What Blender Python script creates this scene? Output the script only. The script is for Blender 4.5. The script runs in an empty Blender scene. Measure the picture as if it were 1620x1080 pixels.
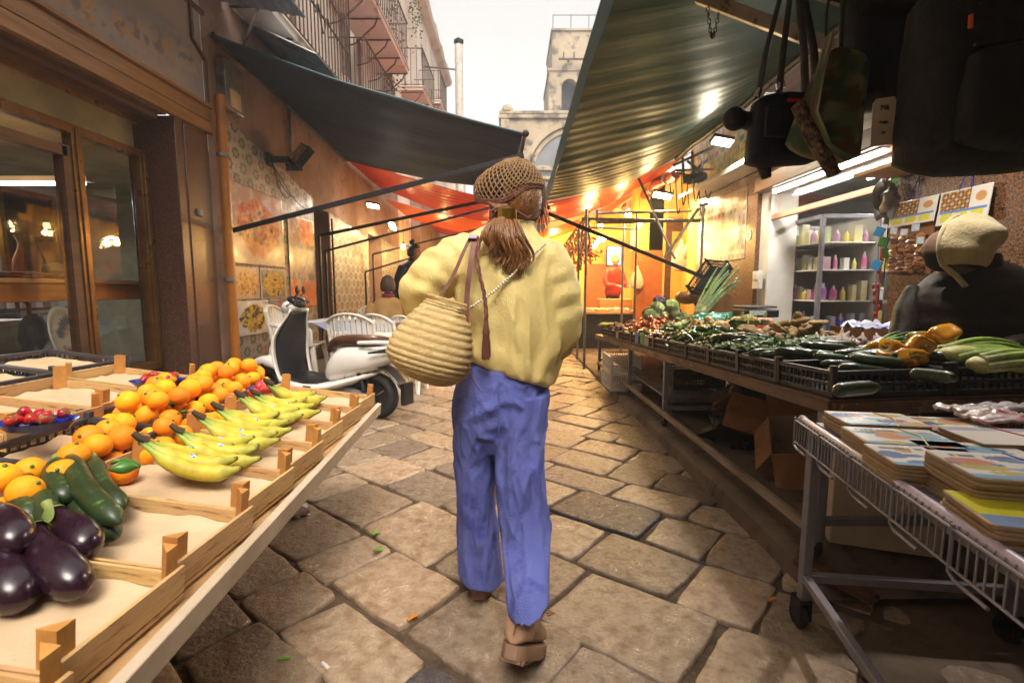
import bpy, math, random
import numpy as np
from mathutils import Vector, Matrix, Euler, noise as mn
R = math.radians; PI = math.pi
rnd = random.Random(7)
scene = bpy.context.scene
COL = scene.collection

# ------------------------------------------------------------------ camera, sky, sun, exposure
CAM_H = 1.22; CAM_PITCH = R(6.2); FPX = 765.0
cam_d = bpy.data.cameras.new('camera'); cam = bpy.data.objects.new('camera', cam_d); COL.objects.link(cam)
cam.location = (0, 0, CAM_H); cam.rotation_euler = (PI/2 - CAM_PITCH, 0, 0)
cam_d.sensor_width = 36; cam_d.lens = FPX/1620*36; cam_d.clip_start = 0.05; cam_d.clip_end = 600
cam_d.dof.use_dof = True; cam_d.dof.focus_distance = 1.95; cam_d.dof.aperture_fstop = 4.5
scene.camera = cam
world = bpy.data.worlds.new('World'); scene.world = world; world.use_nodes = True
nt = world.node_tree; nt.nodes.clear()
sky = nt.nodes.new('ShaderNodeTexSky'); sky.sky_type = 'NISHITA'; sky.sun_disc = False
SUN_EL, SUN_ROT = R(57), R(168)
sky.sun_elevation = SUN_EL; sky.sun_rotation = SUN_ROT; sky.dust_density = 6; sky.air_density = 1.0
hs = nt.nodes.new('ShaderNodeHueSaturation'); hs.inputs['Saturation'].default_value = 0.05
bgw = nt.nodes.new('ShaderNodeBackground'); bgw.inputs['Strength'].default_value = 0.15
wo = nt.nodes.new('ShaderNodeOutputWorld')
nt.links.new(sky.outputs[0], hs.inputs['Color']); tn = nt.nodes.new('ShaderNodeMix'); tn.data_type = 'RGBA'; tn.blend_type = 'MULTIPLY'; tn.inputs[0].default_value = 1; tn.inputs[7].default_value = (1, .965, .91, 1)
nt.links.new(hs.outputs[0], tn.inputs[6]); nt.links.new(tn.outputs[2], bgw.inputs[0]); nt.links.new(bgw.outputs[0], wo.inputs[0])
sl = bpy.data.lights.new('sun', 'SUN'); sl.energy = 0.8; sl.angle = R(25); sl.color = (1, .84, .64)
sun = bpy.data.objects.new('sun', sl); COL.objects.link(sun)
sun.rotation_euler = (PI/2 - SUN_EL, 0, PI - SUN_ROT + PI)
sd = Vector((math.sin(SUN_ROT)*math.cos(SUN_EL), math.cos(SUN_ROT)*math.cos(SUN_EL), math.sin(SUN_EL)))
sun.rotation_euler = sd.to_track_quat('Z', 'Y').to_euler()
vs = scene.view_settings; vs.view_transform = 'Standard'; vs.look = 'None'; vs.gamma = 1; vs.exposure = 1.36
scene.cycles.use_denoising = True; scene.cycles.use_adaptive_sampling = True; scene.cycles.adaptive_threshold = 0.02
scene.cycles.max_bounces = 8; scene.cycles.transparent_max_bounces = 12; scene.cycles.sample_clamp_indirect = 6

# ------------------------------------------------------------------ photograph measurements -> world points
def ray(px, py):
    u = (px-810)/FPX; v = (540-py)/FPX
    return Vector((u, math.cos(CAM_PITCH)+v*math.sin(CAM_PITCH), -math.sin(CAM_PITCH)+v*math.cos(CAM_PITCH)))
def P(px, py, Y):
    d = ray(px, py); return Vector((0, 0, CAM_H)) + d*(Y/d.y)
def G(px, py, z=0.0):
    d = ray(px, py); return Vector((0, 0, CAM_H)) + d*((z-CAM_H)/d.z)
def W(px, py, xw):
    d = ray(px, py); return Vector((0, 0, CAM_H)) + d*(xw/d.x)

# ------------------------------------------------------------------ mesh builder
def V(*a): return Vector(a)
def rotm(ax, ay, az): return Euler((ax, ay, az)).to_matrix()
class B:
    def __init__(s): s.v = []; s.f = []; s.mi = []; s.m = 0; s.T = None; s.col = {}
    def add(s, vs_, fs):
        o = len(s.v)
        if s.T is not None: vs_ = [s.T @ Vector(p) for p in vs_]
        s.v.extend([tuple(p) for p in vs_]); s.f.extend([tuple(i+o for i in f) for f in fs]); s.mi.extend([s.m]*len(fs)); return o
    def box(s, c, sz, rot=None):
        h = [x/2 for x in sz]; vs_ = []
        for z in (-1, 1):
            for y in (-1, 1):
                for x in (-1, 1):
                    p = Vector((x*h[0], y*h[1], z*h[2]))
                    if rot is not None: p = rot @ p
                    vs_.append(p + Vector(c))
        s.add(vs_, [(0,2,3,1),(4,5,7,6),(0,1,5,4),(2,6,7,3),(0,4,6,2),(1,3,7,5)]); return s
    def bx(s, x0, x1, y0, y1, z0, z1): return s.box(((x0+x1)/2,(y0+y1)/2,(z0+z1)/2), (abs(x1-x0),abs(y1-y0),abs(z1-z0)))
    def beam(s, a, b, w, h=None, up=(0,0,1)):
        a = Vector(a); b = Vector(b); h = h or w; d = b-a; L = d.length
        if L < 1e-6: return s
        d.normalize(); u = Vector(up)
        if abs(d.dot(u)) > .98: u = Vector((0,1,0))
        x = d.cross(u).normalized(); z = x.cross(d).normalized()
        rot = Matrix((x, d, z)).transposed()
        return s.box((a+b)/2, (w, L, h), rot)
    def rings(s, rs, closed=True, cap0=True, cap1=True, loop=False):
        n = len(rs[0]); o = len(s.v); vs_ = [p for r in rs for p in r]; fs = []
        m = len(rs)
        for i in range(m if loop else m-1):
            i2 = (i+1) % m
            for j in range(n if closed else n-1):
                k = (j+1) % n
                fs.append((i*n+j, i*n+k, i2*n+k, i2*n+j))
        if closed and not loop:
            if cap0: fs.append(tuple(range(n-1, -1, -1)))
            if cap1: fs.append(tuple((m-1)*n+j for j in range(n)))
        s.add(vs_, fs); return s
    def tube(s, pts, r, n=8, cap=True, flat=1.0, loop=False, up=None):
        pts = [Vector(p) for p in pts]; m = len(pts)
        rr = r if isinstance(r, (list, tuple)) else [r]*m
        t0 = (pts[1]-pts[0]).normalized()
        u = Vector(up) if up else Vector((0,0,1))
        if abs(t0.dot(u)) > .95: u = Vector((1,0,0))
        x = t0.cross(u).normalized(); rs = []
        for i in range(m):
            if loop: t = (pts[(i+1)%m]-pts[i-1])
            else: t = (pts[min(i+1,m-1)]-pts[max(i-1,0)])
            if t.length < 1e-9: t = t0
            t.normalize(); x = (x - t*x.dot(t))
            x = x.normalized() if x.length > 1e-6 else t.orthogonal().normalized()
            y = t.cross(x)
            rs.append([pts[i] + (x*math.cos(2*PI*k/n) + y*math.sin(2*PI*k/n)*flat)*rr[i] for k in range(n)])
        return s.rings(rs, cap0=cap, cap1=cap, loop=loop)
    def lathe(s, prof, n=24, o=(0,0,0), rot=None, cap=True):
        rs = []
        for r, z in prof:
            ring = []
            for k in range(n):
                p = Vector((r*math.cos(2*PI*k/n), r*math.sin(2*PI*k/n), z))
                if rot is not None: p = rot @ p
                ring.append(p + Vector(o))
            rs.append(ring)
        return s.rings(rs, cap0=cap, cap1=cap)
    def ell(s, c, r, rot=None, nu=12, nv=8, jit=0, seed=0):
        if not isinstance(r, (tuple, list)): r = (r, r, r)
        rs = []
        for i in range(nv+1):
            t = PI*i/nv; st = max(math.sin(t), .02)
            ring = []
            for k in range(nu):
                a = 2*PI*k/nu; p = Vector((st*math.cos(a), st*math.sin(a), -math.cos(t)))
                if jit: p *= 1 + jit*mn.noise(p*1.7 + Vector((seed*3.1, seed, 0)))
                p = Vector((p.x*r[0], p.y*r[1], p.z*r[2]))
                if rot is not None: p = rot @ p
                ring.append(p + Vector(c))
            rs.append(ring)
        return s.rings(rs)
    def prism(s, poly, o, u, v, w):
        o = Vector(o); u = Vector(u); v = Vector(v); w = Vector(w); n = len(poly)
        a = [o + u*p[0] + v*p[1] for p in poly]; b = [q + w for q in a]
        s.add(a+b, [tuple(range(n-1,-1,-1)), tuple(range(n, 2*n))] + [(i,(i+1)%n,(i+1)%n+n,i+n) for i in range(n)]); return s
    def quad(s, a, b, c, d): s.add([a,b,c,d], [(0,1,2,3)]); return s
    def sheet(s, fn, nu, nv):
        vs_ = [fn(i/nu, j/nv) for j in range(nv+1) for i in range(nu+1)]
        s.add(vs_, [(j*(nu+1)+i, j*(nu+1)+i+1, (j+1)*(nu+1)+i+1, (j+1)*(nu+1)+i) for j in range(nv) for i in range(nu)]); return s
    def build(s, name, mat_, parent=None, smooth=True, bevel=0, sub=0, solid=0, ang=40, label=None, bseg=2, colors=None):
        root = parent
        while root is not None and root.parent is not None: root = root.parent
        vs_ = s.v
        if root is not None and root.name in WM:
            inv = WM[root.name].inverted(); vs_ = [tuple(inv @ Vector(p)) for p in vs_]
        me = bpy.data.meshes.new(name); me.from_pydata(vs_, [], s.f)
        mats = mat_ if isinstance(mat_, (list, tuple)) else [mat_]
        for m in mats: me.materials.append(m)
        if len(mats) > 1: me.polygons.foreach_set('material_index', s.mi)
        if colors is not None:
            ca = me.color_attributes.new('Col', 'FLOAT_COLOR', 'POINT')
            arr = np.ones((len(vs_), 4), dtype=np.float32); arr[:, :3] = np.asarray(colors, dtype=np.float32); ca.data.foreach_set('color', arr.ravel())
        me.validate(); me.update()
        if smooth:
            me.shade_smooth()
            if ang < 180: me.set_sharp_from_angle(angle=R(ang))
        ob = bpy.data.objects.new(name, me); COL.objects.link(ob)
        if parent is not None: ob.parent = parent
        if bevel:
            md = ob.modifiers.new('b', 'BEVEL'); md.width = bevel; md.segments = bseg; md.limit_method = 'ANGLE'; md.angle_limit = R(40)
        if solid:
            md = ob.modifiers.new('s', 'SOLIDIFY'); md.thickness = solid; md.offset = 0
        if sub:
            md = ob.modifiers.new('u', 'SUBSURF'); md.levels = sub; md.render_levels = sub
        if label: ob['label'] = label
        return ob
WM = {}
LAMP = .36   # one dimmer for every lamp of the market
def tag(o, label=None, cat=None, group=None, kind=None):
    if label: o['label'] = label
    if cat: o['category'] = cat
    if group: o['group'] = group
    if kind: o['kind'] = kind
    return o
def thing(name, label, cat, loc=(0,0,0), rz=0, group=None):
    o = bpy.data.objects.new(name, None); COL.objects.link(o); o.empty_display_size = .1
    o.location = loc; o.rotation_euler = (0,0,rz)
    WM[o.name] = Matrix.Translation(Vector(loc)) @ Matrix.Rotation(rz, 4, 'Z')
    return tag(o, label, cat, group)
def struct(b, name, m, **k):
    return tag(b.build(name, m, **k), kind='structure')
def dup(o, loc=None, rot=None, label=None, group=None, scale=None, top=True):
    c = o.copy(); COL.objects.link(c)
    if top:
        if loc is not None: c.location = loc
        if rot is not None: c.rotation_euler = rot
        if scale is not None: c.scale = scale if isinstance(scale, (tuple, list)) else (scale,)*3
        if label: c['label'] = label
        if group: c['group'] = group
    for ch in list(o.children):
        d = dup(ch, top=False); d.parent = c
    return c

# ------------------------------------------------------------------ materials
def hexc(h):
    h = h.lstrip('#'); c = [int(h[i:i+2], 16)/255 for i in (0, 2, 4)]
    return tuple(((x+.055)/1.055)**2.4 if x > .04045 else x/12.92 for x in c)
def c4(c):
    if isinstance(c, str): c = hexc(c)
    return (c[0], c[1], c[2], 1)
def mat(name, c1, c2=None, rough=.6, metal=0, scale=6, detail=5, bump=0, bscale=None, stops=(.35,.65), c3=None, s3=40, a3=.5,
        spec=.5, coat=0, rv=.0, stretch=None, attr=False, rvary=.12, sheen=0, trans=0, emis=None, estr=0, alpha=1, wave=None, sss=0, uvobj='Object'):
    m = bpy.data.materials.new(name); m.use_nodes = True; n = m.node_tree; N = n.nodes; L = n.links
    bs = N['Principled BSDF']; tc = N.new('ShaderNodeTexCoord'); mp = N.new('ShaderNodeMapping')
    L.new(tc.outputs[uvobj], mp.inputs[0])
    if stretch: mp.inputs['Scale'].default_value = stretch
    def noise(sc, det=5, r=.6):
        q = N.new('ShaderNodeTexNoise'); q.inputs['Scale'].default_value = sc; q.inputs['Detail'].default_value = det; q.inputs['Roughness'].default_value = r
        L.new(mp.outputs[0], q.inputs['Vector']); return q
    def ramp(src, a, b):
        q = N.new('ShaderNodeMapRange'); q.inputs[1].default_value = a; q.inputs[2].default_value = b; L.new(src, q.inputs[0]); return q.outputs[0]
    def mix(f, a, b, mode='MIX'):
        q = N.new('ShaderNodeMix'); q.data_type = 'RGBA'; q.blend_type = mode
        for sock, val in ((q.inputs[0], f), (q.inputs[6], a), (q.inputs[7], b)):
            if isinstance(val, (int, float, tuple)): sock.default_value = val
            else: L.new(val, sock)
        return q.outputs[2]
    col = c4(c1); n1 = noise(scale, detail)
    if attr:
        at = N.new('ShaderNodeAttribute'); at.attribute_name = 'Col'; col = at.outputs['Color']
        if c2 is not None: col = mix(ramp(n1.outputs[0], *stops), col, mix(1.0, col, c4(c2), 'MULTIPLY'))
    elif c2 is not None: col = mix(ramp(n1.outputs[0], *stops), col, c4(c2))
    if c3 is not None:
        n3 = noise(s3, 3); col = mix(ramp(n3.outputs[0], a3, a3+.12), col, c4(c3))
    if wave:
        w = N.new('ShaderNodeTexWave'); w.inputs['Scale'].default_value = wave[0]; w.inputs['Distortion'].default_value = wave[1]; w.inputs['Detail'].default_value = 3
        w.bands_direction = wave[2]; L.new(mp.outputs[0], w.inputs[0]); col = mix(ramp(w.outputs[1], .2, .9), col, mix(1.0, col, (wave[3],)*3+(1,), 'MULTIPLY'))
    if rv:
        oi = N.new('ShaderNodeObjectInfo'); h = N.new('ShaderNodeHueSaturation')
        a = N.new('ShaderNodeMapRange'); a.inputs[3].default_value = 1-rv; a.inputs[4].default_value = 1+rv; L.new(oi.outputs['Random'], a.inputs[0])
        L.new(a.outputs[0], h.inputs['Value'])
        b = N.new('ShaderNodeMapRange'); b.inputs[3].default_value = .5-rv*.06; b.inputs[4].default_value = .5+rv*.06; L.new(oi.outputs['Random'], b.inputs[0]); L.new(b.outputs[0], h.inputs['Hue'])
        if isinstance(col, tuple): h.inputs['Color'].default_value = col
        else: L.new(col, h.inputs['Color'])
        col = h.outputs[0]
    if isinstance(col, tuple): bs.inputs['Base Color'].default_value = col
    else: L.new(col, bs.inputs['Base Color'])
    bs.inputs['Metallic'].default_value = metal; bs.inputs['Specular IOR Level'].default_value = spec
    rr = N.new('ShaderNodeMapRange'); rr.inputs[1].default_value = .3; rr.inputs[2].default_value = .7
    rr.inputs[3].default_value = max(.02, rough-rvary); rr.inputs[4].default_value = min(1, rough+rvary); L.new(n1.outputs[0], rr.inputs[0]); L.new(rr.outputs[0], bs.inputs['Roughness'])
    bs.inputs['Coat Weight'].default_value = coat; bs.inputs['Coat Roughness'].default_value = .12
    if sheen: bs.inputs['Sheen Weight'].default_value = sheen
    if trans: bs.inputs['Transmission Weight'].default_value = trans
    if alpha < 1: bs.inputs['Alpha'].default_value = alpha
    if sss: bs.inputs['Subsurface Weight'].default_value = sss; bs.inputs['Subsurface Radius'].default_value = (.02, .01, .005)
    if emis is not None: bs.inputs['Emission Color'].default_value = c4(emis); bs.inputs['Emission Strength'].default_value = estr
    if bump:
        bn = noise(bscale or scale*4, 6, .65); bp = N.new('ShaderNodeBump'); bp.inputs['Strength'].default_value = bump; bp.inputs['Distance'].default_value = .01
        L.new(bn.outputs[0], bp.inputs['Height']); L.new(bp.outputs[0], bs.inputs['Normal'])
    return m
def emat(name, c, s):
    m = bpy.data.materials.new(name); m.use_nodes = True; N = m.node_tree.nodes; b = N['Principled BSDF']
    b.inputs['Base Color'].default_value = c4(c); b.inputs['Emission Color'].default_value = c4(c); b.inputs['Emission Strength'].default_value = s; return m
def cloth_trans(name, c, c2, tr=.4, rough=.45, gloss=.2, stretch=None, bump=.3, bscale=30, attr=False, scale=2):
    """thin tarpaulin: diffuse + translucent + glossy"""
    m = bpy.data.materials.new(name); m.use_nodes = True; N = m.node_tree.nodes; L = m.node_tree.links
    for q in list(N): N.remove(q)
    out = N.new('ShaderNodeOutputMaterial'); tc = N.new('ShaderNodeTexCoord'); mp = N.new('ShaderNodeMapping'); L.new(tc.outputs['Object'], mp.inputs[0])
    if stretch: mp.inputs['Scale'].default_value = stretch
    no = N.new('ShaderNodeTexNoise'); no.inputs['Scale'].default_value = scale; no.inputs['Detail'].default_value = 5; L.new(mp.outputs[0], no.inputs['Vector'])
    mx = N.new('ShaderNodeMix'); mx.data_type = 'RGBA'; mx.inputs[6].default_value = c4(c); mx.inputs[7].default_value = c4(c2)
    mr = N.new('ShaderNodeMapRange'); mr.inputs[1].default_value = .35; mr.inputs[2].default_value = .65; L.new(no.outputs[0], mr.inputs[0]); L.new(mr.outputs[0], mx.inputs[0])
    colo = mx.outputs[2]
    if attr:
        at = N.new('ShaderNodeAttribute'); at.attribute_name = 'Col'; mm = N.new('ShaderNodeMix'); mm.data_type = 'RGBA'; mm.blend_type = 'MULTIPLY'; mm.inputs[0].default_value = 1
        L.new(at.outputs[0], mm.inputs[6]); L.new(colo, mm.inputs[7]); colo = mm.outputs[2]
    d = N.new('ShaderNodeBsdfDiffuse'); t = N.new('ShaderNodeBsdfTranslucent'); g = N.new('ShaderNodeBsdfGlossy'); g.inputs['Roughness'].default_value = rough
    L.new(colo, d.inputs[0]); L.new(colo, t.inputs[0])
    a = N.new('ShaderNodeMixShader'); a.inputs[0].default_value = tr; L.new(d.outputs[0], a.inputs[1]); L.new(t.outputs[0], a.inputs[2])
    b = N.new('ShaderNodeMixShader'); fr = N.new('ShaderNodeFresnel'); fr.inputs[0].default_value = 1.45
    ma = N.new('ShaderNodeMath'); ma.operation = 'MULTIPLY_ADD'; ma.inputs[1].default_value = gloss; ma.inputs[2].default_value = gloss*.25; L.new(fr.outputs[0], ma.inputs[0]); L.new(ma.outputs[0], b.inputs[0])
    L.new(a.outputs[0], b.inputs[1]); L.new(g.outputs[0], b.inputs[2]); L.new(b.outputs[0], out.inputs[0])
    if bump:
        bn = N.new('ShaderNodeTexNoise'); bn.inputs['Scale'].default_value = bscale; bn.inputs['Detail'].default_value = 4; L.new(mp.outputs[0], bn.inputs['Vector'])
        bp = N.new('ShaderNodeBump'); bp.inputs['Strength'].default_value = bump; bp.inputs['Distance'].default_value = .02; L.new(bn.outputs[0], bp.inputs['Height'])
        for s_ in (d, t, g): L.new(bp.outputs[0], s_.inputs['Normal'])
    return m
def glassm(name, tint=(.9,.92,.9), refl=1.0):
    m = bpy.data.materials.new(name); m.use_nodes = True; N = m.node_tree.nodes; L = m.node_tree.links
    for q in list(N): N.remove(q)
    out = N.new('ShaderNodeOutputMaterial'); t = N.new('ShaderNodeBsdfTransparent'); t.inputs[0].default_value = c4(tint)
    g = N.new('ShaderNodeBsdfGlossy'); g.inputs['Roughness'].default_value = .03; mx = N.new('ShaderNodeMixShader'); fr = N.new('ShaderNodeFresnel'); fr.inputs[0].default_value = 1.5
    ma = N.new('ShaderNodeMath'); ma.operation = 'MULTIPLY'; ma.inputs[1].default_value = refl; ge = N.new('ShaderNodeNewGeometry'); mb = N.new('ShaderNodeMath'); mb.operation = 'SUBTRACT'; mb.inputs[0].default_value = 1; L.new(ge.outputs['Backfacing'], mb.inputs[1]); mc = N.new('ShaderNodeMath'); mc.operation = 'MULTIPLY'; L.new(fr.outputs[0], mc.inputs[0]); L.new(mb.outputs[0], mc.inputs[1]); L.new(mc.outputs[0], ma.inputs[0]); L.new(ma.outputs[0], mx.inputs[0])
    L.new(t.outputs[0], mx.inputs[1]); L.new(g.outputs[0], mx.inputs[2]); L.new(mx.outputs[0], out.inputs[0]); return m
M = {}
M['wood'] = mat('crate wood', '#bd9a68', '#a98252', rough=.7, scale=3, stretch=(1,1,6), c3='#7d5530', s3=11, a3=.58, bump=.35, bscale=20, rv=.12)
M['wood_end'] = mat('crate post wood', '#b9813f', '#a06a30', rough=.7, scale=12, bump=.3, rv=.1)
M['paper'] = mat('liner paper', '#bfa687', '#b29674', rough=.85, scale=4, c3='#9c7d5a', s3=38, a3=.68, bump=.9, bscale=6)
M['blackplastic'] = mat('black crate plastic', '#131216', '#1c1a1e', rough=.42, scale=8, spec=.5)
M['greyplastic'] = mat('dark grey crate plastic', '#2f2c31', '#3c383c', rough=.5, scale=8)
M['whiteplastic'] = mat('white plastic', '#d8d3ca', '#c6bfb3', rough=.38, scale=4, bump=.03)
M['steel'] = mat('galvanised steel', '#8d8a86', '#6f6b67', rough=.45, metal=.6, scale=10, c3='#5b4030', s3=18, a3=.62)
M['greysteel'] = mat('grey painted steel', '#7f7a80', '#6c676b', rough=.45, metal=.2, scale=9, c3='#5a4538', s3=25, a3=.66)
M['darksteel'] = mat('dark steel', '#26242a', '#1c1a1f', rough=.5, metal=.4, scale=7)
M['rubber'] = mat('rubber', '#151414', '#201e1d', rough=.8, scale=20, bump=.15)
M['chrome'] = mat('chrome', '#b5b5b8', None, rough=.2, metal=1)
M['granite'] = mat('brown granite', '#3a241c', '#55382a', rough=.35, scale=70, detail=3, c3='#8a5f46', s3=120, a3=.55, coat=.25)
M['granite_r'] = mat('warm speckled granite', '#33201a', '#6b4527', rough=.3, scale=60, detail=3, stops=(.45,.55), c3='#a5713c', s3=95, a3=.56, coat=.3)
M['plaster'] = mat('weathered plaster', '#96796a', '#735849', rough=.9, scale=1.2, detail=8, c3='#6f5744', s3=3.5, a3=.56, bump=.6, bscale=12)
M['plaster_up'] = mat('peeling ochre plaster', '#d8cdc0', '#bfb0a0', rough=.92, scale=.7, detail=9, c3='#958778', s3=2.2, a3=.58, bump=.7, bscale=6, stretch=(1,1,.45))
M['brownwood'] = mat('old brown wood', '#5b3a20', '#442a19', rough=.55, scale=5, stretch=(1,.25,3), bump=.15)
M['goldwood'] = mat('varnished fascia wood', '#8d6334', '#70491f', rough=.45, scale=3, stretch=(1,.3,4), c3='#553618', s3=8, a3=.6, coat=.2)
M['brass'] = mat('bronze anodised frame', '#7a5524', '#5f3f1a', rough=.35, metal=.55, scale=6)
M['cardboard'] = mat('cardboard', '#8f6238', '#7d5430', rough=.85, scale=5, bump=.15, c3='#5f3f24', s3=12, a3=.66)
M['cardwhite'] = mat('white cardboard', '#b9a892', '#a5937d', rough=.85, scale=4, bump=.1)
M['skin'] = mat('skin', '#c08b6a', '#b37c5c', rough=.5, scale=14, sss=.12)
M['skin_dark'] = mat('dark skin', '#5b3a2a', '#4b2e21', rough=.5, scale=14)
M['glass'] = glassm('window glass')
M['attr'] = mat('printed colours', '#ffffff', attr=True, rough=.45)
M['attrmatte'] = mat('matte printed colours', '#ffffff', attr=True, rough=.8)
M['attrgloss'] = mat('glossy printed colours', '#ffffff', attr=True, rough=.25)

def painted(name, fn, o, u, v, nu, nv, parent=None, m=None, off=None, solid=0, wob=None):
    """flat printed surface: a dense grid whose colours come from fn(s, t)"""
    o = Vector(o); u = Vector(u); v = Vector(v); b = B(); cols = []
    nn = u.cross(v).normalized()
    def pt(s, t):
        cols.append(fn(s, t)); p = o + u*s + v*t
        if wob: p = p + nn*wob(s, t)
        return p
    b.sheet(pt, nu, nv)
    return b.build(name, m or M['attr'], parent, colors=cols, solid=solid, ang=180)
def fbm(x, y, z=0, o=4): return mn.fractal(Vector((x, y, z)), 1.0, 2.0, o)
def lerp(a, b, t): return tuple(a[i]+(b[i]-a[i])*t for i in range(3))
def sm(a, b, x):
    t = max(0, min(1, (x-a)/(b-a))); return t*t*(3-2*t)
def light(name, kind, loc, e, color, size=.1, target=None, parent=None, size_y=None):
    l = bpy.data.lights.new(name, kind); l.energy = e*LAMP; l.color = color
    if kind == 'AREA':
        l.size = size
        if size_y: l.shape = 'RECTANGLE'; l.size_y = size_y
    else: l.shadow_soft_size = size
    o = bpy.data.objects.new(name, l); COL.objects.link(o); o.location = loc
    if target is not None: o.rotation_euler = (Vector(target)-Vector(loc)).to_track_quat('-Z', 'Y').to_euler()
    if parent is not None:
        o.parent = parent; o.matrix_parent_inverse = WM[parent.name].inverted()
    return o
def text(name, s, o, u, v, size, m, parent, align='CENTER', ext=.001):
    """lettering as a thin extruded text on a surface; u = reading direction, v = up, converted to mesh"""
    cu = bpy.data.curves.new(name, 'FONT'); cu.body = s; cu.size = size; cu.extrude = ext; cu.align_x = align; cu.align_y = 'CENTER'; cu.resolution_u = 2
    ob = bpy.data.objects.new(name+'_tmp', cu); COL.objects.link(ob)
    bpy.context.view_layer.update()
    me = bpy.data.meshes.new_from_object(ob.evaluated_get(bpy.context.evaluated_depsgraph_get()))
    u = Vector(u).normalized(); v = Vector(v).normalized(); w = u.cross(v)
    T = Matrix.Translation(Vector(o)) @ Matrix((u, v, w)).transposed().to_4x4()
    b = B(); b.add([T @ q.co for q in me.vertices], [tuple(p.vertices) for p in me.polygons])
    bpy.data.objects.remove(ob); bpy.data.curves.remove(cu); bpy.data.meshes.remove(me)
    return b.build(name, m, parent, smooth=False)
# ------------------------------------------------------------------ ground, paving, pavement
M['dirt'] = mat('joint dirt', '#5c4a38', '#3f3024', rough=.95, scale=12, bump=.8, bscale=40, c3='#6d5a45', s3=60, a3=.6)
M['stone'] = mat('worn limestone', '#ffffff', '#b5a08c', attr=True, rough=.36, rvary=.2, scale=17, detail=12, bump=1.0, bscale=34, stops=(.40,.72), c3='#6d5844', s3=85, a3=.64)
M['concrete'] = mat('dirty concrete', '#6d5a48', '#4f4034', rough=.8, scale=3, detail=8, bump=.5, bscale=18, c3='#33281f', s3=6, a3=.58)
g = B(); g.sheet(lambda s, t: V(-60+120*s, -6+150*t, -.016), 8, 8); struct(g, 'ground', M['dirt'])
def paving():
    b = B(); cols = []
    a_dir = V(math.sin(R(40)), math.cos(R(40)), 0); b_dir = V(math.cos(R(38)), -math.sin(R(38)), 0)
    rr = random.Random(11)
    # strips run along b_dir; stones inside are cut along a_dir
    s_ = -9.0; base = V(.526, 2.586, 0)
    dark = [G(1025, 820), G(715, 1130), G(880, 655)]
    off = 0
    while s_ < 24:
        w = rr.choice([.27, .30, .33, .36, .42]); t = -20 + rr.random()*.4
        while t < 24:
            l = rr.choice([.26, .3, .34, .4, .46, .54])
            c = base + a_dir*(s_+w/2) + b_dir*(t+l/2)
            if -3.6 < c.x < 2.2 and .1 < c.y < 24 and not (c.x > 1.35 and c.y > 1.9):
                near = c.y < 7
                gap = .004 + rr.random()*.007
                n = 8 if near else 3
                cr = [(s_+gap, t+gap), (s_+w-gap, t+gap), (s_+w-gap, t+l-gap), (s_+gap, t+l-gap)]
                cr = [(p+rr.uniform(-.016, .016), q+rr.uniform(-.018, .018)) for p, q in cr]
                out = []
                sd_ = rr.random()*90
                for k in range(4):
                    p0 = Vector(cr[k]); p1 = Vector(cr[(k+1)%4])
                    for j in range(n):
                        q = p0.lerp(p1, j/n); e = min(j, n-j)/n
                        ctr = Vector(((s_+w/2), (t+l/2)))
                        dd = (q-ctr)
                        q = q + dd.normalized()*(.011*mn.noise(Vector((q.x*11, q.y*11, sd_))) - (.012 if j == 0 else (.003 if j in (1, n-1) else 0)))
                        out.append(q)
                ctr = sum(out, Vector((0, 0)))/len(out)
                tilt = (rr.uniform(-.012, .012), rr.uniform(-.012, .012)); h0 = rr.uniform(-.004, .006)
                def wp(q, z):
                    p = base + a_dir*q.x + b_dir*q.y
                    return V(p.x, p.y, z + h0 + (q.x-ctr.x)*tilt[0]*2 + (q.y-ctr.y)*tilt[1]*2)
                R_ = []
                for ins, z in ((0, -.035), (0, -.012), (.003, -.002), (.008, .0), (.03, .001)):
                    R_.append([wp(q + (ctr-q).normalized()*min(ins, (ctr-q).length*.5), z + (.0016*mn.noise(Vector((q.x*14, q.y*14, 3))) if ins else 0)) for q in out])
                b.rings(R_, cap0=False)
                # tint
                v = rr.uniform(.60, 1.12); warm = rr.uniform(-.03, .03)
                col = [.385*v*(1+warm), .285*v, .195*v*(1-warm)]
                if rr.random() < .12: col = [.27*v, .205*v, .155*v]
                for d_ in dark:
                    dd_ = d_-c; dark_ = abs(dd_.dot(a_dir)) < w/2 and abs(dd_.dot(b_dir)) < l/2; col = [.07, .062, .066] if dark_ else col
                if rr.random() < .035 and c.y > 2.9: col = [.09, .08, .078]
                cols.extend([col]*(5*len(out)))
            t += l
        s_ += w
    return b.build('street_paving', M['stone'], colors=cols, ang=60)
pv = paving(); tag(pv, kind='structure')
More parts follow.
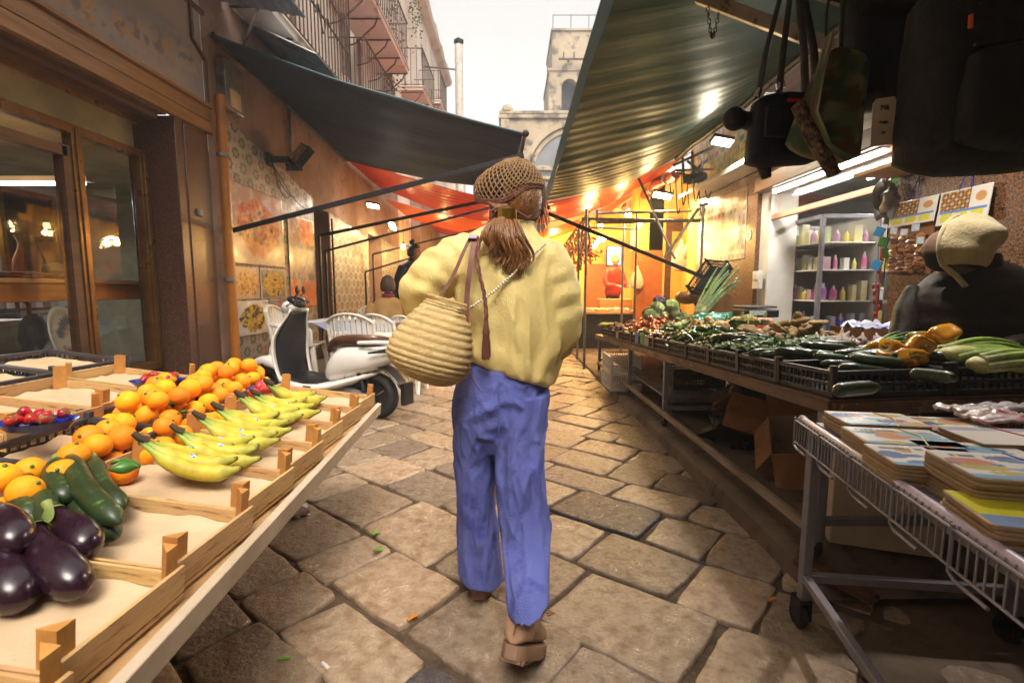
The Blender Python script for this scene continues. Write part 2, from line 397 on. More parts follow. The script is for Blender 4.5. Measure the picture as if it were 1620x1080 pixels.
# raised pavement on the right with its dirty kerb
def kx(y): return 1.20 - (y-2)*.008
def pz(y): return max(.02, .11 - (y-2)*.012)
b = B(); ys = [1.75 + i*.25 for i in range(60)]
rings = []
for i, y in enumerate(ys):
    j = .012*mn.noise(V(y*3, 0, 0)); z = pz(y)
    if y < 2.1: z *= sm(1.6, 2.1, y)
    rings.append([V(kx(y)+j-.02, y, -.03), V(kx(y)+j, y, z*.8), V(kx(y)+j+.03, y, z), V(kx(y)+.22, y, z+.003), V(kx(y)+.24, y, z+.006), V(2.82, y, z+.006)])
b.rings(rings, closed=False)
struct(b, 'pavement', M['concrete'])
b = B(); b.sheet(lambda s, t: V(1.12+1.72*s, .2+1.62*t, .004+.012*mn.noise(V(s*7, t*7, 0))+.05*sm(.55, 1, s)), 40, 40)
struct(b, 'rough_ground', M['concrete'])
b = B(); b.sheet(lambda s, t: V(2.8+5*s, 1+9*t, .135), 4, 4); struct(b, 'shop_floor', mat('pale shop floor', '#9a9283', '#857c6e', rough=.35, scale=3))
# litter between the stones
def litter(px, py, col, name, label, kind):
    p = G(px, py, .012); b = B()
    if kind == 'leaf':
        a = rnd.random()*6; s = .022
        b.sheet(lambda u, w: p + rotm(0, 0, a) @ V((u-.5)*s*2.2, (w-.5)*s*2*math.sin(PI*min(.95, max(.05, u))), .008*math.sin(u*5+w*3)), 5, 4)
    else:
        pts = [p + V(.02*k*math.cos(py), .02*k*math.sin(py), .003*k*(2-k)) for k in range(3)]; b.tube(pts, .006, 6)
    tag(b.build(name, col, solid=.002 if kind == 'leaf' else 0), label, 'litter')
lg = mat('trodden green leaf', '#7d9a3a', '#5f7f2c', rough=.6); lo = mat('orange peel', '#c77a22', None, rough=.6); lw = mat('white paper scrap', '#c9c2b8', None, rough=.8)
litter(595, 842, lg, 'leaf_scrap', 'pale green leaf scrap lying mid-street on the stones left of the woman', 'leaf')
litter(598, 869, lg, 'leaf_scrap', 'tiny green leaf scrap just below the pale one on the stones', 'leaf')
litter(460, 1040, lg, 'leaf_scrap', 'green vegetable stalk scrap in the joint at the bottom of the street', 'stalk')
litter(440, 820, lg, 'leaf_scrap', 'dark green leaf scrap beside the produce stall leg', 'leaf')
litter(645, 981, lo, 'peel_scrap', 'orange peel scrap in the joint before the pitted stone', 'stalk')
litter(520, 1058, lw, 'paper_scrap', 'small white paper scrap in a joint near the bottom edge', 'stalk')
litter(1228, 946, lo, 'cigarette_butt', 'cigarette butt on the stones beside the castor of the book table', 'stalk')
# ------------------------------------------------------------------ left side: antique shop front
XL = -3.1
def wall_open(b, x, y0, y1, z0, z1, ops, depth=.25, side=1, zfun=None):
    """front face at x (normal +x when side=1) with real openings (y0,y1,z0,z1) and their reveals"""
    ys = sorted(set([y0, y1] + [o[0] for o in ops] + [o[1] for o in ops])); zs = sorted(set([z0, z1] + [o[2] for o in ops] + [o[3] for o in ops]))
    for i in range(len(ys)-1):
        for k in range(len(zs)-1):
            cy, cz = (ys[i]+ys[i+1])/2, (zs[k]+zs[k+1])/2
            if any(o[0] < cy < o[1] and o[2] < cz < o[3] for o in ops): continue
            b.quad((x, ys[i], zs[k]), (x, ys[i+1], zs[k]), (x, ys[i+1], zs[k+1]), (x, ys[i], zs[k+1]))
    for o in ops:
        xi = x - depth*side
        a, c, d, e = o
        b.quad((x,a,d),(xi,a,d),(xi,a,e),(x,a,e)); b.quad((x,c,d),(xi,c,d),(xi,c,e),(x,c,e))
        b.quad((x,a,d),(x,c,d),(xi,c,d),(xi,a,d)); b.quad((x,a,e),(x,c,e),(xi,c,e),(xi,a,e))
    return b
shop = thing('shop_front', 'bronze framed antique shop front with brown wooden fascia and granite pilaster', 'shop front', (XL, 3, 0))
b = B()
b.bx(XL-.02, XL+.04, .2, 5.16, 2.79, 2.90); b.bx(XL-.02, XL+.03, .2, 5.16, 2.912, 3.035); b.bx(XL-.02, XL+.06, .2, 5.17, 3.04, 3.07)
b.build('fascia', M['goldwood'], shop, bevel=.004)
def signc(s, t):
    y = .2+4.9*s; z = 3.09+.85*t
    c = (.27, .215, .19)
    n = fbm(y*1.6, z*3, 1); c = lerp(c, (.21, .19, .185), sm(-.2, .4, n))
    band = math.exp(-((z-3.42-.16*math.sin(y*1.3))/.13)**2)
    n2 = fbm(y*7, z*9, 5)
    c = lerp(c, (.33, .19, .085), band*sm(-.05, .25, n2)*.9); c = lerp(c, (.12, .10, .10), band*sm(.12, .35, fbm(y*11, z*11, 9))*.8)
    c = lerp(c, (.36, .21, .06), math.exp(-((y-3.7)/.22)**2-((z-3.72)/.12)**2)*sm(-.2, .3, n2+.2))
    return c
painted('sign_panel', signc, (XL+.005, .2, 3.09), (0, 4.9, 0), (0, 0, .85), 240, 50, shop, M['attrmatte'])
b = B(); b.bx(XL, XL+.03, .2, 5.15, 3.925, 3.97); b.beam((XL+.015, 5.13, 3.07), (XL+.015, 5.13, 3.5), .03, .03); b.beam((XL+.015, 5.13, 3.5), (XL+.015, 4.95, 3.62), .03, .03); b.beam((XL+.015, 4.95, 3.62), (XL+.015, 4.95, 3.93), .03, .03)
b.build('sign_moulding', M['brownwood'], shop)
b = B(); b.bx(XL-.5, XL-.02, .2, 4.56, 2.78, 2.9); b.bx(XL-.30, XL-.1, .2, 4.56, 2.74, 2.80); b.build('soffit', M['brownwood'], shop)
b = B(); b.bx(XL-.45, XL, 4.63, 5.12, 0, 2.8); b.bx(XL-.2, XL+.012, 4.74, 4.76, 0, 2.79)
b.build('pilaster', M['granite'], shop, bevel=.006)
b = B(); b.bx(XL-.42, XL-.28, .2, 4.5, 0, .47); b.build('base_panel', M['granite'], shop)
FX = XL-.30
b = B()
for y, w in ((3.88, .09), (4.57, .10), (2.1, .09), (.6, .09)):
    b.bx(FX-.04, FX+.04, y-w/2, y+w/2, .47, 2.45); b.bx(FX+.038, FX+.052, y-w/6, y+w/6, .5, 2.45)
b.bx(FX-.04, FX+.042, .2, 4.56, .47, .54); b.bx(FX-.04, FX+.042, .2, 4.56, 2.40, 2.47); b.bx(FX-.03, FX+.03, .2, 4.56, 2.70, 2.78)
b.build('window_frame', M['brass'], shop, bevel=.004)
b = B(); b.bx(FX-.05, FX+.028, 3.76, 3.83, .54, 2.3); b.bx(FX-.05, FX+.028, 2.15, 3.80, 2.22, 2.29); b.build('door_leaf_frame', M['brownwood'], shop)
M['cream'] = mat('dull cream panel', '#8d7f58', '#6d6144', rough=.6, scale=2)
b = B(); b.bx(FX-.02, FX+.01, .2, 4.50, 2.47, 2.70); b.build('transom_panel', M['cream'], shop)
for y0, y1 in ((3.93, 4.52), (2.14, 3.83), (.65, 2.05)):
    b = B(); b.quad((FX, y0, .54), (FX, y1, .54), (FX, y1, 2.40), (FX, y0, 2.40)); b.build('window_pane', M['glass'], shop)
b = B(); b.bx(XL-.14, XL+.03, 4.86, 4.92, 1.93, 2.0); b.build('door_bell', M['steel'], shop, bevel=.01)
b = B(); M['interior'] = mat('shop interior wall', '#8f8468', '#6f6650', rough=.8, scale=2)
b.quad((-9, 9, 0), (-9, .2, 0), (-9, .2, 2.75), (-9, 9, 2.75)); b.quad((-9, 9, 0), (XL-.3, 9, 0), (XL-.3, 9, 2.75), (-9, 9, 2.75)); b.quad((-9, .2, 0), (XL-.3, .2, 0), (XL-.3, .2, 2.75), (-9, .2, 2.75))
b.quad((-9, .2, 2.75), (XL-.3, .2, 2.75), (XL-.3, 9, 2.75), (-9, 9, 2.75)); b.quad((XL-.46, 5.1, 0), (XL-.46, 9, 0), (XL-.46, 9, 2.75), (XL-.46, 5.1, 2.75))
b.quad((-9, .2, .02), (XL-.45, .2, .02), (XL-.45, 9, .02), (-9, 9, .02)); b.build('interior', M['interior'], shop, smooth=False)
b = B(); b.bx(XL-1.5, XL-.36, .4, 4.6, 0, .50); b.bx(XL-1.5, XL-.47, 4.6, 5.05, 0, .499); b.build('display_platform', mat('reddish display cloth', '#5c2a20', '#42201a', rough=.8, scale=9, bump=.4), shop)
# things in the window
t = thing('display_table', 'varnished wooden table with heavy apron in the antique shop window', 'table', (-4.1, 3.6, .5))
b = B(); b.bx(-4.5, -3.62, 3.35, 4.98, 1.26, 1.30); b.build('tabletop', M['goldwood'], t, bevel=.01)
b = B(); b.bx(-4.46, -3.66, 3.39, 4.94, 1.12, 1.258); b.build('apron', mat('amber wood', '#9c5a1c', '#7c4414', rough=.35, scale=4, stretch=(1,.3,3)), t, bevel=.006)
for x, y in ((-4.42, 3.43), (-3.70, 3.43), (-4.42, 4.9), (-3.70, 4.9)):
    b = B(); b.lathe([(.025, .5), (.03, .6), (.022, .8), (.035, 1.0), (.03, 1.12)], 12, (x, y, 0)); b.build('leg', M['brownwood'], t)
clay = mat('dusty clay', '#6b5849', '#4f4138', rough=.75, scale=5, bump=.2); bone = mat('bone ceramic', '#8d7f6a', '#75685a', rough=.6, scale=4)
def vpt(px, py, x): return W(px, py, x)
v0 = vpt(48, 422, -4.15)
b = B(); b.lathe([(.055,0),(.09,.02),(.115,.09),(.105,.17),(.07,.26),(.062,.31),(.085,.37),(.08,.372),(.055,.31)], 28, (v0.x, v0.y, 1.30)); tag(b.build('vase', clay), 'grey brown flared vase standing at the left end of the display table', 'vase')
b = B(); v1 = vpt(88, 424, -4.0); b.ell((v1.x, v1.y, 1.375), (.11, .11, .075)); b.rings([[V(v1.x+.13*math.cos(a)*s-.02, v1.y+.09*math.cos(a)*s, 1.40+z+.09*math.sin(a)*s) for a in [PI*k/3+.3 for k in range(6)]] for s, z in ((.5, .02), (1.25, .09), (1.1, .14), (.3, .16))])
tag(b.build('ceramic_ornament', bone, ang=30), 'pale angular ceramic ornament beside the vase on the display table', 'ornament')
b = B(); b.ell((-3.95, 3.9, 1.32), (.25, .36, .035), nu=24, jit=.5); tag(b.build('draped_cloth', mat('burgundy cloth', '#3a1712', None, rough=.9, bump=.4)), 'dark crumpled cloth lying under the vases on the display table', 'cloth')
# oval plate with painted fish
def platec(s, t):
    r = math.hypot((s-.5)*2, (t-.5)*2); c = (.40, .35, .28)
    if r > .86: c = (.46, .42, .35)
    for cx, cy, rx, ry, a, cc in ((.55, .70, .30, .10, .5, (.09, .09, .13)), (.58, .64, .2, .05, .45, (.35, .2, .15)), (.52, .28, .25, .09, -.5, (.28, .12, .12)), (.50, .29, .12, .04, -.5, (.15, .08, .1))):
        dx, dy = s-cx, t-cy; u = dx*math.cos(a)+dy*math.sin(a); w = -dx*math.sin(a)+dy*math.cos(a)
        if (u/rx)**2+(w/ry)**2 < 1+.5*fbm(s*9, t*9): c = cc
    return c
pc = V(-3.66, 3.96, .80); b = B(); cols = []; rs = []
uu = V(-.15, .97, 0).normalized()*.20; vv = V(-.28, 0, .96)*.29; ww = V(1, 0, .3)
for i in range(13):
    rr_ = i/12; ring = []
    for k in range(40):
        a = 2*PI*k/40; s_ = rr_*math.cos(a); t_ = rr_*math.sin(a); ring.append(pc + uu*s_ + vv*t_ + ww*(.03*sm(.7, 1, rr_))); cols.append(platec(.5+s_/2, .5+t_/2))
    rs.append(ring)
b.rings(rs, cap0=False, cap1=False)
tag(b.build('oval_plate', M['attrgloss'], colors=cols, solid=.012), 'large oval plate with painted fish leaning in the shop window', 'plate')
# dark boot shaped stand, frame, papers, books
b = B(); q = vpt(55, 575, -3.9); b.rings([[V(q.x+rx*math.cos(a)+dx, q.y+ry*math.sin(a), z) for a in [2*PI*k/14 for k in range(14)]] for rx, ry, dx, z in ((.16,.14,0,.505),(.15,.12,0,.55),(.07,.07,-.02,.6),(.07,.06,0,.75),(.11,.09,.02,.82),(.08,.08,.02,.95),(.03,.03,.02,1.02))]); b.tube([V(q.x, q.y, 1.0), V(q.x, q.y, 1.1), V(q.x, q.y-.05, 1.14), V(q.x, q.y-.1, 1.12)], .014, 8)
tag(b.build('umbrella_stand', M['darksteel']), 'black umbrella stand with a curved handle under the display table', 'umbrella stand')
b = B()
for k in range(26): b.box((-4.9+rnd.uniform(-.03,.03), 4.05+rnd.uniform(-.03,.03), .55+k*.036), (.3+rnd.uniform(-.03,.03), .42+rnd.uniform(-.05,.05), .03), rotm(0, 0, rnd.uniform(-.15,.15)))
tag(b.build('paper_pile', mat('old papers', '#9c9078', '#7d735f', rough=.9, scale=8, stretch=(1,1,9))), 'tall pile of yellowed papers behind the display table', 'papers', kind='thing')
bk = thing('bookcase', 'dark bookcase full of books at the left inside the shop', 'bookcase', (-6.5, 5, 0))
b = B(); b.bx(-6.8, -6.4, 4.2, 7.4, 0, .06)
for z in (.06, .5, .95, 1.4, 1.85): b.bx(-6.8, -6.42, 4.2, 7.4, z-.02, z+.02)
for y in (4.2, 5.25, 6.3, 7.4): b.bx(-6.8, -6.42, y-.02, y+.02, 0, 1.9)
b.build('case', M['darksteel'], bk)
b = B(); cols = []; r_ = random.Random(3)
for z in (.52, .97, 1.42, .08):
    y = 4.23
    while y < 7.35:
        w = r_.uniform(.025, .05); h = r_.uniform(.25, .36); n0 = len(b.v); b.bx(-6.72, -6.44, y, y+w*.92, z, z+h)
        c = r_.choice([(.30,.28,.23),(.12,.14,.17),(.33,.3,.25),(.09,.08,.08),(.2,.1,.07),(.23,.24,.13),(.28,.27,.26)]); cols += [c]*8; y += w
b.build('books', M['attr'], bk, colors=cols, smooth=False)
for k, (y, x, l) in enumerate(((5.2, -6.2, 3.0), (5.9, -7.4, 2.6))):
    lt = thing('tube_light', ['long white tube light hanging nearest inside the antique shop', 'white tube light hanging further back inside the antique shop'][k], 'light', (x, y, 2.3))
    b = B(); b.bx(x-l*.6, x+l*.6, y-.05, y+.05, 2.33, 2.38); b.build('housing', M['whiteplastic'], lt)
    b = B(); b.tube([(x-l*.58, y, 2.31), (x+l*.58, y, 2.31)], .018, 8); b.build('tube', emat('cool tube glow', '#dfeaf5', 3), lt)
    light('tube_lamp', 'AREA', (x, y, 2.28), 90, (.85,.93,1), l, (x, y, 0), lt, .1)
fr = thing('picture_frame', 'gilt picture frame standing behind the right shop pane', 'frame', (-4.5, 4.75, 1.3))
b = B()
for a_, c_ in (((-4.5,4.35,1.33),(-4.5,4.35,2.1)), ((-4.5,4.85,1.33),(-4.5,4.85,2.1)), ((-4.5,4.35,1.33),(-4.5,4.85,1.33)), ((-4.5,4.35,2.1),(-4.5,4.85,2.1))): b.beam(a_, c_, .04, .04)
b.build('frame', mat('old gilt', '#a5842f', '#6e5518', rough=.35, metal=.7), fr)
b = B(); b.bx(-4.53, -4.51, 4.36, 4.84, 1.34, 2.1); b.build('canvas', mat('dim painting', '#4d3a2a', '#2d3232', rough=.6, scale=6), fr)
for k in range(3):
    p = V(-5.0, 4.2+k*.28, 1.72-k*.03); lt = thing('table_lamp', ['small warm bulb lamp nearest the brass mullion inside the shop', 'small warm bulb lamp in the middle inside the shop', 'small warm bulb lamp nearest the gilt frame inside the shop'][k], 'lamp', p)
    b = B(); b.lathe([(.05, -.42), (.05, -.4), (.008, -.39), (.008, -.03)], 12, p); b.build('stem', M['brass'], lt)
    b = B(); b.ell(p, .022); b.build('bulb', emat('warm bulb glow', '#ffb060', 9), lt)
    light('bulb_lamp', 'POINT', p+V(0, 0, .05), 14, (1, .6, .28), .03, None, lt)
b = B(); b.bx(-4.7, -4.3, 3.95, 4.4, .5, .95); b.bx(-4.66, -4.296, 4.0, 4.35, .55, .9); tag(b.build('carved_panel', bone, bevel=.01), 'pale carved panel standing low behind the right shop pane', 'panel')
b = B(); b.lathe([(.06,0),(.08,.03),(.11,.15),(.08,.27),(.05,.33),(.06,.36)], 20, (-3.85, 4.25, .5)); tag(b.build('floral_jug', mat('rose china', '#8c8a80', '#8a4f4a', rough=.3, scale=9, stops=(.5,.55))), 'flowered china jug on the floor of the right shop window', 'jug')

# ------------------------------------------------------------------ tiled wall stretch, pipe, posters
XW = XL
tw = thing('left_wall', 'stained plaster wall covered with blue and yellow tile pattern sheet', 'wall', (XW, 7, 0))
b = B(); wall_open(b, XW, 5.12, 15, -.03, 4.3, [(7.72, 8.35, .05, 2.5), (10.6, 11.6, .05, 2.4)], .5); b.build('wall', M['plaster'], tw, smooth=False)
b = B(); b.bx(XW-.52, XW-.48, 7.6, 8.5, 0, 2.6); b.bx(XW-.52, XW-.48, 10.4, 11.8, 0, 2.6); b.build('door', M['brownwood'], tw)
def tilec(y, z):
    u = y/.28; w = z/.14
    row = math.floor(w); uu = u + (.5 if row % 2 else 0)
    fu = uu-math.floor(uu)-.5; fw = w-row-.5
    base = (.30, .265, .235)
    n = fbm(y*2, z*2, 4); base = lerp(base, (.21, .18, .16), sm(-.1, .5, n))
    du = fu*.28; dw = fw*.14; r = math.hypot(du/.19, dw/.165); a = math.atan2(dw, du)
    pet = .36 + .06*math.cos(8*a)
    c = base
    if r < pet: c = (.03, .06, .085) if r > .22+.04*math.cos(8*a+1) else (.12, .17, .13)
    if r < .17+.05*math.cos(4*a): c = (.28, .19, .03)
    if r < .06: c = (.16, .2, .16)
    e = abs(fu)
    if e > .42 and abs(fw) < .2 and abs(abs(fw)-.1) < .07: c = (.28, .05, .05)
    if r > .42 and e < .06: c = (.3, .22, .12)
    return c
def sheet_fn(y0, y1, z0, ztop):
    def fn(s, t):
        y = y0+(y1-y0)*s; z = z0+(ztop-z0)*t; return tilec(y, z)
    return fn
def tilesheet(name, y0, y1, z0, zt0, zt1, x, label=None, nu=230, nv=200):
    b = B(); cols = []
    def fn(s, t):
        y = y0+(y1-y0)*s; top = zt0+(zt1-zt0)*s + .03*fbm(y*3, 0, 2); z = z0+(top-z0)*t; cols.append(tilec(y, z)); return V(x+.004*mn.noise(V(y*4, z*4, 0))+.006, y, z)
    b.sheet(fn, nu, nv); return b.build(name, M['attr'], tw, colors=cols, ang=180, label=label)
tilesheet('tile_sheet', 5.3, 7.7, .30, 3.08, 2.62, XW+.004, 'blue flowered tile pattern sheet behind the food posters')
tilesheet('tile_sheet', 8.37, 10.55, .25, 2.5, 2.3, XW+.004, 'flowered tile pattern sheet beyond the dark doorway', 170, 150)
tilesheet('tile_sheet', 11.62, 14.9, .25, 2.4, 2.2, XW+.004, 'flowered tile pattern sheet deepest down the left wall', 170, 100)
b = B(); b.bx(XW, XW+.02, 5.3, 7.9, .1, .30); b.build('skirting', M['darksteel'], tw)
# roadside terrace the cafe stands on
b = B(); b.bx(XW+.01, XW+.75, 5.75, 12.5, -.02, .10); tag(b.build('terrace_platform', mat('dark boards', '#2b2320', '#3c302a', rough=.7, scale=3, stretch=(.3,3,1)), bevel=.01), kind='structure')
def poster(name, label, y0, y1, z0, z1, fn, x=XW+.02, nu=70, nv=60):
    p = painted(name, fn, (x, y0, z0), (0, y1-y0, 0), (0, 0, z1-z0), nu, nv, None, M['attrgloss'])
    md = p.modifiers.new('s', 'SOLIDIFY'); md.thickness = .006; md.offset = 1
    return tag(p, label, 'poster', 'food posters on the tiled wall')
def strands(s, t, seed, base, cols_, cx=.5, cy=.5, rx=.4, ry=.35, fr=16, plate=None):
    r = ((s-cx)/rx)**2+((t-cy)/ry)**2
    r += .35*fbm(s*5, t*5, seed)
    if r > 1:
        if plate and ((s-cx)/(rx*1.2))**2+((t-cy)/(ry*1.25))**2 < 1: return plate
        return base
    n = fbm(s*fr+2*fbm(s*4, t*4, seed), t*fr*.55, seed+2, 3); m = fbm(s*7, t*7, seed+7, 3)
    c = lerp(cols_[0], cols_[1], sm(-.25, .3, n)); c = lerp(c, cols_[2], sm(.1, .4, m)); return lerp(c, cols_[3], sm(.15, .45, -m))
O_ = [(.48,.11,.03), (.60,.28,.05), (.30,.04,.02), (.07,.02,.015)]
Y_ = [(.50,.30,.03), (.62,.42,.08), (.26,.14,.02), (.05,.04,.02)]
BR = [(.30,.17,.11), (.40,.27,.19), (.18,.08,.06), (.08,.05,.05)]
poster('food_poster', 'poster of orange prawns and noodles, topmost and largest on the tiled wall', 5.42, 6.62, 1.50, 2.40, lambda s, t: strands(s, t, 1, (.42,.30,.24), O_, .48, .5, .40, .38))
poster('food_poster', 'poster of golden fried food under the strut, leftmost of its row', 5.42, 5.93, 1.10, 1.47, lambda s, t: strands(s, t, 12, (.40,.28,.2), [(.6,.34,.08),(.5,.25,.07),(.28,.13,.07),(.15,.07,.04)], .5, .5, .48, .42))
poster('food_poster', 'poster of a yellow pasta heap beside the golden fried food poster', 5.96, 6.62, 1.10, 1.47, lambda s, t: (.48,.43,.36) if min(s,1-s) < .03 or min(t,1-t) < .03 else strands(s, t, 21, (.20,.15,.13), Y_, .5, .5, .42, .42))
def mussel(s, t):
    c = strands(s, t, 31, (.47,.43,.38), Y_, .5, .5, .42, .40, 14, (.55,.52,.46)); n = fbm(s*6, t*6, 40, 2)
    return (.05,.05,.07) if n > .16 and ((s-.45)/.38)**2+((t-.48)/.36)**2 < 1 else c
poster('food_poster', 'poster of mussels with spaghetti on a white plate, lowest left on the tiled wall', 5.42, 6.12, .68, 1.08, mussel)
poster('food_poster', 'poster of brown langoustines beside the mussels poster', 6.14, 6.62, .68, 1.08, lambda s, t: strands(s, t, 41, (.20,.16,.15), BR, .5, .5, .42, .5, 18))
def bigp(s, t):
    c = lerp((.28,.22,.24), (.42,.3,.24), sm(-.3, .3, fbm(s*4, t*3, 3)))
    if t > .72 and s > .45: c = lerp((.7,.18,.03), (.8,.33,.06), sm(-.2,.3,fbm(s*3,t*9,1)))
    if t < .22 + .1*abs(math.sin(s*8)) and not .42 < s < .5: c = (.58,.17,.06)
    if .3 < t < .7: c = lerp(c, (.15,.12,.15), sm(.05,.3,fbm(s*8,t*5,8)))
    return c
poster('food_poster', 'glossy poster of orange salmon slices hanging right of the other food posters', 6.76, 7.62, .96, 2.25, bigp, nu=60, nv=90)
# pipe
pp = thing('drain_pipe', 'peeling orange painted drain pipe running down the corner of the tiled wall', 'pipe', (XW+.09, 5.22, 0))
b = B(); b.tube([(XW+.09, 5.22, z) for z in (0, .6, 1.4, 2.1, 2.75, 3.2)], .048, 18); b.build('pipe', mat('orange painted pipe', '#a8691d', '#95591a', rough=.4, scale=4, c3='#b33f10', s3=5, a3=.6, bump=.1, coat=.2), pp)
for z in (.18, 1.32, 2.6):
    b = B(); b.lathe([(.06, -.02), (.066, -.02), (.066, .02), (.06, .02)], 18, (XW+.09, 5.22, z)); b.build('clamp', M['steel'], pp)
mt = thing('meter_box', 'grey meter box with a small window high on the plaster wall', 'meter box', (XW+.06, 5.45, 3.2))
b = B(); b.bx(XW, XW+.10, 5.33, 5.66, 3.12, 3.62); b.build('box', M['steel'], mt, bevel=.012)
b = B(); b.bx(XW+.10, XW+.106, 5.40, 5.6, 3.16, 3.34); b.build('window', M['paper'], mt)
b = B(); b.tube([(XW+.03, 6.9, 2.9), (XW+.03, 6.92, 3.4), (XW+.03, 6.95, 3.75)], .012, 8); b.tube([(XW+.03, 6.96, 2.9), (XW+.03, 6.98, 3.4), (XW+.03, 7.01, 3.75)], .012, 8); tag(b.build('wall_pipes', M['steel']), 'pair of thin conduit pipes on the bare plaster above the tile sheet', 'pipe')
# floodlight
fl = thing('floodlight', 'black floodlight on a wall bracket under the dark awning', 'floodlight', (-2.75, 6.6, 2.85))
fc = V(-2.72, 6.45, 2.92); rot = rotm(R(-35), R(20), R(-55))
b = B(); b.box(fc, (.42, .10, .30), rot)
b.build('housing', M['darksteel'], fl, bevel=.01)
b = B(); b.box(fc + rot @ V(0, -.054, 0), (.36, .006, .24), rot); b.build('lens', mat('dusty lamp glass', '#a08a70', '#8a7458', rough=.25), fl)
b = B(); b.beam((XW, 6.35, 2.85), (-2.85, 6.4, 2.86), .05, .08); b.beam((-2.9, 6.4, 2.78), (-2.72, 6.48, 2.80), .04, .12); b.box((XW+.02, 6.35, 2.85), (.05, .12, .16)); b.build('bracket', M['darksteel'], fl)
b = B()
for k, (yy, dz) in enumerate(((6.35, -.5), (6.42, -.3), (6.9, -.62))): b.tube([V(XW+.03, 6.35, 2.82).lerp(V(XW+.03, 6.35+(yy-6.1)*2, 2.5), t_) + V(.02, 0, dz*.4*math.sin(PI*t_)) for t_ in [i/8 for i in range(9)]], .006, 6)
b.build('cable', M['rubber'], fl)

# ------------------------------------------------------------------ upper facades
ub = thing('apartment_block', 'tall weathered ochre apartment block above the antique shop with barred balconies', 'building', (XL, 10, 4))
HT = lambda y: 8.7 if y < 13.6 else 10.6
ops = [(4.2, 5.2, 4.3, 6.3), (6.2, 7.2, 4.55, 6.7), (9.4, 10.3, 5.2, 7.2), (12.2, 13.0, 4.6, 6.4)]
b = B(); wall_open(b, XL-.01, .2, 13.4, 3.97, 8.9, ops, .22); b.quad((XL-.01, .2, 8.9), (XL-.01, 13.4, 8.9), (XL-6, 13.4, 9.1), (XL-6, .2, 9.1)); b.quad((XL-.01, 13.4, 3), (XL-.01, 13.4, 8.9), (XL-6, 13.4, 8.9), (XL-6, 13.4, 3)); b.build('wall', M['plaster_up'], ub, smooth=False)
b = B(); rs = []
for i in range(46):
    y = .2+13.25*i/45; j = .05*mn.noise(V(y*2.5, 1, 0)); rs.append([V(XL-.02, y, 8.72+j*.4), V(XL+.10+j, y, 8.76), V(XL+.20+j, y, 8.90+j), V(XL+.02, y, 8.98+j), V(XL-.02, y, 9.0)])
b.rings(rs, closed=True); b.build('cornice', M['plaster_up'], ub)
M['shutter'] = mat('grey brown shutter', '#7c6350', '#5f4a3c', rough=.7, scale=4, wave=(14, .5, 'Z', .45))
for k, o in enumerate(ops):
    b = B(); b.bx(XL-.2, XL-.16, o[0], (o[0]+o[1])/2-.005, o[2], o[3]); b.bx(XL-.2, XL-.16, (o[0]+o[1])/2+.005, o[1], o[2], o[3])
    b.build('shutter', M['shutter'], ub)
    b = B(); b.bx(XL-.01, XL+.05, o[0]-.09, o[0], o[2]-.06, o[3]+.09); b.bx(XL-.01, XL+.05, o[1], o[1]+.09, o[2]-.06, o[3]+.09); b.bx(XL-.01, XL+.09, o[0]-.12, o[1]+.12, o[3]+.09, o[3]+.18); b.build('window_surround', M['plaster'], ub)
M['rust'] = mat('rusty iron', '#5c4438', '#3d302c', rough=.8, metal=.3, scale=14, bump=.2)
def balcony(parent, y0, y1, z, x1, hr, bars=.13, m=M['rust'], rod=.011, wallx=XL, brackets=True, slab='#8a7464'):
    b = B(); b.bx(wallx, x1, y0, y1, z-.09, z); b.bx(wallx, x1+.03, y0-.03, y1+.03, z-.012, z+.02); s = b.build('balcony_slab', M['plaster_up'], parent, bevel=.01)
    if brackets:
        n = max(2, int((y1-y0)/.75))
        for k in range(n+1):
            b = B()
            y = y0+.08+(y1-y0-.16)*k/n
            b.tube([V(wallx, y, z-.6), V(wallx+.3*(x1-wallx), y, z-.55), V(x1-.12, y, z-.24), V(x1-.06, y, z-.1)], .014, 6); b.tube([V(wallx, y, z-.12), V(x1, y, z-.12)], .014, 6)
            b.build('bracket', m, s)
    b = B(); y = y0
    pts = []
    while y <= y1: pts.append((x1, y)); y += bars
    x = wallx+bars
    while x < x1: pts += [(x, y0), (x, y1)]; x += bars
    for x, y in pts: b.beam((x, y, z), (x, y, z+hr), rod*1.4, rod*1.4)
    for zz in (z+.06, z+hr):
        b.beam((x1, y0, zz), (x1, y1, zz), .03, .012); b.beam((wallx, y0, zz), (x1, y0, zz), .03, .012); b.beam((wallx, y1, zz), (x1, y1, zz), .03, .012)
    b.build('railing', m, parent)
balcony(ub, 5.6, 8.6, 4.42, -2.72, 1.9, .125)
b = B(); b.beam((-2.72, 6.9, 5.1), (-2.72, 8.55, 5.1), .02, .02); b.tube([V(-2.7, 7.1+.5*t_, 5.0+.16*math.sin(9*t_)) for t_ in [i/10 for i in range(11)]], .012, 6); b.beam((-2.72, 6.4, 5.5), (-2.72, 8.55, 5.5), .02, .02); b.build('grille_scroll', M['rust'], ub)
balcony(ub, 8.6, 11.8, 6.25, -2.4, 1.0, .14)
balcony(ub, 8.7, 10.9, 4.5, -2.5, .95, .14)
